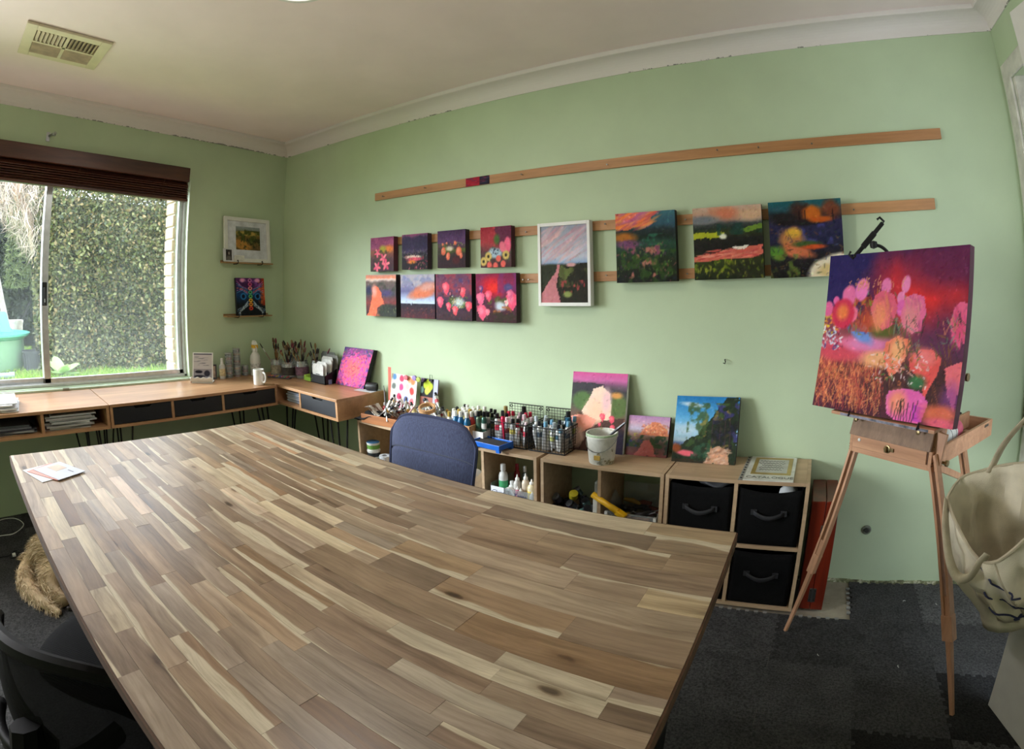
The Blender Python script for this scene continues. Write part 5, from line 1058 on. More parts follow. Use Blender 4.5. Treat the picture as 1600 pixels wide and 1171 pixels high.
# upper row
c = Can(N, N, 11); c.grad([(0, (132, 66, 104)), (.3, (150, 80, 116)), (.45, (150, 96, 80)), (.65, (96, 66, 72)), (1, (70, 48, 62))]); c.patch(.5, 6, (176, 96, 130), .6, (0, 1, 0, .4)); c.ell(.82, .36, .2, .1, (222, 130, 70), soft=.9); c.ell(.55, .36, .14, .1, (170, 160, 66), soft=.9)
c.patch(.55, 8, (70, 76, 52), .7, (0, 1, .4, 1))
for x, y, r in ((.32, .47, .13), (.58, .64, .15), (.68, .82, .16), (.3, .88, .15)):
    for k in range(5): a = k * 1.257 + x * 5; c.ell(x + r * .55 * math.cos(a), y + r * .55 * math.sin(a), r * .55, r * .26, PINK[k % 4], a, .3)
c.tex(9); wallcan(c, 'small canvas of pink star lilies, leftmost in the upper row', -2.366, -2.168, 1.425, 1.625, (96, 40, 58))
c = Can(N, N, 12); c.grad([(0, (150, 84, 120)), (.25, (90, 66, 100)), (.42, (66, 56, 86)), (.5, (84, 70, 100)), (.6, (46, 42, 52)), (1, (44, 32, 40))])
for x, r in ((.1, .12), (.28, .16), (.6, .18), (.78, .17), (.93, .1)): c.ell(x, .25, r, .2, (58, 50, 78), 0, .5, .9, .3)
c.strokes(90, (0, 1, .45, .65), [(40, 36, 44), (90, 84, 100), (120, 110, 110)], .06, .02, 1.4, .3); c.ell(.45, .66, .32, .05, (236, 210, 196), soft=.6); c.ell(.5, .72, .3, .05, (216, 90, 110), soft=.6); c.ell(.4, .8, .16, .05, (220, 130, 60), soft=.8)
c.strokes(80, (0, 1, .58, 1), [(170, 60, 90), (60, 40, 60), (200, 110, 130), (50, 70, 50), (120, 90, 70)], .08, .02, 1.5, .4); c.tex(9); wallcan(c, 'small canvas of a dusky pond under purple trees in the upper row', -2.100, -1.906, 1.431, 1.627, (60, 36, 56))
c = Can(N, N, 13); c.grad([(0, (74, 52, 84)), (.3, (98, 70, 108)), (.42, (90, 70, 84)), (.6, (70, 66, 54)), (.75, (60, 46, 52)), (1, (60, 36, 46))]); c.patch(.48, 8, (88, 104, 50), .8, (0, 1, .38, .62)); c.ell(.45, .5, .13, .06, (206, 196, 176), soft=.9)
for x, y, rx, ry in ((.23, .56, .085, .11), (.4, .70, .07, .11), (.78, .58, .10, .12), (.86, .70, .05, .08), (.66, .36, .05, .05), (.2, .38, .03, .04), (.36, .36, .025, .03)): c.ell(x, y, rx, ry, (232, 122, 96), .1, .25, .95, .1); c.ell(x - .02, y - .02, rx * .5, ry * .5, (240, 150, 126), soft=.8)
c.ell(.68, .82, .13, .1, (84, 40, 46), soft=.5); c.strokes(40, (.1, .9, .35, .55), [(120, 150, 60), (160, 170, 90)], .04, .012, 1.2, .5); c.tex(9); wallcan(c, 'small canvas of coral buds on dark plum ground in the upper row', -1.834, -1.647, 1.434, 1.630, (44, 28, 42))
c = Can(N, N, 14); c.grad([(0, (150, 46, 62)), (.4, (170, 70, 76)), (.7, (90, 70, 70)), (1, (80, 50, 56))]); c.poly([(.45, 0), (1, 0), (1, .5), (.6, .5)], (92, 48, 78), .8, .06); c.patch(.55, 5, (196, 80, 84), .7, (0, .5, 0, .5)); c.patch(.5, 8, (78, 96, 76), .7, (0, 1, .42, .9)); c.ell(.55, .33, .09, .12, (80, 110, 60), soft=.9)
c.ell(.5, .66, .22, .12, (170, 190, 204), soft=.5, wob=.2); c.strokes(24, (.38, .62, .55, .7), [(50, 56, 80), (40, 46, 60)], .08, .015, .9, .7)
c.ell(.88, .5, .11, .22, (232, 110, 140), .1, .2); c.ell(.74, .52, .10, .14, (226, 120, 140), -.4, .2)
for x, y in ((.27, .74), (.11, .86), (.84, .72)): c.ell(x, y, .11, .11 , (206, 180, 110), soft=.3); c.ell(x, y, .04, .04, (60, 56, 40), soft=.5)
for x, y in ((.6, .8), (.3, .95), (.75, .93), (.5, .97)): c.ell(x, y, .08, .08, (226, 110, 100), soft=.3)
c.tex(9); wallcan(c, 'small canvas with yellow daisies and pink petals, rightmost in the upper row', -1.551, -1.370, 1.429, 1.629, (70, 30, 44))
# lower row
c = Can(N, N, 15); c.grad([(0, (210, 150, 140)), (.08, (226, 140, 110)), (.14, (236, 210, 204)), (.2, (120, 104, 100)), (.5, (90, 80, 88)), (.7, (140, 70, 70)), (1, (60, 50, 60))]); c.patch(.52, 5, (70, 76, 66), .7, (0, 1, .2, .5)); c.ell(.12, .38, .1, .1, (56, 60, 90), soft=.8); c.ell(.7, .45, .2, .08, (90, 80, 120), soft=.9)
c.poly([(.34, .27), (.46, .3), (.6, .6), (.62, .72), (.4, .8), (.36, 1), (.04, 1), (.1, .9), (.2, .62), (.24, .36)], (244, 122, 92), 1, .03); c.patch(.55, 6, (250, 150, 110), .6, (.15, .55, .3, 1)); c.ell(.3, .4, .08, .14, (244, 160, 150), soft=.9); c.ell(.78, .9, .36, .2, (62, 66, 60), soft=.3, wob=.1); c.strokes(30, (.5, 1, .75, .95), [(120, 120, 90), (90, 100, 70), (70, 60, 80)], .05, .014, 1.4, .3); c.tex(9)
wallcan(c, 'canvas of a glowing coral path through dark hills, leftmost in the lower row', -2.410, -2.150, 1.162, 1.405, (40, 30, 40))
c = Can(N, N, 16); c.grad([(0, (140, 146, 186)), (.2, (150, 150, 176)), (.4, (120, 116, 160)), (.55, (176, 190, 220)), (.66, (206, 220, 240)), (.67, (206, 220, 238)), (.685, (50, 48, 64)), (.75, (58, 44, 56)), (1, (88, 44, 54))], .01); c.patch(.5, 4, (196, 186, 190), .7, (0, 1, 0, .3)); c.ell(.72, .38, .42, .15, (206, 130, 110), -.25, .5, .95, .25); c.ell(.62, .44, .36, .10, (222, 130, 96), -.2, .7, .9, .3); c.ell(.8, .3, .2, .08, (214, 160, 150), -.2, .8)
c.strokes(120, (0, 1, .76, 1), [(110, 50, 56), (70, 40, 56), (130, 70, 60), (54, 40, 50)], .06, .02, .3, .8, .6); c.tex(8); wallcan(c, 'canvas of an orange cloud over a flat dark field in the lower row', -2.112, -1.857, 1.162, 1.403, (46, 36, 60))
def tulips(seed, base, pos, centre, label, x0, x1, edge):
    c = Can(N + 4, N + 4, seed); c.grad(base, .1); c.patch(.5, 5, (170, 70, 80), .6, (0, 1, 0, .5)); c.patch(.55, 6, (70, 76, 130), .6, (0, 1, .1, .6)); c.patch(.5, 7, (54, 42, 54), .7, (0, 1, .55, 1))
    c.patch(.42, 8, (86, 104, 60), .8, (.35, .9, .5, .75)); c.ell(centre[0], centre[1], .14, .09, (196, 206, 204), soft=.8, wob=.3); c.strokes(50, (centre[0] - .2, centre[0] + .2, centre[1] - .15, centre[1] + .12), [(220, 220, 200), (90, 130, 90), (206, 190, 110), (80, 110, 150)], .05, .015, .8, 1.)
    for x, y, r, col in pos: c.tulip(x, y, r, col, (248, 150, 160))
    c.strokes(40, (0, 1, .8, 1), [(80, 50, 50), (120, 70, 50), (60, 60, 44)], .07, .012, 1.3, .4, .6); c.tex(9); return wallcan(c, label, x0, x1, 1.159, 1.401, edge)
HP = (242, 92, 116)
tulips(17, [(0, (110, 74, 104)), (.3, (140, 70, 92)), (.55, (80, 60, 84)), (1, (70, 46, 54))], [(.3, .34, .11, HP), (.13, .64, .10, (240, 100, 130)), (.37, .73, .075, HP), (.55, .82, .085, (244, 96, 106)), (.92, .72, .09, (236, 90, 110)), (.76, .42, .09, (240, 96, 112)), (.43, .46, .06, (60, 36, 60)), (.68, .37, .05, (90, 34, 56))], (.66, .62), 'canvas of many small hot pink tulips on mottled violet in the lower row', -1.848, -1.610, (36, 26, 40))
cc_ = [(0, (126, 44, 84)), (.3, (150, 50, 88)), (.6, (96, 50, 72)), (1, (66, 40, 44))]
c = Can(N + 4, N + 4, 18); c.grad(cc_, .1); c.ell(.45, .27, .25, .2, (214, 40, 56), soft=.9, wob=.2); c.ell(.45, .3, .12, .08, (232, 60, 50), soft=.9); c.patch(.55, 5, (120, 60, 120), .6, (.55, 1, 0, .5)); c.ell(.82, .3, .1, .08, (90, 80, 130), soft=.6); c.patch(.42, 8, (92, 100, 50), .8, (.3, .8, .45, .65)); c.ell(.64, .68, .14, .09, (200, 210, 220), soft=.7, wob=.3); c.patch(.5, 9, (176, 110, 60), .8, (.2, .9, .68, .85)); c.patch(.45, 9, (60, 56, 40), .7, (.2, 1, .8, 1))
for x, y, r, col in ((.12, .56, .11, (238, 110, 150)), (.33, .49, .09, (238, 90, 120)), (.9, .6, .14, (240, 96, 130)), (.16, .84, .13, (242, 104, 136)), (.3, .82, .06, (246, 130, 150)), (.86, .46, .08, (226, 110, 150)), (.77, .62, .05, (230, 214, 200)), (.14, .34, .06, (96, 70, 130))): c.tulip(x, y, r, col, (246, 150, 170))
c.tex(9); wallcan(c, 'canvas of pink tulips under a red glow, rightmost in the lower row', -1.583, -1.345, 1.158, 1.399, (52, 24, 40))
# white framed path
c = Can(50, 72, 19); c.grad([(0, (150, 156, 172)), (.25, (176, 176, 190)), (.42, (190, 192, 206)), (.49, (150, 170, 200)), (.5, (120, 140, 170)), (.515, (70, 76, 60)), (1, (52, 42, 38))], .008); c.strokes(60, (0, 1, .05, .42), [(206, 150, 160), (200, 176, 186), (190, 196, 210), (214, 170, 170)], .5, .05, -.55, .12, .45)
c.poly([(0, .52), (.36, .51), (.3, .62), (.1, .78), (0, .86)], (58, 62, 48), 1, .01); c.poly([(.37, .51), (.43, .52), (.42, .64), (.33, .78), (.4, .92), (.42, 1), (0, 1), (0, .9), (.2, .72), (.34, .6)], (196, 130, 136), 1, .012); c.poly([(.42, .53), (1, .5), (1, 1), (.46, 1), (.34, .78)], (48, 46, 36), 1, .012); c.poly([(.43, .54), (.68, .56), (.7, .6), (.5, .72), (.4, .68)], (110, 120, 70), .9, .03); c.patch(.56, 9, (84, 90, 54), .7, (.4, 1, .52, .8)); c.patch(.62, 14, (170, 80, 80), .9, (.35, .95, .72, .95)); c.ell(.66, .52, .1, .025, (206, 160, 160), soft=.4); c.ell(.58, .9, .09, .04, (140, 150, 90), soft=.5); c.tex(7)
r = canvas(c, 'tall white framed painting of a pink path to a seaside house', (-1.208, YB - .046, 1.257), (.238, 0, 0), (0, 0, .352), .02, (226, 226, 222))
wf = mat('white_frame', (232, 230, 226), .4, var=.02); fb = MB()
for (x0, x1, z0, z1) in ((-.014, 0, -.016, .368), (.238, .252, -.016, .368), (0, .238, -.016, 0), (0, .238, .352, .368)): MB().box(x0, x1, -.006, .032, z0, z1).build('frame_rail', wf, r, bevel=.0012)
# three bigger landscapes
N2 = 74
c = Can(N2, N2, 20); c.grad([(0, (70, 110, 120)), (.2, (60, 90, 104)), (.27, (48, 58, 60)), (.36, (40, 50, 44)), (.45, (50, 80, 66)), (.7, (48, 56, 40)), (1, (34, 36, 32))], .02); c.poly([(0, 0), (.74, 0), (.5, .2), (.2, .26), (0, .22)], (214, 120, 80), .95, .05, 4); c.strokes(60, (0, .6, .0, .22), [(230, 130, 70), (200, 90, 110), (240, 160, 100), (190, 110, 150)], .3, .05, -.35, .12, .6); c.ell(.16, .36, .2, .07, (170, 110, 50), soft=.7, wob=.3); c.ell(.2, .46, .22, .06, (120, 80, 110), soft=.7, wob=.3); c.patch(.5, 7, (60, 120, 96), .7, (.4, 1, .32, .48))
c.patch(.54, 9, (150, 80, 110), .8, (.1, .75, .48, .65)); c.patch(.58, 10, (206, 130, 120), .8, (.2, .75, .5, .95)); c.patch(.5, 8, (60, 90, 40), .7, (.1, 1, .55, 1)); c.patch(.6, 12, (96, 130, 60), .8, (.3, .9, .55, .9)); c.strokes(140, (0, 1, .4, 1), [(50, 70, 44), (90, 60, 90), (150, 90, 90), (40, 50, 70), (110, 130, 70)], .05, .016, 1.3, .7, .6); c.tex(8)
wallcan(c, 'square canvas of an orange and teal sunset over a purple meadow', -.831, -.560, 1.341, 1.641, (34, 32, 34), .036)
c = Can(N2, N2, 21); c.grad([(0, (196, 170, 150)), (.12, (186, 150, 130)), (.2, (150, 140, 136)), (.24, (80, 84, 84)), (.3, (50, 58, 52)), (.36, (60, 70, 40)), (.45, (44, 44, 40)), (.6, (40, 38, 36)), (.78, (60, 70, 36)), (1, (40, 46, 30))], .02); c.ell(.5, .1, .2, .09, (206, 120, 90), .2, .9, .8, .3); c.ell(.15, .18, .2, .06, (120, 124, 130), soft=.8, wob=.3); c.ell(.85, .14, .2, .08, (206, 170, 140), soft=.9); c.poly([(0, .36), (.2, .35), (.47, .37), (.42, .44), (.2, .43), (0, .44)], (176, 180, 54), .95, .02, 10); c.ell(.44, .42, .05, .035, (226, 226, 206), soft=.5, wob=.2); c.poly([(.68, .34), (1, .26), (1, .32), (.8, .38)], (120, 150, 60), .9, .02); c.patch(.5, 5, (40, 70, 64), .8, (.35, 1, .24, .4))
c.poly([(0, .69), (.3, .64), (.6, .58), (1, .56), (1, .68), (.85, .73), (.5, .73), (0, .76)], (206, 110, 96), 1, .012); c.strokes(60, (.05, .95, .6, .72), [(226, 130, 110), (190, 80, 80), (236, 160, 140)], .16, .02, -.1, .12, .6); c.poly([(.56, .58), (.8, .55), (.76, .6), (.62, .61)], (236, 226, 214), .95, .01); c.patch(.5, 8, (150, 160, 50), .8, (0, .75, .73, .9)); c.ell(.8, .9, .3, .14, (52, 54, 38), soft=.5, wob=.2); c.strokes(80, (0, 1, .75, 1), [(120, 140, 40), (70, 84, 34), (170, 170, 70), (46, 50, 30)], .06, .02, 1.3, .5, .6); c.tex(8)
wallcan(c, 'square canvas of a pink lake between dark green hills', -.482, -.188, 1.343, 1.639, (40, 40, 38), .036)
c = Can(N2, N2, 22); c.grad([(0, (44, 100, 106)), (.12, (50, 86, 96)), (.2, (40, 44, 48)), (.28, (54, 50, 80)), (.5, (50, 50, 76)), (.75, (44, 40, 44)), (1, (34, 32, 30))], .03)
for x, y, rx, ry, col in ((.45, .16, .14, .13, (70, 46, 40)), (.62, .19, .14, .1, (200, 110, 44)), (.86, .15, .12, .12, (120, 70, 50)), (.2, .24, .2, .07, (44, 40, 40)), (.45, .3, .3, .04, (40, 34, 36)), (.72, .27, .14, .04, (190, 96, 40))): c.ell(x, y, rx, ry, col, 0, .6, .95, .35)
for x in (.42, .5, .88): c.line([(x, .3), (x + .01, .14)], (40, 28, 28), .006)
c.patch(.5, 6, (80, 80, 140), .7, (.45, 1, .32, .6)); c.patch(.55, 7, (96, 116, 140), .8, (.6, 1, .6, .8)); c.ell(.3, .52, .16, .16, (190, 130, 80), .4, .5, .95, .4); c.ell(.36, .66, .22, .08, (206, 120, 84), .2, .5, .95, .35); c.ell(.34, .42, .1, .06, (214, 170, 70), soft=.7, wob=.3); c.ell(.5, .58, .18, .04, (70, 90, 50), soft=.7); c.ell(.1, .68, .12, .08, (96, 140, 60), soft=.8, wob=.4); c.ell(.6, .62, .16, .03, (200, 90, 50), soft=.7); c.patch(.55, 10, (110, 130, 60), .7, (0, .4, .7, 1)); c.ell(.86, .90, .34, .17, (226, 214, 190), -.25, .25, 1, .1); c.ell(.8, .93, .2, .08, (206, 180, 120), -.2, .8, .8, .3)
c.strokes(120, (0, 1, .3, 1), [(60, 60, 90), (120, 80, 50), (40, 40, 50), (150, 120, 80), (60, 80, 50)], .06, .016, .3, .8, .5); c.tex(8)
wallcan(c, 'square canvas of an autumn night river, partly behind the easel', -.159, .146, 1.339, 1.641, (40, 40, 44), .036)
# ------------------------------------------------------------------ canvases leaning on the shelves and desk
c = Can(60, 60, 23, (190, 76, 130)); c.ell(.5, .54, .62, .62, (226, 100, 140), 0, 1., 1.); c.ell(.5, .54, .3, .3, (238, 116, 120), 0, 1., 1.); c.poly([(0, 0), (1, 0), (1, .12), (0, .3)], (100, 70, 120), .8, .06)
for k in range(700):
    r_ = math.sqrt(c.g.random()) * .78; a = c.g.random() * 2 * PI; x, y = .5 + r_ * math.cos(a), .54 + r_ * math.sin(a) * 1.; q = r_ / .75
    col = [(240, 120, 110), (236, 96, 130), (214, 90, 160), (160, 80, 150), (96, 66, 120), (76, 56, 100)][min(5, int(q * 5.2 + c.g.random()))]; col = tuple(min(255, v + c.g.integers(-22, 26)) for v in col)
    c.ell(x, y, .022 + .02 * q, .012 + .012 * q, col, a + PI / 2, .5, .9)
for k in range(6): a = k * PI / 3; c.line([(.5 + .07 * math.cos(a + t) * 1, .54 + .07 * math.sin(a + t)) for t in (0, .5, 1.)], (150, 60, 90), .008)
c.tex(6); canvas(c, 'pink dotted mandala canvas leaning at the end of the corner desk', (-2.684, 2.118, DT + .002), (.262, .01, 0), (.055, .052, .242), .032, (26, 24, 30))
c = Can(60, 82, 24); c.grad([(0, (206, 96, 150)), (.10, (196, 110, 160)), (.17, (120, 90, 110)), (.24, (76, 74, 76)), (.4, (86, 90, 80)), (.6, (130, 96, 84)), (1, (60, 46, 50))], .02); c.poly([(0, .15), (.4, .13), (.6, .16), (.3, .24), (0, .3)], (70, 68, 72), .95, .02, 4); c.ell(.22, .37, .18, .12, (92, 116, 74), .1, .35); c.ell(.88, .42, .16, .14, (96, 112, 70), 0, .4); c.ell(.83, .28, .1, .04, (206, 150, 90), soft=.8)
c.poly([(.4, .22), (.55, .17), (.72, .26), (.76, .42), (.74, .58), (.55, .6), (.3, .62), (.22, .5), (.33, .36)], (236, 206, 186), 1, .02, 4); c.ell(.5, .5, .2, .16, (240, 196, 170), soft=.9); c.ell(.66, .36, .08, .14, (230, 190, 190), soft=.9); c.poly([(0, .58), (.3, .54), (.5, .6), (.42, .7), (.2, .8), (0, .72)], (238, 160, 140), 1, .015); c.ell(.1, .84, .2, .14, (206, 176, 160), soft=.7); c.poly([(.4, .72), (.6, .6), (1, .56), (1, 1), (.2, 1)], (84, 62, 56), .95, .02); c.ell(.9, .9, .2, .2, (52, 44, 60), soft=.6)
for x, y, r in ((.6, .57, .055), (.77, .59, .055), (.79, .70, .05), (.56, .66, .03)): c.tulip(x, y, r, (226, 90, 110), (240, 130, 140)); c.line([(x, y + .05), (x - .02, y + .2)], (110, 90, 60), .006)
c.tex(5); canvas(c, 'tall pink hill painting with a white edge leaning behind the bucket', (-1.046, 2.105, SZ + .001), (.266, .0, 0), (-.010, .082, .352), .022, (232, 230, 226))
c = Can(54, 54, 25); c.grad([(0, (170, 130, 170)), (.2, (196, 160, 180)), (.35, (190, 180, 200)), (.5, (150, 120, 110)), (.7, (90, 80, 76)), (1, (130, 80, 80))], .03); c.poly([(.3, .48), (.42, .3), (.6, .14), (.74, .16), (.98, .32), (1, .5)], (206, 130, 100), 1, .03, 8); c.strokes(70, (.35, 1, .2, .48), [(230, 160, 120), (180, 100, 90), (214, 180, 150), (200, 120, 80)], .09, .03, .7, .6, .7); c.patch(.45, 7, (60, 80, 56), .9, (0, 1, .48, .8)); c.patch(.56, 8, (176, 170, 90), .8, (0, .5, .45, .6)); c.patch(.55, 8, (60, 64, 110), .8, (0, .4, .6, .95)); c.poly([(.42, .62), (.56, .6), (.66, .75), (.76, 1), (.2, 1), (.36, .8)], (176, 104, 100), 1, .03); c.patch(.5, 8, (50, 70, 60), .8, (.7, 1, .55, .95)); c.tex(8)
canvas(c, 'small canvas of an orange mountain leaning between the two larger ones', (-.772, 2.118, SZ + .001), (.188, 0, 0), (.0, .045, .172), .022, (70, 40, 56))
c = Can(80, 80, 26); c.grad([(0, (44, 116, 170)), (.3, (90, 156, 200)), (.55, (150, 190, 214)), (.68, (160, 180, 190)), (.72, (90, 110, 140)), (.8, (96, 70, 56)), (1, (60, 56, 44))], .02); c.ell(.3, .14, .2, .03, (206, 216, 222), .1, .9, .8, .4); c.ell(.2, .5, .2, .08, (196, 206, 212), 0, .9, .6, .4)
c.poly([(1, 0), (.82, .02), (.7, .14), (.62, .28), (.46, .46), (.4, .58), (.22, .66), (.1, .76), (0, .8), (0, .95), (1, 1)], (48, 58, 44), 1, .03, 10); c.patch(.48, 9, (70, 90, 54), .8, (.2, 1, .1, .8)); c.patch(.56, 10, (70, 66, 120), .8, (.6, 1, .08, .8)); c.patch(.6, 11, (150, 130, 70), .7, (.35, .9, .1, .75)); c.patch(.5, 6, (40, 40, 40), .7, (.6, 1, .3, .8))
for x in (.82, .9, .74, .62): c.line([(x, .75), (x - .02, .3)], (70, 56, 60), .006)
c.poly([(.55, .95), (.6, .8), (.72, .73), (.84, .78), (.92, 1), (.5, 1)], (190, 150, 126), 1, .02); c.strokes(50, (.55, .9, .78, 1), [(214, 180, 160), (160, 116, 96), (200, 150, 120)], .1, .03, -.5, .4, .7); c.ell(.22, .87, .17, .045, (226, 110, 124), .05, .5, 1, .35); c.patch(.5, 9, (60, 90, 70), .8, (.3, .6, .7, 1)); c.ell(.06, .8, .08, .06, (140, 80, 50), soft=.6); c.tex(8)
canvas(c, 'blue sky landscape with a dark wooded slope leaning on the right shelf', (-.553, 2.088, SZ + .001), (.272, 0, 0), (-.004, .080, .270), .030, (46, 36, 46))
# ------------------------------------------------------------------ picture ledges on the left wall
led = wood('ledge_pine', (176, 142, 96), (140, 106, 66), .5, axis=1, scale=3)
def ledge(label, y0, y1, z):
    r = thing('picture_ledge', label, 'shelf', (XL, (y0 + y1) / 2, z), 0, 'picture ledges'); w_ = (y1 - y0) / 2
    MB().box(0, .075, -w_, w_, 0, .009).build('ledge_board', led, r, bevel=.001); MB().box(.0, .010, -w_, w_, .009, .02).build('back_strip', led, r)
    for y in (-.10, .105): MB().tube([(.01, y, -.004), (.065, y, -.004), (.082, y, .001), (.086, y, .012), (.078, y, .022), (.072, y, .016)], .0032, 6).build('wire_hook', bk, r)
ledge('thin pine ledge carrying the white framed landscape', 1.668, 2.075, 1.487)
ledge('thin pine ledge carrying the dark symmetrical canvas', 1.690, 2.065, 1.118)
def sidecan(can, label, y0, y1, z, h, lean, xoff, depth, edge, **k): return canvas(can, label, (XL + xoff, y0, z), (0, y1 - y0, 0), (-h * math.sin(lean), 0, h * math.cos(lean)), depth, edge, **k)
# framed landscape
c = Can(44, 38, 30); c.grad([(0, (150, 156, 160)), (.15, (130, 136, 130)), (.25, (110, 100, 60)), (.5, (120, 100, 56)), (1, (104, 88, 60))], .05); c.ell(.5, .3, .5, .1, (176, 150, 84), 0, .5, 1, .2); c.patch(.48, 6, (74, 84, 44), .9, (0, 1, .15, .8)); c.ell(.25, .8, .4, .2, (176, 130, 70), .3, .4, 1, .1); c.patch(.55, 7, (56, 60, 40), .8, (.3, 1, .5, 1)); c.strokes(26, (.2, .8, .3, .8), [(60, 74, 40), (90, 104, 56), (50, 56, 40)], .12, .04, 1.5, .2, .7); c.tex(8)
w_, h_ = .385, .315; lean = .12
fr = thing('framed_picture', 'white framed watercolour of golden hills with a wide white mount', 'picture', (XL + .062, 1.675, 1.497)); fr.rotation_euler = (0, 0, 0)
Ml = Matrix.Rotation(-lean, 4, 'Y')
def fb(nm, y0, y1, z0, z1, x0, x1, m_): return MB().box(x0, x1, y0, y1, z0, z1, Ml).build(nm, m_, fr, bevel=.0008)
pw = mat('frame_white', (222, 220, 214), .4, var=.03)
for (y0, y1, z0, z1) in ((0, .026, 0, h_), (w_ - .026, w_, 0, h_), (.026, w_ - .026, 0, .026), (.026, w_ - .026, h_ - .026, h_)): fb('frame_rail', y0, y1, z0, z1, -.016, .006, pw)
fb('mount_board', .026, w_ - .026, .026, h_ - .026, -.012, -.006, mat('mount_grey', (206, 206, 212), .6)); fb('backing', .01, w_ - .01, .01, h_ - .01, -.018, -.0165, mat('backing_brown', (120, 90, 60), .8))
c.face('watercolour', lambda a, d: tuple(Ml @ Vector((-.0052, .098 + .205 * a, .088 + .165 * (1 - d)))), fr)
c = Can(20, 26, 31, (70, 66, 66)); c.ell(.5, .35, .26, .24, (40, 36, 36), soft=.4); c.ell(.55, .36, .15, .16, (150, 140, 134), soft=.6); c.ell(.5, .85, .4, .25, (110, 104, 100), soft=.6); c.tex(10)
o = thing('photo_card', 'small black and white portrait photo propped at the frame corner', 'photo', (XL + .076, 1.655, 1.497)); M2 = Matrix.Rotation(-.12, 4, 'Y'); MB().box(-.0015, 0, 0, .078, 0, .088, M2).build('card', paper, o); c.face('photo_print', lambda a, d: tuple(M2 @ Vector((.0006, .022 + .048 * a, .008 + .074 * (1 - d)))), o)
o = thing('title_card', 'cream lettered card leaning on the white frame beside the photo', 'card', (XL + .074, 1.745, 1.497)); MB().box(-.0015, 0, 0, .085, 0, .046, M2).build('card', mat('card_cream', (214, 210, 200), .6), o)
for k in range(4): MB().box(0, .0004, .012, .072 - .008 * (k % 2), .008 + k * .009, .0095 + k * .009, M2).build('print_line', mat('faint_ink', (150, 146, 140), .6), o)
# dark symmetrical canvas
c = Can(56, 66, 32, (34, 40, 56)); c.grad([(0, (90, 50, 96)), (.25, (70, 44, 84)), (.45, (36, 70, 110)), (.7, (30, 36, 44)), (1, (24, 30, 36))], .05); c.put(np.clip((np.abs(c.X - .5) - .34) * 8, 0, 1) * (c.X > .5) * (c.Y < .75) * .9, (170, 70, 40)); c.patch(.55, 9, (206, 110, 60), .7, (.78, 1, 0, .7)); c.patch(.52, 9, (150, 90, 170), .7, (.1, .9, 0, .25))
half = c.a[:, :28].copy()
for s in (-1, 1):
    for k in range(7): x0 = .5 + s * .09; c.line([(x0, .62 + .02 * k), (.5 + s * (.22 + .03 * k), .74 + .03 * k), (.5 + s * (.5 - .02 * k), .86 + .03 * k)], [(170, 190, 206), (96, 130, 160), (200, 206, 210)][k % 3], .007)
    for k in range(6): c.line([(.5 + s * .1, .3 + .03 * k), (.5 + s * .28, .24 + .02 * k), (.5 + s * .46, .1 + .06 * k)], [(190, 120, 180), (90, 160, 200), (60, 110, 170), (230, 130, 90)][k % 4], .008)
    c.ell(.5 + s * .25, .5, .1, .09, (50, 120, 180), 0, .2); c.ell(.5 + s * .25, .5, .06, .055, (24, 30, 50), 0, .2)
    c.ell(.5 + s * .26, .07, .09, .05, (220, 150, 190), 0, .6)
for k, col in enumerate(((200, 120, 180), (206, 90, 140), (236, 150, 150), (90, 176, 130), (100, 180, 110), (230, 180, 70), (230, 150, 60), (214, 80, 60))): y = .07 + k * .107; c.ell(.5, y, .07, .05, col, 0, .3); c.ell(.5, y, .03, .022, (30, 26, 34), 0, .3)
c.tex(8); sidecan(c, 'dark canvas with a mirrored pattern of rainbow discs on the lower ledge', 1.772, 2.012, 1.1275, .262, .10, .068, .022, (20, 24, 36))

# ------------------------------------------------------------------ easel with the large flower canvas
eb = wood('easel_beech', (206, 158, 124), (178, 130, 98), .45, axis=0, scale=4); eb2 = wood('easel_beech_up', (206, 158, 124), (178, 130, 98), .45, axis=2, scale=4)
brass = mat('dull_brass', (150, 132, 96), .35, .9)
E0 = Vector((.158, 1.813, 0)); ax = Vector((.24, -.212, 0)).normalized(); ay = Vector((.212, .24, 0)).normalized(); EW, ED = .325, .47; BZ0, BZ1 = .752, .812
ER = Matrix(((ax.x, ay.x, 0, E0.x), (ax.y, ay.y, 0, E0.y), (0, 0, 1, 0), (0, 0, 0, 1)))
ea = thing('box_easel', 'beech box easel on splayed legs holding the large flower canvas', 'easel', (0, 0, 0)); ea.matrix_world = ER
for nm, (x0, x1, y0, y1, z0, z1) in (('box_side', (0, .012, 0, ED, BZ0, BZ1)), ('box_side', (EW - .012, EW, 0, ED, BZ0, BZ1)), ('box_back', (.012, EW - .012, ED - .012, ED, BZ0, BZ1)), ('box_front_rail', (.012, EW - .012, -.0, .012, BZ0, BZ0 + .018)), ('box_floor', (.012, EW - .012, .012, ED - .012, BZ0 + .004, BZ0 + .009)), ('partition', (.012, EW - .012, .30, .306, BZ0 + .009, BZ1 - .01)), ('inner_block', (EW - .10, EW - .09, .306, ED - .012, BZ0 + .02, BZ1 + .018))): MB().box(x0, x1, y0, y1, z0, z1).build(nm, eb, ea, bevel=.0012)
d = MB().box(.016, EW - .016, -.006, .008, BZ0 + .020, BZ1 + .002).build('drawer', eb, ea, bevel=.0012)
MB().lathe([(.013, 0), (.013, .004), (.006, .006), (0, .006)], n=16, M=Matrix.Translation((EW * .50, -.006, BZ0 + .040)) @ Matrix.Rotation(PI / 2, 4, 'X')).build('latch_plate', brass, d, smooth=True); MB().box(EW * .5 - .004, EW * .5 + .004, -.022, -.010, BZ0 + .032, BZ0 + .050).build('latch_turn', brass, d, bevel=.0015)
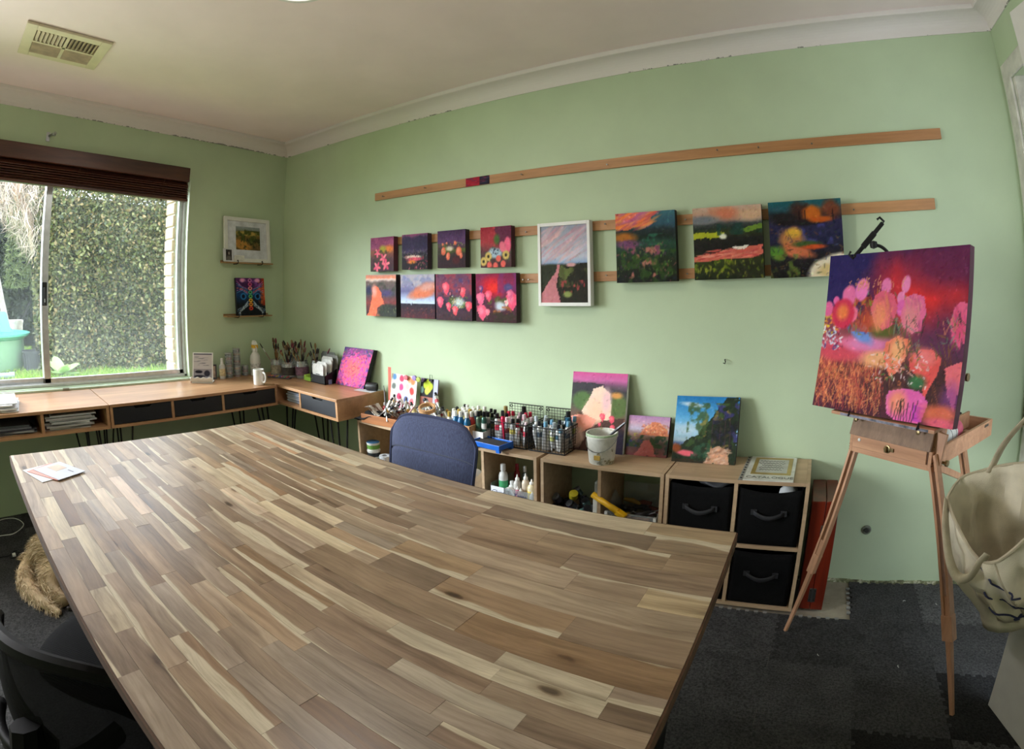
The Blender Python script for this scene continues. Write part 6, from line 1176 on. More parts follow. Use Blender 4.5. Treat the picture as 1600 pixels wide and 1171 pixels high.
MB().box(EW * .5 + .014, EW * .5 + .026, -.011, -.006, BZ0 + .034, BZ0 + .046).build('latch_keeper', brass, d, bevel=.001); MB().lathe([(.006, 0), (.0055, .002), (0, .003)], n=12, M=Matrix.Translation((.045, -.006, BZ0 + .048)) @ Matrix.Rotation(PI / 2, 4, 'X')).build('push_pin', whitep, d)
for s in (0, EW):
    for k in range(3): MB().box(s - .0015, s + .0015, .001, .011, BZ0 + .004 + k * .009, BZ0 + .008 + k * .009).build('finger_joint', wood('joint_dark', (120, 84, 60), (96, 64, 44), .5), ea)
MB().box(.0125, .0245, -.0014, .0, BZ0 + .020, BZ1 - .002).build('end_grain', MATS['joint_dark'], ea); MB().box(EW - .0245, EW - .0125, -.0014, .0, BZ0 + .020, BZ1 - .002).build('end_grain', MATS['joint_dark'], ea)
# lid flap and canvas tray in front of the mast
MB().hexa([(.004, -.012, BZ1 + .002), (EW - .004, -.012, BZ1 + .002), (EW - .004, -.002, BZ1 + .002), (.004, -.002, BZ1 + .002)], [(.004, .014, BZ1 + .074), (EW - .004, .014, BZ1 + .074), (EW - .004, .024, BZ1 + .074), (.004, .024, BZ1 + .074)]).build('lid_flap', wood('worn_lid', (150, 120, 96), (120, 92, 70), .55, axis=2, scale=5), ea, bevel=.001)
MB().box(-.045, EW + .03, -.060, .030, BZ1 + .0745, BZ1 + .085).build('canvas_tray', eb, ea, bevel=.001); MB().box(-.005, EW + .01, -.0615, -.0602, BZ1 + .076, BZ1 + .084).build('paint_smear', mat('smeared_tray', (116, 116, 130), .5, var=.5, scale=40), ea)
for x in (.035, EW - .045): MB().lathe([(.0035, 0), (.0035, .012), (.007, .013), (.007, .019), (0, .020)], n=8, M=Matrix.Translation((x, -.006, BZ1 + .058)) @ Matrix.Rotation(PI / 2, 4, 'X')).build('wing_screw', brass, ea)
for x in (.03, EW - .03): MB().tube([(x, -.062, BZ1 + .078), (x + .010, -.070, BZ1 + .098), (x + .018, -.082, BZ1 + .088)], .0028, 6).build('canvas_prong', bk, ea)
tilt_up = Vector((.0, .175, 1)).normalized()
m0 = Vector((EW * .5, .035, BZ1 + .02)); mast = MB().bar(m0, m0 + tilt_up * .535, .045, .016, up=(0, 1, 0)).build('mast', eb2, ea, bevel=.001)
for s in (-.10, .17): MB().bar(m0 + Vector((s, .0, -.03)), m0 + Vector((s, 0, 0)) + tilt_up * .50, .020, .014, up=(0, 1, 0)).build('side_upright', eb2, ea, bevel=.001)
for s, zt in ((-.02, .555), (.05, .565), (.10, .560)): MB().box(EW * .5 + s - .008, EW * .5 + s + .008, m0.y + .085, m0.y + .105, BZ1 + zt - .02, BZ1 + zt + .004).build('top_clamp', (whitep, bk, eb)[int(s * 20) % 3], ea, bevel=.001)
MB().lathe([(.006, 0), (.006, .02), (.012, .022), (.012, .03), (0, .031)], n=10, M=Matrix.Translation((EW * .5 + .205, .06, BZ1 + .22)) @ Matrix.Rotation(PI / 2, 4, 'Y')).build('side_knob', brass, ea)
MB().bar((EW - .006, .02, BZ0 + .0), (EW + .008, .03, BZ1 + .055), .014, .05, up=(1, 0, 0)).build('lid_stay', eb2, ea, bevel=.001)
for k in range(6): MB().lathe([(.002, 0), (0, .001)], n=6, M=Matrix.Translation((EW + .0005, .010, BZ0 + .008 + k * .013)) @ Matrix.Rotation(PI / 2, 4, 'Y')).build('hinge_pin', bk, ea)
ERi = ER.inverted()
def leg(top, foot, w_=.030, th=.022, split=True, frac=.55):
    top = ERi @ Vector(top); foot = ERi @ Vector(foot); foot = foot + Vector((0, 0, .012)); D_ = (foot - top); L = D_.length; D_.normalize(); a = Vector((1, 0, 0)); a = (a - D_ * a.dot(D_)).normalized(); b2 = D_.cross(a)
    mid = top + D_ * L * frac
    for s in (-1, 1): MB().bar(top + a * s * .0105, mid + a * s * .0105, .009, th, up=b2).build('leg_rail', eb2, ea, bevel=.001)
    MB().bar(mid, mid + D_ * L * .10, w_, th, up=b2).build('leg_socket', eb2, ea, bevel=.001)
    MB().bar(mid + D_ * (L * .10), foot, .017, th * .8, up=b2, w1=.012, h1=.012).build('lower_leg', eb2, ea, bevel=.0015)
    MB().bar(mid - D_ * .06, mid + D_ * L * .10, .0102, .016, up=b2).build('inner_leg', eb2, ea)
    MB().lathe([(.0085, 0), (.0085, .004), (.004, .006), (.004, .012), (.008, .014), (0, .016)], n=12, M=Matrix.Translation(mid + D_ * .012 - b2 * th * .5) @ (-b2).to_track_quat('Z', 'Y').to_matrix().to_4x4()).build('leg_knob', brass, ea, smooth=True)
    return top, mid, D_, L, a, b2
leg((.182, 1.840, .765), (.025, 1.793, 0)); leg((.408, 1.612, .80), (.584, 1.422, 0), .036, .028, frac=.60)
MB().lathe([(.005, 0), (.005, .02), (.010, .022), (.010, .03), (0, .031)], n=10, M=Matrix.Translation((EW + .004, .05, BZ0 + .018)) @ Matrix.Rotation(PI / 2, 4, 'Y')).build('leg_bolt', brass, ea)
lt = ER @ Vector((EW * .62, ED - .02, BZ0)); leg(tuple(lt), (.831, 2.130, 0), .030, .022, frac=.5)
pA = ER @ Vector((EW - .02, .10, BZ0 - .02)); MB().bar(ERi @ pA, ERi @ Vector((.66, 2.03, .56)), .012, .022).build('brace', eb2, ea, bevel=.001)
MB().box(EW + .0005, EW + .004, ED - .075, ED - .045, BZ0 + .045, BZ0 + .053).build('screw_plate', steel, ea)
# cans and tubes inside the easel box
o = thing('spray_can', 'white spray can with black writing marks lying in the easel box', 'can', ER @ Vector((EW - .055, .20, BZ0 + .062)), 0); Q = (ay * .9 + Vector((0, 0, .10))).to_track_quat('Z', 'Y').to_matrix().to_4x4()
MB().lathe([(0, -.06), (.030, -.058), (.032, -.055), (.032, .06), (.026, .07), (.022, .075), (0, .075)], n=22, M=Q).build('can_body', mat('can_white', (206, 206, 200), .3), o, smooth=True); MB().lathe([(.0325, .022), (.0325, .06)], n=22, M=Q).build('pink_band', mat('can_pink', (190, 90, 110), .35), o, smooth=True)
MB().lathe([(.0323, .010), (.0323, .013)], n=22, M=Q).build('black_stripe', dark_ink, o); MB().lathe([(.0323, -.02), (.0323, -.017)], n=22, M=Q).build('black_stripe', dark_ink, o)
o = thing('metal_cup', 'shiny chrome cup at the front corner of the easel box', 'cup', ER @ Vector((EW - .05, .075, BZ0 + .056)), 0); MB().lathe([(.012, 0), (.026, .002), (.030, .03), (.028, .045), (.027, .03), (.0, .012)], n=20, M=Q).build('cup_shell', mat('chrome', (200, 202, 204), .12, 1.), o, smooth=True)
for k in range(6): tube_of_paint('crimson or grey paint tube lying at the back of the easel box', 'tubes in the easel box', ER @ Vector((.06 + k * .035, .33 + .01 * (k % 2), BZ0 + .03 + .008 * k % .03)), ay * .9 + ax * R(-.3, .3) + Vector((0, 0, .25)), .11, .024, [(150, 40, 60), (60, 56, 60), (130, 60, 80)][k % 3], (30, 30, 32), None)
# the large canvas
c = Can(150, 142, 40); c.grad([(0, (70, 42, 90)), (.15, (80, 44, 88)), (.3, (110, 50, 76)), (.5, (150, 84, 90)), (.62, (160, 90, 84)), (.75, (120, 70, 62)), (1, (84, 44, 58))], .06)
c.ell(.1, .14, .42, .24, (48, 40, 96), .1, .7, .95, .2); c.ell(.72, .27, .34, .2, (206, 56, 66), .3, .8, .95, .25); c.ell(.8, .3, .2, .16, (226, 60, 60), .2, .9, .9, .3); c.ell(.92, .1, .3, .14, (110, 46, 84), 0, .9, .9, .2); c.ell(.95, .55, .3, .2, (92, 54, 92), 0, .9, .8, .2); c.ell(.72, .78, .4, .14, (78, 52, 54), 0, .8, .85, .25); c.ell(.3, .96, .4, .08, (84, 44, 60), 0, .9, .8)
c.patch(.5, 6, (206, 90, 84), .5, (.0, .5, .55, .9)); c.strokes(420, (0, .52, .66, .97), [(214, 120, 84), (226, 140, 100), (190, 84, 76), (170, 70, 70), (236, 160, 110), (110, 50, 60)], .09, .006, 1.5, .35, .7); c.strokes(180, (.0, .4, .72, .96), [(232, 150, 96), (200, 110, 80)], .04, .008, 1.2, .8, .6)
c.strokes(160, (.45, 1, .62, .98), [(120, 70, 60), (150, 96, 70), (60, 44, 50), (90, 60, 50)], .11, .006, 1.3, .4, .6)
c.ell(.26, .6, .26, .075, (226, 110, 140), 0, .7, .95, .25); c.ell(.14, .64, .16, .05, (206, 80, 96), 0, .8, .9, .3); c.ell(.36, .57, .16, .05, (222, 140, 190), 0, .8, .9, .2); c.ell(.46, .66, .13, .05, (236, 176, 130), 0, .7, .95, .2); c.ell(.3, .5, .12, .05, (120, 150, 214), .5, .5, 1, .3); c.ell(.26, .465, .07, .03, (70, 120, 206), .3, .6, 1, .3)
c.patch(.5, 10, (200, 90, 60), .8, (.22, .5, .28, .5)); c.patch(.52, 12, (150, 140, 60), .8, (.28, .6, .3, .52)); c.strokes(120, (.2, .62, .24, .5), [(190, 80, 66), (150, 160, 70), (206, 120, 60), (120, 60, 60), (90, 140, 110)], .05, .009, 1.4, .4, .8); c.ell(.48, .49, .09, .05, (96, 104, 52), 0, .7, .95, .3)
c.strokes(70, (.0, .14, .38, .52), [(220, 190, 60), (226, 140, 70), (206, 90, 110), (190, 170, 60)], .03, .016, .6, 1., .9); c.strokes(70, (0, .16, .46, .62), [(206, 214, 232), (90, 80, 140), (150, 60, 90), (220, 220, 226)], .03, .010, .3, 1., .9)
fl = [(.19, .27, .055, .065, (230, 120, 170)), (.28, .235, .05, .07, (236, 130, 190)), (.46, .215, .035, .05, (230, 130, 180)), (.60, .21, .03, .05, (236, 140, 190)), (.085, .305, .025, .03, (226, 110, 170)), (.025, .36, .04, .05, (226, 110, 160)), (.57, .29, .025, .035, (236, 140, 190)), (.58, .35, .035, .05, (226, 110, 180)), (.23, .39, .035, .05, (232, 120, 150))]
for x, y, rx, ry, col in fl: c.ell(x, y, rx, ry, col, .1, .25, 1, .22)
c.ell(.145, .39, .09, .10, (206, 60, 90), 0, .2, 1, .1); c.ell(.145, .38, .045, .05, (232, 130, 80), 0, .8)
def bigf(x, y, rx, ry, colA, colB): c.poly([(x - rx, y - ry * .1), (x - rx * .75, y - ry * .8), (x - rx * .1, y - ry), (x + rx * .7, y - ry * .85), (x + rx, y - ry * .1), (x + rx * .7, y + ry * .75), (x, y + ry), (x - rx * .75, y + ry * .6)], colA, 1, .014); c.strokes(26, (x - rx * .6, x + rx * .6, y - ry * .7, y + ry * .7), [colA, tuple(v * .86 for v in colA), colB], ry * .7, .012, 1.4, .3, .6); c.ell(x - rx * .25, y + ry * .2, rx * .6, ry * .7, colB, 0, .9, .8)
bigf(.455, .37, .095, .12, (222, 104, 130), (236, 150, 110)); bigf(.40 + .265, .385, .085, .12, (230, 116, 160), (226, 150, 150)); bigf(.97, .44, .06, .13, (232, 110, 150), (220, 90, 130))
c.poly([(.49, .56), (.56, .52), (.66, .535), (.655, .62), (.60, .72), (.55, .755), (.49, .66)], (236, 132, 110), 1, .012); c.ell(.58, .6, .05, .07, (240, 176, 130), 0, .9)
c.poly([(.67, .64), (.72, .585), (.80, .58), (.875, .63), (.87, .70), (.82, .80), (.80, .87), (.78, .78), (.68, .70)], (228, 100, 96), 1, .01); c.ell(.76, .63, .08, .05, (236, 130, 130), 0, .8); c.poly([(.9, .68), (.98, .645), (1, .645), (1, .92), (.94, .83)], (232, 120, 130), 1, .01); c.ell(.96, .86, .06, .1, (140, 80, 160), 0, .9, .6)
c.poly([(.55, .90), (.56, .84), (.65, .815), (.78, .83), (.83, .88), (.81, .95), (.78, 1), (.62, 1), (.57, .97)], (228, 110, 180), 1, .01); c.ell(.63, .9, .06, .07, (240, 150, 130), 0, .8); c.poly([(.74, .9), (.82, .9), (.80, 1), (.74, 1)], (200, 80, 190), .9, .01)
c.ell(.74, .77, .06, .04, (70, 120, 80), 0, .7, .95, .3); c.ell(.9, .93, .1, .05, (226, 120, 90), 0, .8, .9, .4); c.ell(.93, .985, .1, .03, (226, 110, 130), 0, .7)
c.strokes(90, (.5, 1., .4, .62), [(80, 96, 60), (120, 150, 130), (70, 60, 70), (150, 110, 70)], .08, .007, 1.2, .5, .7); c.strokes(90, (.4, .8, .62, .8), [(236, 190, 180), (240, 220, 226), (200, 120, 80), (96, 130, 70)], .03, .008, .8, 1., .8)
for k in range(14): x = c.g.uniform(.15, .6); c.line([(x + .012 * math.sin(t * 1.3 + k), .17 + .02 * math.cos(t * 2 + k) + t * .012) for t in range(6)], (222, 150, 120), .0025, .8)
for k in range(9): x = .60 + k * .018; c.line([(x, 1.0), (x + .02 * math.sin(k), .9 - .012 * (k % 3))], (60, 50, 50), .004, .9)
c.line([(.86, .42), (.88, .5), (.92, .4), (.94, .48), (.96, .42)], (206, 130, 110), .004, .8); c.line([(.42, 1), (.38, .93), (.45, .9), (.5, .98), (.48, 1)], (206, 140, 100), .004, .8)
c.tex(7, 30)
BL = Vector((.018, 1.853, .902)); U = Vector((.418, -.333, 0)); V = Vector((.066, .060, .505)); V = V - U * (V.dot(U) / U.dot(U)) * .3
canvas(c, 'large canvas of glowing pink flowers standing on the easel', BL, U, V, .036, (88, 40, 66), name='flower_canvas')
# phone holder clamp
ph = thing('phone_holder', 'black spring phone holder arm clamped above the easel canvas', 'holder', (.262, 1.80, 1.405))
P0, P1 = Vector((-.105, .05, -.012)), Vector((.012, .05, .105)); Dv = (P1 - P0).normalized()
MB().bar(P0 + Dv * .006, P1 - Dv * .006, .015, .012, up=(0, 1, 0)).build('cradle_bar', bk, ph, bevel=.003); MB().bar(P0 + Dv * .05, P1 - Dv * .05, .021, .016, up=(0, 1, 0)).build('cradle_body', bk, ph, bevel=.004)
for p, s in ((P0, 1), (P1, -1)): MB().tube([p + Dv * .012 * s, p, p + Vector((-Dv.z, 0, Dv.x)) * .020, p + Vector((-Dv.z, 0, Dv.x)) * .022 + Dv * .012 * s], .0042, 8).build('cradle_jaw', bk, ph, smooth=True)
MB().lathe([(0, -.014), (.012, -.010), (.014, 0), (.012, .010), (0, .014)], (-.03, .05, .03), 14).build('ball_joint', bk, ph, smooth=True); MB().tube(arc((-.028, .05, .028), (.02, .055, .030), (.05, .05, -.06), 10), .0058, 8).build('flexible_neck', bk, ph, smooth=True)
MB().box(.035, .065, .03, .07, -.075, -.052).build('clamp_foot', bk, ph, bevel=.002)

# ------------------------------------------------------------------ tote bag on the door handle
cv = mat('calico', (222, 212, 188), .85, var=.06, scale=14, bump=.4, bscale=500); cvd = mat('calico_seam', (188, 176, 150), .85, bump=.3)
bag = thing('tote_bag', 'cream calico tote bag hanging open from the door handle', 'bag', (.60, 1.38, .40))
B0 = Vector((.60, 1.38, .40))
rim = [Vector(p) for p in ((.422, 1.440, .735), (.470, 1.500, .765), (.540, 1.515, .782), (.610, 1.505, .800), (.668, 1.470, .812), (.700, 1.410, .815), (.690, 1.350, .790), (.648, 1.300, .752), (.590, 1.262, .700), (.530, 1.262, .640), (.495, 1.275, .632), (.468, 1.300, .650), (.444, 1.345, .682), (.424, 1.395, .718))]
bot = [Vector((.655 + .066 * math.cos(a), 1.395 + .070 * math.sin(a), .385 + .03 * math.sin(a + 2))) for a in [PI - 2 * PI * k / 14 for k in range(14)]]
def lerpring(t, k):
    k0 = int(k) % 14; k1 = (k0 + 1) % 14; f = k - int(k); a = rim[k0].lerp(rim[k1], f); b_ = bot[k0].lerp(bot[k1], f)
    p = a.lerp(b_, t); c0 = Vector((.575, 1.385, .72)).lerp(Vector((.655, 1.395, .38)), t); out = (p - c0); out.z = 0
    fold = (.014 * math.sin(k * 2.7 + t * 5) + .009 * math.sin(k * 5.3 - t * 9) + .006 * math.sin(k * 1.3 + t * 17)) * math.sin(PI * min(1, t * 1.1)) ** .6 + .030 * math.sin(PI * min(1, t * 1.15)) ; return p + out.normalized() * fold - B0
MB().grid(lambda u, v: lerpring(v, u * 14), 56, 16, True).build('bag_body', cv, bag, smooth=True, solid=.003)
MB().add([b_ - B0 for b_ in bot], [tuple(range(14))]).build('bag_base', cv, bag)
MB().tube([r_ - B0 for r_ in catmull(rim + [rim[0]], 3)], .0045, 6).build('rim_hem', cvd, bag, smooth=True)
MB().tube([lerpring(t, 9.3) * 1.0 for t in [i / 14 for i in range(15)]], .004, 5).build('side_seam', cvd, bag, smooth=True)
MB().grid(lambda u, v: lerpring(.50 + .38 * v, 8.2 + 3.6 * u) * 1.006, 16, 6).build('front_pocket', cv, bag, smooth=True, solid=.004)
ink = mat('print_navy', (46, 50, 84), .7)
for pts in ([(.10 + .05 * t, 10.6 - .25 * t + .25 * math.sin(t * 2.2)) for t in range(8)], [(.42 + .055 * t, 10.9 - .35 * t + .2 * math.sin(t * 1.7)) for t in range(9)], [(.62 + .04 * t, 11.2 - .3 * t) for t in range(7)], [(.80 + .012 * math.cos(t), 9.9 + .35 * math.sin(t)) for t in range(7)]):
    q = []
    for (v_, k_) in pts: p = lerpring(v_, k_); n_ = Vector((p.x + B0.x - .61, p.y + B0.y - 1.385, 0)).normalized(); q.append(p + n_ * .0055)
    MB().tube(catmull(q, 3), .0028, 5).build('printed_stroke', ink, bag, smooth=True)
hdl = Vector((.712, 1.40, .965))
def strap(nm, pts, w_=.026):
    P = catmull(pts, 5); m_ = MB(); n_ = len(P)
    def fn(u, v):
        i = min(n_ - 1, int(round(v * (n_ - 1)))); d_ = (P[min(i + 1, n_ - 1)] - P[max(i - 1, 0)]).normalized(); s_ = d_.cross(Vector((.45, -.85, .2))).normalized(); return P[i] + s_ * (u - .5) * w_ - B0
    m_.grid(fn, 3, n_).build(nm, cvd, bag, smooth=True, solid=.003)
strap('shoulder_strap', [(.560, 1.512, .775), (.590, 1.50, .86), (.625, 1.455, .935), (.655, 1.42, .972), (.672, 1.40, .95), (.685, 1.385, .87), (.690, 1.36, .795)])
strap('loop_strap', [(.418, 1.425, .735), (.405, 1.36, .700), (.412, 1.30, .635), (.438, 1.28, .588), (.468, 1.272, .590), (.486, 1.270, .630), (.502, 1.268, .655)])
# ------------------------------------------------------------------ blue chair beyond the table
t = NT('blue_weave'); tc = t.n('ShaderNodeTexCoord'); mp = t.n('ShaderNodeMapping'); mp.inputs['Scale'].default_value = (260, 260, 60); t.l(tc, 3, mp, 0); n1 = t.noise(mp, 1, 2, .5); r_ = t.ramp(n1, [(.3, (40, 46, 74)), (.7, (60, 68, 100))]); t.l(r_, 0, t.p, 'Base Color'); t.p.inputs['Roughness'].default_value = .9; t.p.inputs['Sheen Weight'].default_value = .2; t.bump(n1, .3, .002); blue = t.m
ch = thing('office_chair', 'blue woven fabric chair tucked in on the far side of the table', 'chair', (-1.345, 1.50, 0))
def backf(side):
    def fn(u, v):
        x = (u - .5) * 2; z = .46 + .365 * v; w_ = .222 * (1 - .06 * (1 - v)); k = .18; rr = max(0, (v - .80) / .20); xx = x * w_ * (1 - .10 * rr ** 3)
        ez = z - .050 * abs(x) ** 7 * max(0, v - .4) / .6 - .010 * abs(x) ** 2 * v
        y = -.012 * (1 - x * x) * -1 + .05 * (v - .5) + (.030 * (1 - abs(x) ** 3) * (1 - abs(2 * v - 1) ** 8)) * side
        if side < 0:
            for s_ in (.30, .62): y += .007 * math.exp(-((v - s_) / .012) ** 2)
        return (xx, y, ez)
    return fn
m_ = MB().grid(backf(-1), 25, 46); m2 = MB().grid(backf(1), 25, 46); m_.add(m2.v, [f[::-1] for f in m2.f]); m_.build('backrest', blue, ch, smooth=True)
ed = [Vector(backf(0)(u, v)) for u, v in [(0, i / 10) for i in range(11)] + [(i / 12, 1) for i in range(1, 13)] + [(1, 1 - i / 10) for i in range(1, 11)]]
MB().tube(ed, .007, 6).build('backrest_piping', mat('navy_piping', (44, 50, 78), .9), ch, smooth=True)
MB().grid(lambda u, v: (.235 * math.cos(2 * PI * u) * (math.sin(PI * (.02 + .96 * v))) ** .4, -.20 + .225 * math.sin(2 * PI * u) * (math.sin(PI * (.02 + .96 * v))) ** .4, .42 + .07 * v), 28, 8, True).build('seat_cushion', blue, ch, smooth=True)
MB().bar((0, -.10, .41), (0, .06, .41), .05, .012).build('back_bracket', bk, ch); MB().bar((0, .055, .40), (0, .045, .58), .05, .010, up=(0, 1, 0)).build('back_stem', bk, ch)
MB().cyl((0, -.18, .10), (0, -.18, .42), .025).build('gas_column', bk, ch, smooth=True)
for k in range(5):
    a = 2 * PI * k / 5 + .3; p = Vector((.24 * math.cos(a), -.18 + .24 * math.sin(a), .065)); MB().bar((0, -.18, .10), p, .04, .03, w1=.026, h1=.02).build('base_arm', bk, ch); MB().lathe([(0, -.012), (.026, -.012), (.026, .012), (0, .012)], n=14, M=Matrix.Translation(p + Vector((0, 0, -.0265))) @ Matrix.Rotation(PI / 2, 4, 'Y')).build('castor', bk, ch, smooth=True)
# ------------------------------------------------------------------ black mesh chair in the near corner
f_ = Vector((-.46, .89, 0)).normalized(); w__ = Vector((-f_.y, f_.x, 0)); cb_ = Vector((-1.02, .012, 0))   # f_: the way the sitter faces
mc = thing('mesh_chair', 'black mesh backed office chair at the near end of the table', 'chair', (0, 0, 0)); mc.matrix_world = Matrix(((f_.x, w__.x, 0, cb_.x), (f_.y, w__.y, 0, cb_.y), (0, 0, 1, 0), (0, 0, 0, 1)))
# local: x towards the front of the seat, y sideways (-y is the side nearest the table), z up
def mb_pt(a, v):   # a in -1..1 across, v 0..1 up the back
    return Vector((.085 * a * a - .03 * math.sin(v * PI) - .02 * v, a * (.225 - .035 * (1 - v) ** 2), .30 + .395 * v - .05 * abs(a) ** 3 * v))
t = NT('black_mesh_fabric'); tc = t.n('ShaderNodeTexCoord'); tr_ = t.n('ShaderNodeBsdfTransparent'); mx = t.n('ShaderNodeMixShader'); mx.inputs[0].default_value = .07; t.l(t.p, 0, mx, 1); t.l(tr_, 0, mx, 2); t.l(mx, 0, t.out, 0); t.p.inputs['Base Color'].default_value = lin((14, 14, 15)); t.p.inputs['Roughness'].default_value = .9; t.p.inputs['Specular IOR Level'].default_value = .1
MB().grid(lambda u, v: mb_pt(2 * u - 1, v), 26, 16).build('mesh_back', t.m, mc, smooth=True)
cb2 = mat('charcoal_plastic', (15, 15, 16), .65, spec=.15)
loop = [mb_pt(-1 + 2 * i / 16, 1) for i in range(17)] + [mb_pt(1, 1 - i / 8) for i in range(1, 9)] + [mb_pt(1 - 2 * i / 16, 0) for i in range(1, 17)] + [mb_pt(-1, i / 8) for i in range(1, 9)]
MB().tube(loop, [.016 if i < 17 else .012 for i in range(len(loop))], 8).build('back_frame', cb2, mc, smooth=True)
MB().grid(lambda u, v: mb_pt((2 * u - 1) * .98, .42 + .10 * v) + Vector((-.030 + .01 * math.sin(PI * v), 0, 0)), 22, 5).build('lumbar_band', cb2, mc, smooth=True, solid=.010)
MB().tube(arc((-.05, 0, .56), (-.10, 0, .40), (.12, 0, .39), 10), [.028] * 11, 8).build('back_spine', cb2, mc, smooth=True)
t = NT('ribbed_black_seat'); tc = t.n('ShaderNodeTexCoord'); wv = t.n('ShaderNodeTexWave'); wv.inputs['Scale'].default_value = 60; t.l(tc, 3, wv, 0); r_ = t.ramp(wv, [(.2, (9, 9, 10)), (.8, (20, 20, 22))]); t.l(r_, 0, t.p, 'Base Color'); t.p.inputs['Roughness'].default_value = .95; t.p.inputs['Specular IOR Level'].default_value = .08; t.bump(wv, .4, .003)
MB().grid(lambda u, v: (.43 + (.30 * math.copysign(abs(math.cos(2 * PI * u)) ** .7, math.cos(2 * PI * u))) * (math.sin(PI * (.01 + .98 * v))) ** .35, (.14 + .255 * math.copysign(abs(math.sin(2 * PI * u)) ** .7, math.sin(2 * PI * u))) * (math.sin(PI * (.01 + .98 * v))) ** .35, .385 + .07 * v), 36, 9, True).build('seat_cushion', t.m, mc, smooth=True)
MB().box(.18, .46, -.15, .15, .355, .388).build('seat_pan', cb2, mc, bevel=.01); MB().cyl((.30, 0, .10), (.30, 0, .36), .028).build('gas_column', cb2, mc, smooth=True)
for k in range(5):
    a = 2 * PI * k / 5 + .63; p = Vector((.30 + .27 * math.cos(a), .27 * math.sin(a), .068)); MB().bar((.30, 0, .105), p, .045, .034, w1=.028, h1=.022).build('base_arm', cb2, mc, bevel=.004); MB().lathe([(0, -.012), (.027, -.012), (.027, .012), (0, .012)], n=14, M=Matrix.Translation(p + Vector((0, 0, -.0285))) @ Matrix.Rotation(PI / 2, 4, 'Y')).build('castor', cb2, mc, smooth=True)
# ------------------------------------------------------------------ dog asleep under the table
def skin(name, chains, m_, parent=None, sub=2):
    me = bpy.data.meshes.new(name); vs = []; es = []; rs = []
    for ch_ in chains:
        prev = None
        for item in ch_:
            if isinstance(item, int): prev = item; continue
            p, r_ = item; vs.append(p); rs.append(r_); i = len(vs) - 1
            if prev is not None: es.append((prev, i))
            prev = i
    me.from_pydata(vs, es, []); o = bpy.data.objects.new(name, me); COL.objects.link(o); o.modifiers.new('skin', 'SKIN'); 
    for i, r_ in enumerate(rs): d_ = me.skin_vertices[0].data[i]; d_.radius = r_ if isinstance(r_, tuple) else (r_, r_); d_.use_root = (i == 0)
    q = o.modifiers.new('sub', 'SUBSURF'); q.levels = sub; q.render_levels = sub
    dg = bpy.context.evaluated_depsgraph_get(); ev = o.evaluated_get(dg); m2_ = bpy.data.meshes.new_from_object(ev); o.modifiers.clear(); o.data = m2_
    m2_.materials.clear(); m2_.materials.append(m_); m2_.polygons.foreach_set('use_smooth', [True] * len(m2_.polygons))
    if parent: o.parent = parent
    return o
fur = mat('golden_coat', (206, 182, 148), .9, var=.22, scale=7)
dog = thing('dog', 'golden long haired dog lying curled under the table, rump towards the window desk', 'dog', (0, 0, 0))
A = [((-2.34, .48, .165), .155), ((-2.48, .37, .17), .17), ((-2.59, .26, .15), .14), ((-2.65, .18, .10), .06)]                       # rump end of the trunk 0..3
Bc = [0, ((-2.10, .62, .165), .160), ((-1.88, .76, .17), .165), ((-1.70, .84, .18), .13), ((-1.56, .87, .19), .09), ((-1.44, .86, .17), .085), ((-1.34, .83, .13), .05), ((-1.28, .81, .12), .036)]   # trunk, neck, head, muzzle
Cc = [1, ((-2.50, .25, .12), .09), ((-2.45, .185, .085), .062), ((-2.40, .17, .055), .038), ((-2.335, .19, .036), .036), ((-2.285, .215, .028), .030)]   # upper hind leg: thigh, knee, hock, paw
Dc = [2, ((-2.62, .14, .09), .045), ((-2.58, .085, .06), .042), ((-2.47, .085, .04), .036), ((-2.35, .125, .030), .028), ((-2.24, .175, .020), .012)]   # tail
Ec = [0, ((-2.22, .43, .08), .06), ((-2.25, .36, .048), .040), ((-2.29, .305, .032), .032)]                               # lower hind leg
Fc = [11 - 5, ((-1.66, .70, .08), .05), ((-1.55, .60, .045), .035), ((-1.46, .55, .03), .028)]                                                            # foreleg
body = skin('body', [A, Bc, Cc, Dc, Ec, Fc], fur, dog)
for v_ in body.data.vertices:
    v_.co.z = max(v_.co.z, .0125)
# coat: hairs rooted on the body, as thin blades
me = body.data; me.calc_loop_triangles(); g = np.random.default_rng(9)
co = np.array([v_.co[:] for v_ in me.vertices]); tri = np.array([t_.vertices[:] for t_ in me.loop_triangles]); a_, b_, c2_ = co[tri[:, 0]], co[tri[:, 1]], co[tri[:, 2]]
nrm = np.cross(b_ - a_, c2_ - a_); ar = np.linalg.norm(nrm, axis=1); nrm /= ar[:, None] + 1e-12; keep = (a_[:, 0] < -1.7); prob = ar * keep; prob /= prob.sum()
idx = g.choice(len(tri), 26000, p=prob); r1, r2_ = np.sqrt(g.random(26000)), g.random(26000); pos = a_[idx] * (1 - r1)[:, None] + b_[idx] * (r1 * (1 - r2_))[:, None] + c2_[idx] * (r1 * r2_)[:, None]
flow = np.tile(np.array([-.35, -.75, -.75]), (26000, 1)) + .55 * nrm[idx]; flow[:, 0] += .5 * np.sin(pos[:, 1] * 38 + pos[:, 2] * 21); flow[:, 2] += .4 * np.sin(pos[:, 0] * 41 + 2)
tail = (pos[:, 1] < .165) & (pos[:, 2] < .11); flow[tail] = np.array([.8, .15, -.35]) + .45 * nrm[idx][tail]
pos = pos + flow / np.linalg.norm(flow, axis=1)[:, None] * .012; pos[:, 2] = np.maximum(pos[:, 2], .018)
paw = (pos[:, 0] > -2.31) & (pos[:, 1] > .195) & (pos[:, 1] < .26) & (pos[:, 2] < .06)
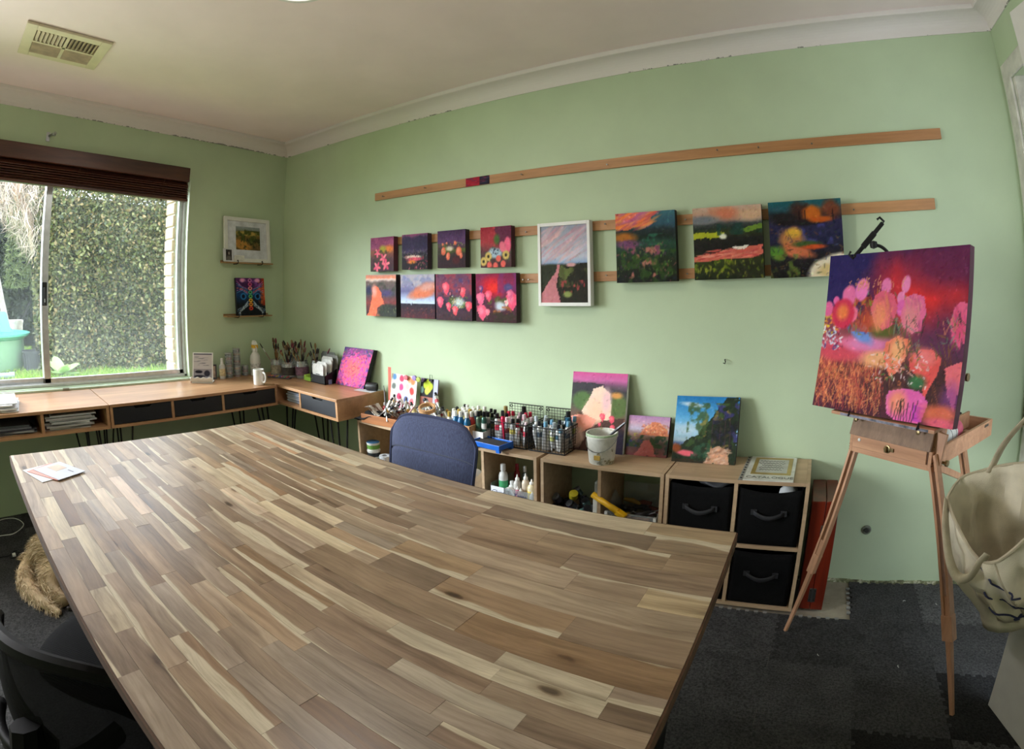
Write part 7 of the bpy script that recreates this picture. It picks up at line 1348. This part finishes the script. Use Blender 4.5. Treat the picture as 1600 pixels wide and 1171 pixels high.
cloud('coat', pos[~paw], .044, leafmat('coat_hair', [(160, 134, 100), (206, 184, 150), (226, 206, 174), (190, 164, 128), (238, 222, 196)], .7, .15), dog, 3, 16, flow[~paw], .28)
for k in range(3): MB().lathe([(0, 0), (.008, .002), (.006, .009), (0, .011)], (-2.262 + .004 * k, .212 + .012 * k, .018), 8, sx=1.3).build('paw_pad', mat('pad_dark', (54, 44, 40), .7), dog, smooth=True)
for s in (-1, 1): MB().grid(lambda u, v, s=s: (-1.46 + .05 * u - .02 * v, .86 + s * (.06 + .03 * v), .23 - .09 * v + .01 * math.sin(PI * u)), 6, 6).build('ear', fur, dog, smooth=True, solid=.008)
MB().lathe([(0, -.010), (.014, -.006), (.015, .004), (0, .010)], (-1.255, .805, .125), 10).build('nose', bk, dog, smooth=True)
# ------------------------------------------------------------------ cables on the floor
cab = mat('white_cable_pvc', (206, 206, 202), .4)
o = thing('cable', 'white cable looped on the carpet under the window desk', 'cable', (0, 0, 0)); MB().tube(catmull([(-3.12, -.10, .0145), (-3.16, .02, .0145), (-3.155, .10, .0145), (-3.25, .165, .0145), (-3.36, .13, .0145), (-3.38, .05, .0145), (-3.30, -.01, .0145), (-3.24, -.08, .0145), (-3.26, -.2, .0145)], 8), .0028, 7).build('cable_run', cab, o, smooth=True)
o = thing('cable', 'black power cable with a tied knot running to the dog', 'cable', (0, 0, 0)); MB().tube(catmull([(-2.95, -.20, .015), (-2.92, -.05, .015), (-2.90, .04, .015), (-2.93, .075, .018), (-2.90, .095, .026), (-2.86, .08, .020), (-2.87, .05, .016), (-2.85, .10, .015), (-2.80, .12, .015)], 8), .0034, 7).build('cable_run', bk, o, smooth=True); MB().box(-2.90, -2.875, .062, .078, .012, .024).build('white_tag', whitep, o)
for k, (x, y) in enumerate(((.50, 2.05), (.64, 2.03), (.44, 1.63), (.16, 1.66))):
    o = thing('carpet_scrap', 'tiny pale scrap of lint on the dark carpet', 'scrap', (x, y, .0125), R(0, 3), 'lint scraps on the carpet'); MB().tube([(0, 0, 0), (.006, .003, .001), (.012, 0, 0)], .0012, 5).build('lint', whitep, o)

# ------------------------------------------------------------------ garden outside the window
GZ = .05
t = NT('lawn_soil'); tc = t.n('ShaderNodeTexCoord'); n1 = t.noise(tc, 1.4, 4, .6, vi=3); n2 = t.noise(tc, 40, 3, .7, vi=3); r1 = t.ramp(n1, [(.35, (110, 140, 50)), (.55, (140, 176, 66)), (.7, (176, 176, 96))]); r2 = t.ramp(n2, [(.3, (150, 150, 150)), (.7, (255, 255, 255))]); m_ = t.mix(.8, r1, r2, 'MULTIPLY'); t.l(m_, 0, t.p, 'Base Color'); t.p.inputs['Roughness'].default_value = .9
lawn = MB().box(-16, XL - .42, -8, 9, GZ - .1, GZ).build('garden_ground', t.m); struct(lawn)
gr = np.random.default_rng(12); n = 26000; pos = np.stack([gr.uniform(-11.5, -6.2, n), gr.uniform(-.6, 4.0, n), np.full(n, GZ + .03)], 1)
bare = np.sin(pos[:, 0] * 2.1) + np.sin(pos[:, 1] * 2.7 + 1) + gr.normal(size=n) * .5; pos = pos[bare < 1.35]
cloud('grass', pos, .09, leafmat('grass_blades', [(110, 150, 46), (150, 190, 70), (176, 206, 90), (130, 170, 60), (190, 190, 110)], .6, .4), None, 4, 7, np.tile([0, 0, 1.], (len(pos), 1)), .5)
hl = leafmat('hedge_leaf', [(44, 54, 34), (86, 98, 56), (132, 138, 82), (62, 72, 46), (164, 162, 104), (92, 98, 64), (176, 150, 104), (112, 120, 74)], .42, .25)
hg = thing('hedge', 'tall dense leafy hedge filling the garden view through the sash', 'hedge', (0, 0, 0))
n = 52000; y = gr.uniform(.95, 5.4, n); z = GZ + 2.75 * gr.random(n) ** .95; bul = .55 * np.sin(y * 2.2 + z * .7) + .28 * np.sin(z * 2.9 + y) + .18 * np.sin(y * 6.1 + z * 3.3); edge = np.clip((y - .95) / .5, 0, 1) ** .5
x = -8.85 + .32 * bul + .5 * edge - np.abs(gr.normal(size=n)) * .22; x += .15 * np.clip((.6 - z) / .6, 0, 1)
cloud('hedge_leaves', np.stack([x, y, z], 1), .070, hl, hg, 6, 1.7)
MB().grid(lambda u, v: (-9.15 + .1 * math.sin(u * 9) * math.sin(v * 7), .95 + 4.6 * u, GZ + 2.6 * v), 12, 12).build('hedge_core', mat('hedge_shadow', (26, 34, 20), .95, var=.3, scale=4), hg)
for k in range(6): rod('stem', [(-9.0, 1.3 + .75 * k, GZ), (-9.05, 1.35 + .75 * k, 1.5), (-9.0, 1.3 + .75 * k, 2.4)], .03, mat('stem_bark', (96, 78, 58), .9), hg, 6)
bt_ = thing('evergreen_tree', 'dark evergreen tree behind the garden tub', 'tree', (0, 0, 0))
n = 15000; y = gr.uniform(-1.6, 1.5, n); z = GZ + .25 + 4.2 * gr.random(n); x = -11.3 + .4 * np.sin(y * 3 + z) - np.abs(gr.normal(size=n)) * .4
cloud('foliage', np.stack([x, y, z], 1), .12, leafmat('dark_leaf', [(24, 34, 24), (46, 60, 38), (64, 80, 48), (36, 46, 32), (96, 106, 66)], .5, .2), bt_, 8, 2.2)
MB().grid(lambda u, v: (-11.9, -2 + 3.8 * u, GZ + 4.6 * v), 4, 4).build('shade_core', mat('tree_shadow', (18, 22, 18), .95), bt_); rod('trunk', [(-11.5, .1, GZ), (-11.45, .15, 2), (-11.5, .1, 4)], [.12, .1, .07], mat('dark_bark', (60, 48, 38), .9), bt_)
bark = mat('pink_bark', (206, 176, 152), .85, var=.22, scale=7, bump=.5)
tk = thing('paperbark_tree', 'pale pinkish trunked tree with a mass of bare drooping twigs', 'tree', (0, 0, 0))
rod('trunk', catmull([(-9.3, 1.13, GZ), (-9.3, 1.14, .7), (-9.32, 1.09, 1.42), (-9.3, 1.0, 1.9), (-9.3, .82, 2.38), (-9.35, .62, 2.7), (-9.3, .5, 3.6)], 5), [.15, .14, .13, .125, .12, .12, .115, .11, .11, .105, .105, .1, .1, .1, .095, .09, .09, .085, .08, .08, .075, .07, .07, .065, .06, .06, .055, .05, .05, .05, .05], bark, tk, 10)
for k in range(7):
    a = gr.uniform(-1, 1); rod('branch', catmull([(-9.3, .62 + .03 * k, 2.2 + .12 * k), (-9.2 + .2 * a, .4 + .5 * a, 2.5 + .1 * k), (-9.1 + .3 * a, .2 + 1.0 * a, 2.45 + .05 * k)], 4), .022, bark, tk, 6)
n = 3200; th = gr.uniform(0, 1, n); y0 = gr.uniform(-.5, 1.0, n); tw = np.stack([-9.0 + gr.normal(size=n) * .25, y0, 1.95 + (1 - th) * 1.4 + .25 * np.sin(y0 * 5)], 1)
cloud('twigs', tw, .34, leafmat('twig_wood', [(150, 130, 116), (206, 186, 170), (226, 210, 196), (120, 104, 92)], .9, .0), tk, 9, 34, np.stack([gr.normal(size=n) * .2, gr.normal(size=n) * .5, -np.ones(n)], 1), .45)
n = 1800; cloud('leaf_sprays', np.stack([-9.75 + gr.normal(size=n) * .2, gr.uniform(.55, 1.25, n), gr.uniform(1.2, 2.6, n)], 1), .11, leafmat('grey_green_leaf', [(96, 110, 76), (150, 160, 110), (120, 134, 90), (70, 84, 56)], .6, .3), tk, 10, 4)
tg = mat('tub_green', (120, 158, 124), .5, var=.08); tq = mat('turquoise_plastic', (104, 196, 176), .4, var=.05)
o = thing('garden_tub', 'big round green garden tub standing on the lawn', 'tub', (-9.0, .33, GZ)); MB().lathe([(0, 0), (.44, .0), (.47, .05), (.47, .44), (.45, .45), (.40, .40), (0, .38)], n=36).build('tub_wall', tg, o, smooth=True)
MB().lathe([(.46, .44), (.56, .50), (.57, .53), (.55, .53), (.45, .46)], n=36).build('tub_rim', tq, o, smooth=True)
o = thing('turquoise_crate', 'turquoise plastic crate upturned on the round green tub', 'crate', (-8.98, .36, GZ + .545)); MB().hexa([(-.24, -.30, 0), (.24, -.30, 0), (.24, .24, 0), (-.24, .24, 0)], [(-.20, -.25, .27), (.20, -.25, .27), (.20, .17, .27), (-.20, .17, .27)]).build('crate_shell', tq, o, bevel=.012); MB().box(-.26, .26, -.32, .26, -.0, .03).build('crate_lip', tq, o, bevel=.006)
o = thing('plant_pot', 'black ribbed plastic plant pot on the lawn by the tub', 'pot', (-8.6, .875, GZ)); MB().lathe([(0, 0), (.115, .0), (.138, .27), (.148, .27), (.148, .30), (.135, .30), (.115, .05), (0, .05)], n=28).build('pot_wall', mat('pot_black', (66, 66, 72), .5), o, smooth=True)
for k in range(18): a = 2 * PI * k / 18; MB().bar((.121 * math.cos(a), .121 * math.sin(a), .02), (.140 * math.cos(a), .140 * math.sin(a), .26), .018, .008, up=(math.cos(a), math.sin(a), 0)).build('pot_rib', MATS['pot_black'], o)
o = thing('garden_pipe', 'short grey plastic pipe lying on the grass before the tub', 'pipe', (-8.05, .16, GZ + .045)); MB().lathe([(.028, -.36), (.04, -.36), (.04, .33), (.046, .33), (.046, .40), (.032, .40), (.028, .33), (.028, -.36)], n=18, M=Matrix.Rotation(-PI / 2, 4, 'X')).build('pipe_wall', mat('pipe_grey', (140, 146, 156), .4), o, smooth=True)
pk = mat('weathered_plank', (196, 186, 176), .8, var=.12)
for k, (y0, y1, z1, lab) in enumerate(((.60, .38, 1.25, 'pale timber plank leaning against the dark tree, left of two'), (.74, .44, 1.45, 'pale timber plank leaning against the dark tree, right of two'))): o = thing('timber_plank', lab, 'plank', (-10.2, y0, GZ)); MB().bar((0, 0, 0), (-.5, y1 - y0, z1), .10, .04).build('plank_board', pk, o)
o = thing('white_bucket', 'small white bucket perched behind the green tub', 'bucket', (-9.72, .74, GZ)); MB().lathe([(0, 0), (.10, 0), (.115, .62), (.125, .62), (.125, .66), (.11, .66), (.095, .03), (0, .03)], n=20).build('bucket_wall', mat('bucket_white', (216, 206, 196), .5), o, smooth=True)
o = thing('black_pole', 'thin black pole slanting in front of the dark tree', 'pole', (-10.6, .62, GZ)); MB().cyl((0, 0, 0), (-.1, .75, 1.45), .022, n=8).build('pole_shaft', bk, o)
lf = leafmat('cabbage_leaf', [(170, 206, 130), (196, 222, 160), (150, 190, 110)], .5, .4)
pl = thing('leafy_plant', 'pale green broad leaved garden plant low behind the window frame', 'plant', (-7.9, 1.22, GZ))
for k in range(12):
    a = 2 * PI * k / 12 + R(-.2, .2); L = R(.18, .34); e_ = R(.25, .95)
    def lff(u, v, a=a, L=L, e_=e_): s_ = v * L; w_ = .085 * math.sin(PI * min(1, v * .95 + .05)) ** .8 * (u - .5) * 2; z_ = s_ * e_ - .9 * s_ * s_ + .02 * abs(u - .5); return (s_ * math.cos(a) - w_ * math.sin(a), s_ * math.sin(a) + w_ * math.cos(a), .04 + z_ + .008 * math.sin(v * 9))
    MB().grid(lff, 5, 9).build('leaf', lf, pl, smooth=True)
MB().cyl((0, 0, 0), (0, 0, .08), .02).build('stalk', tg, pl)
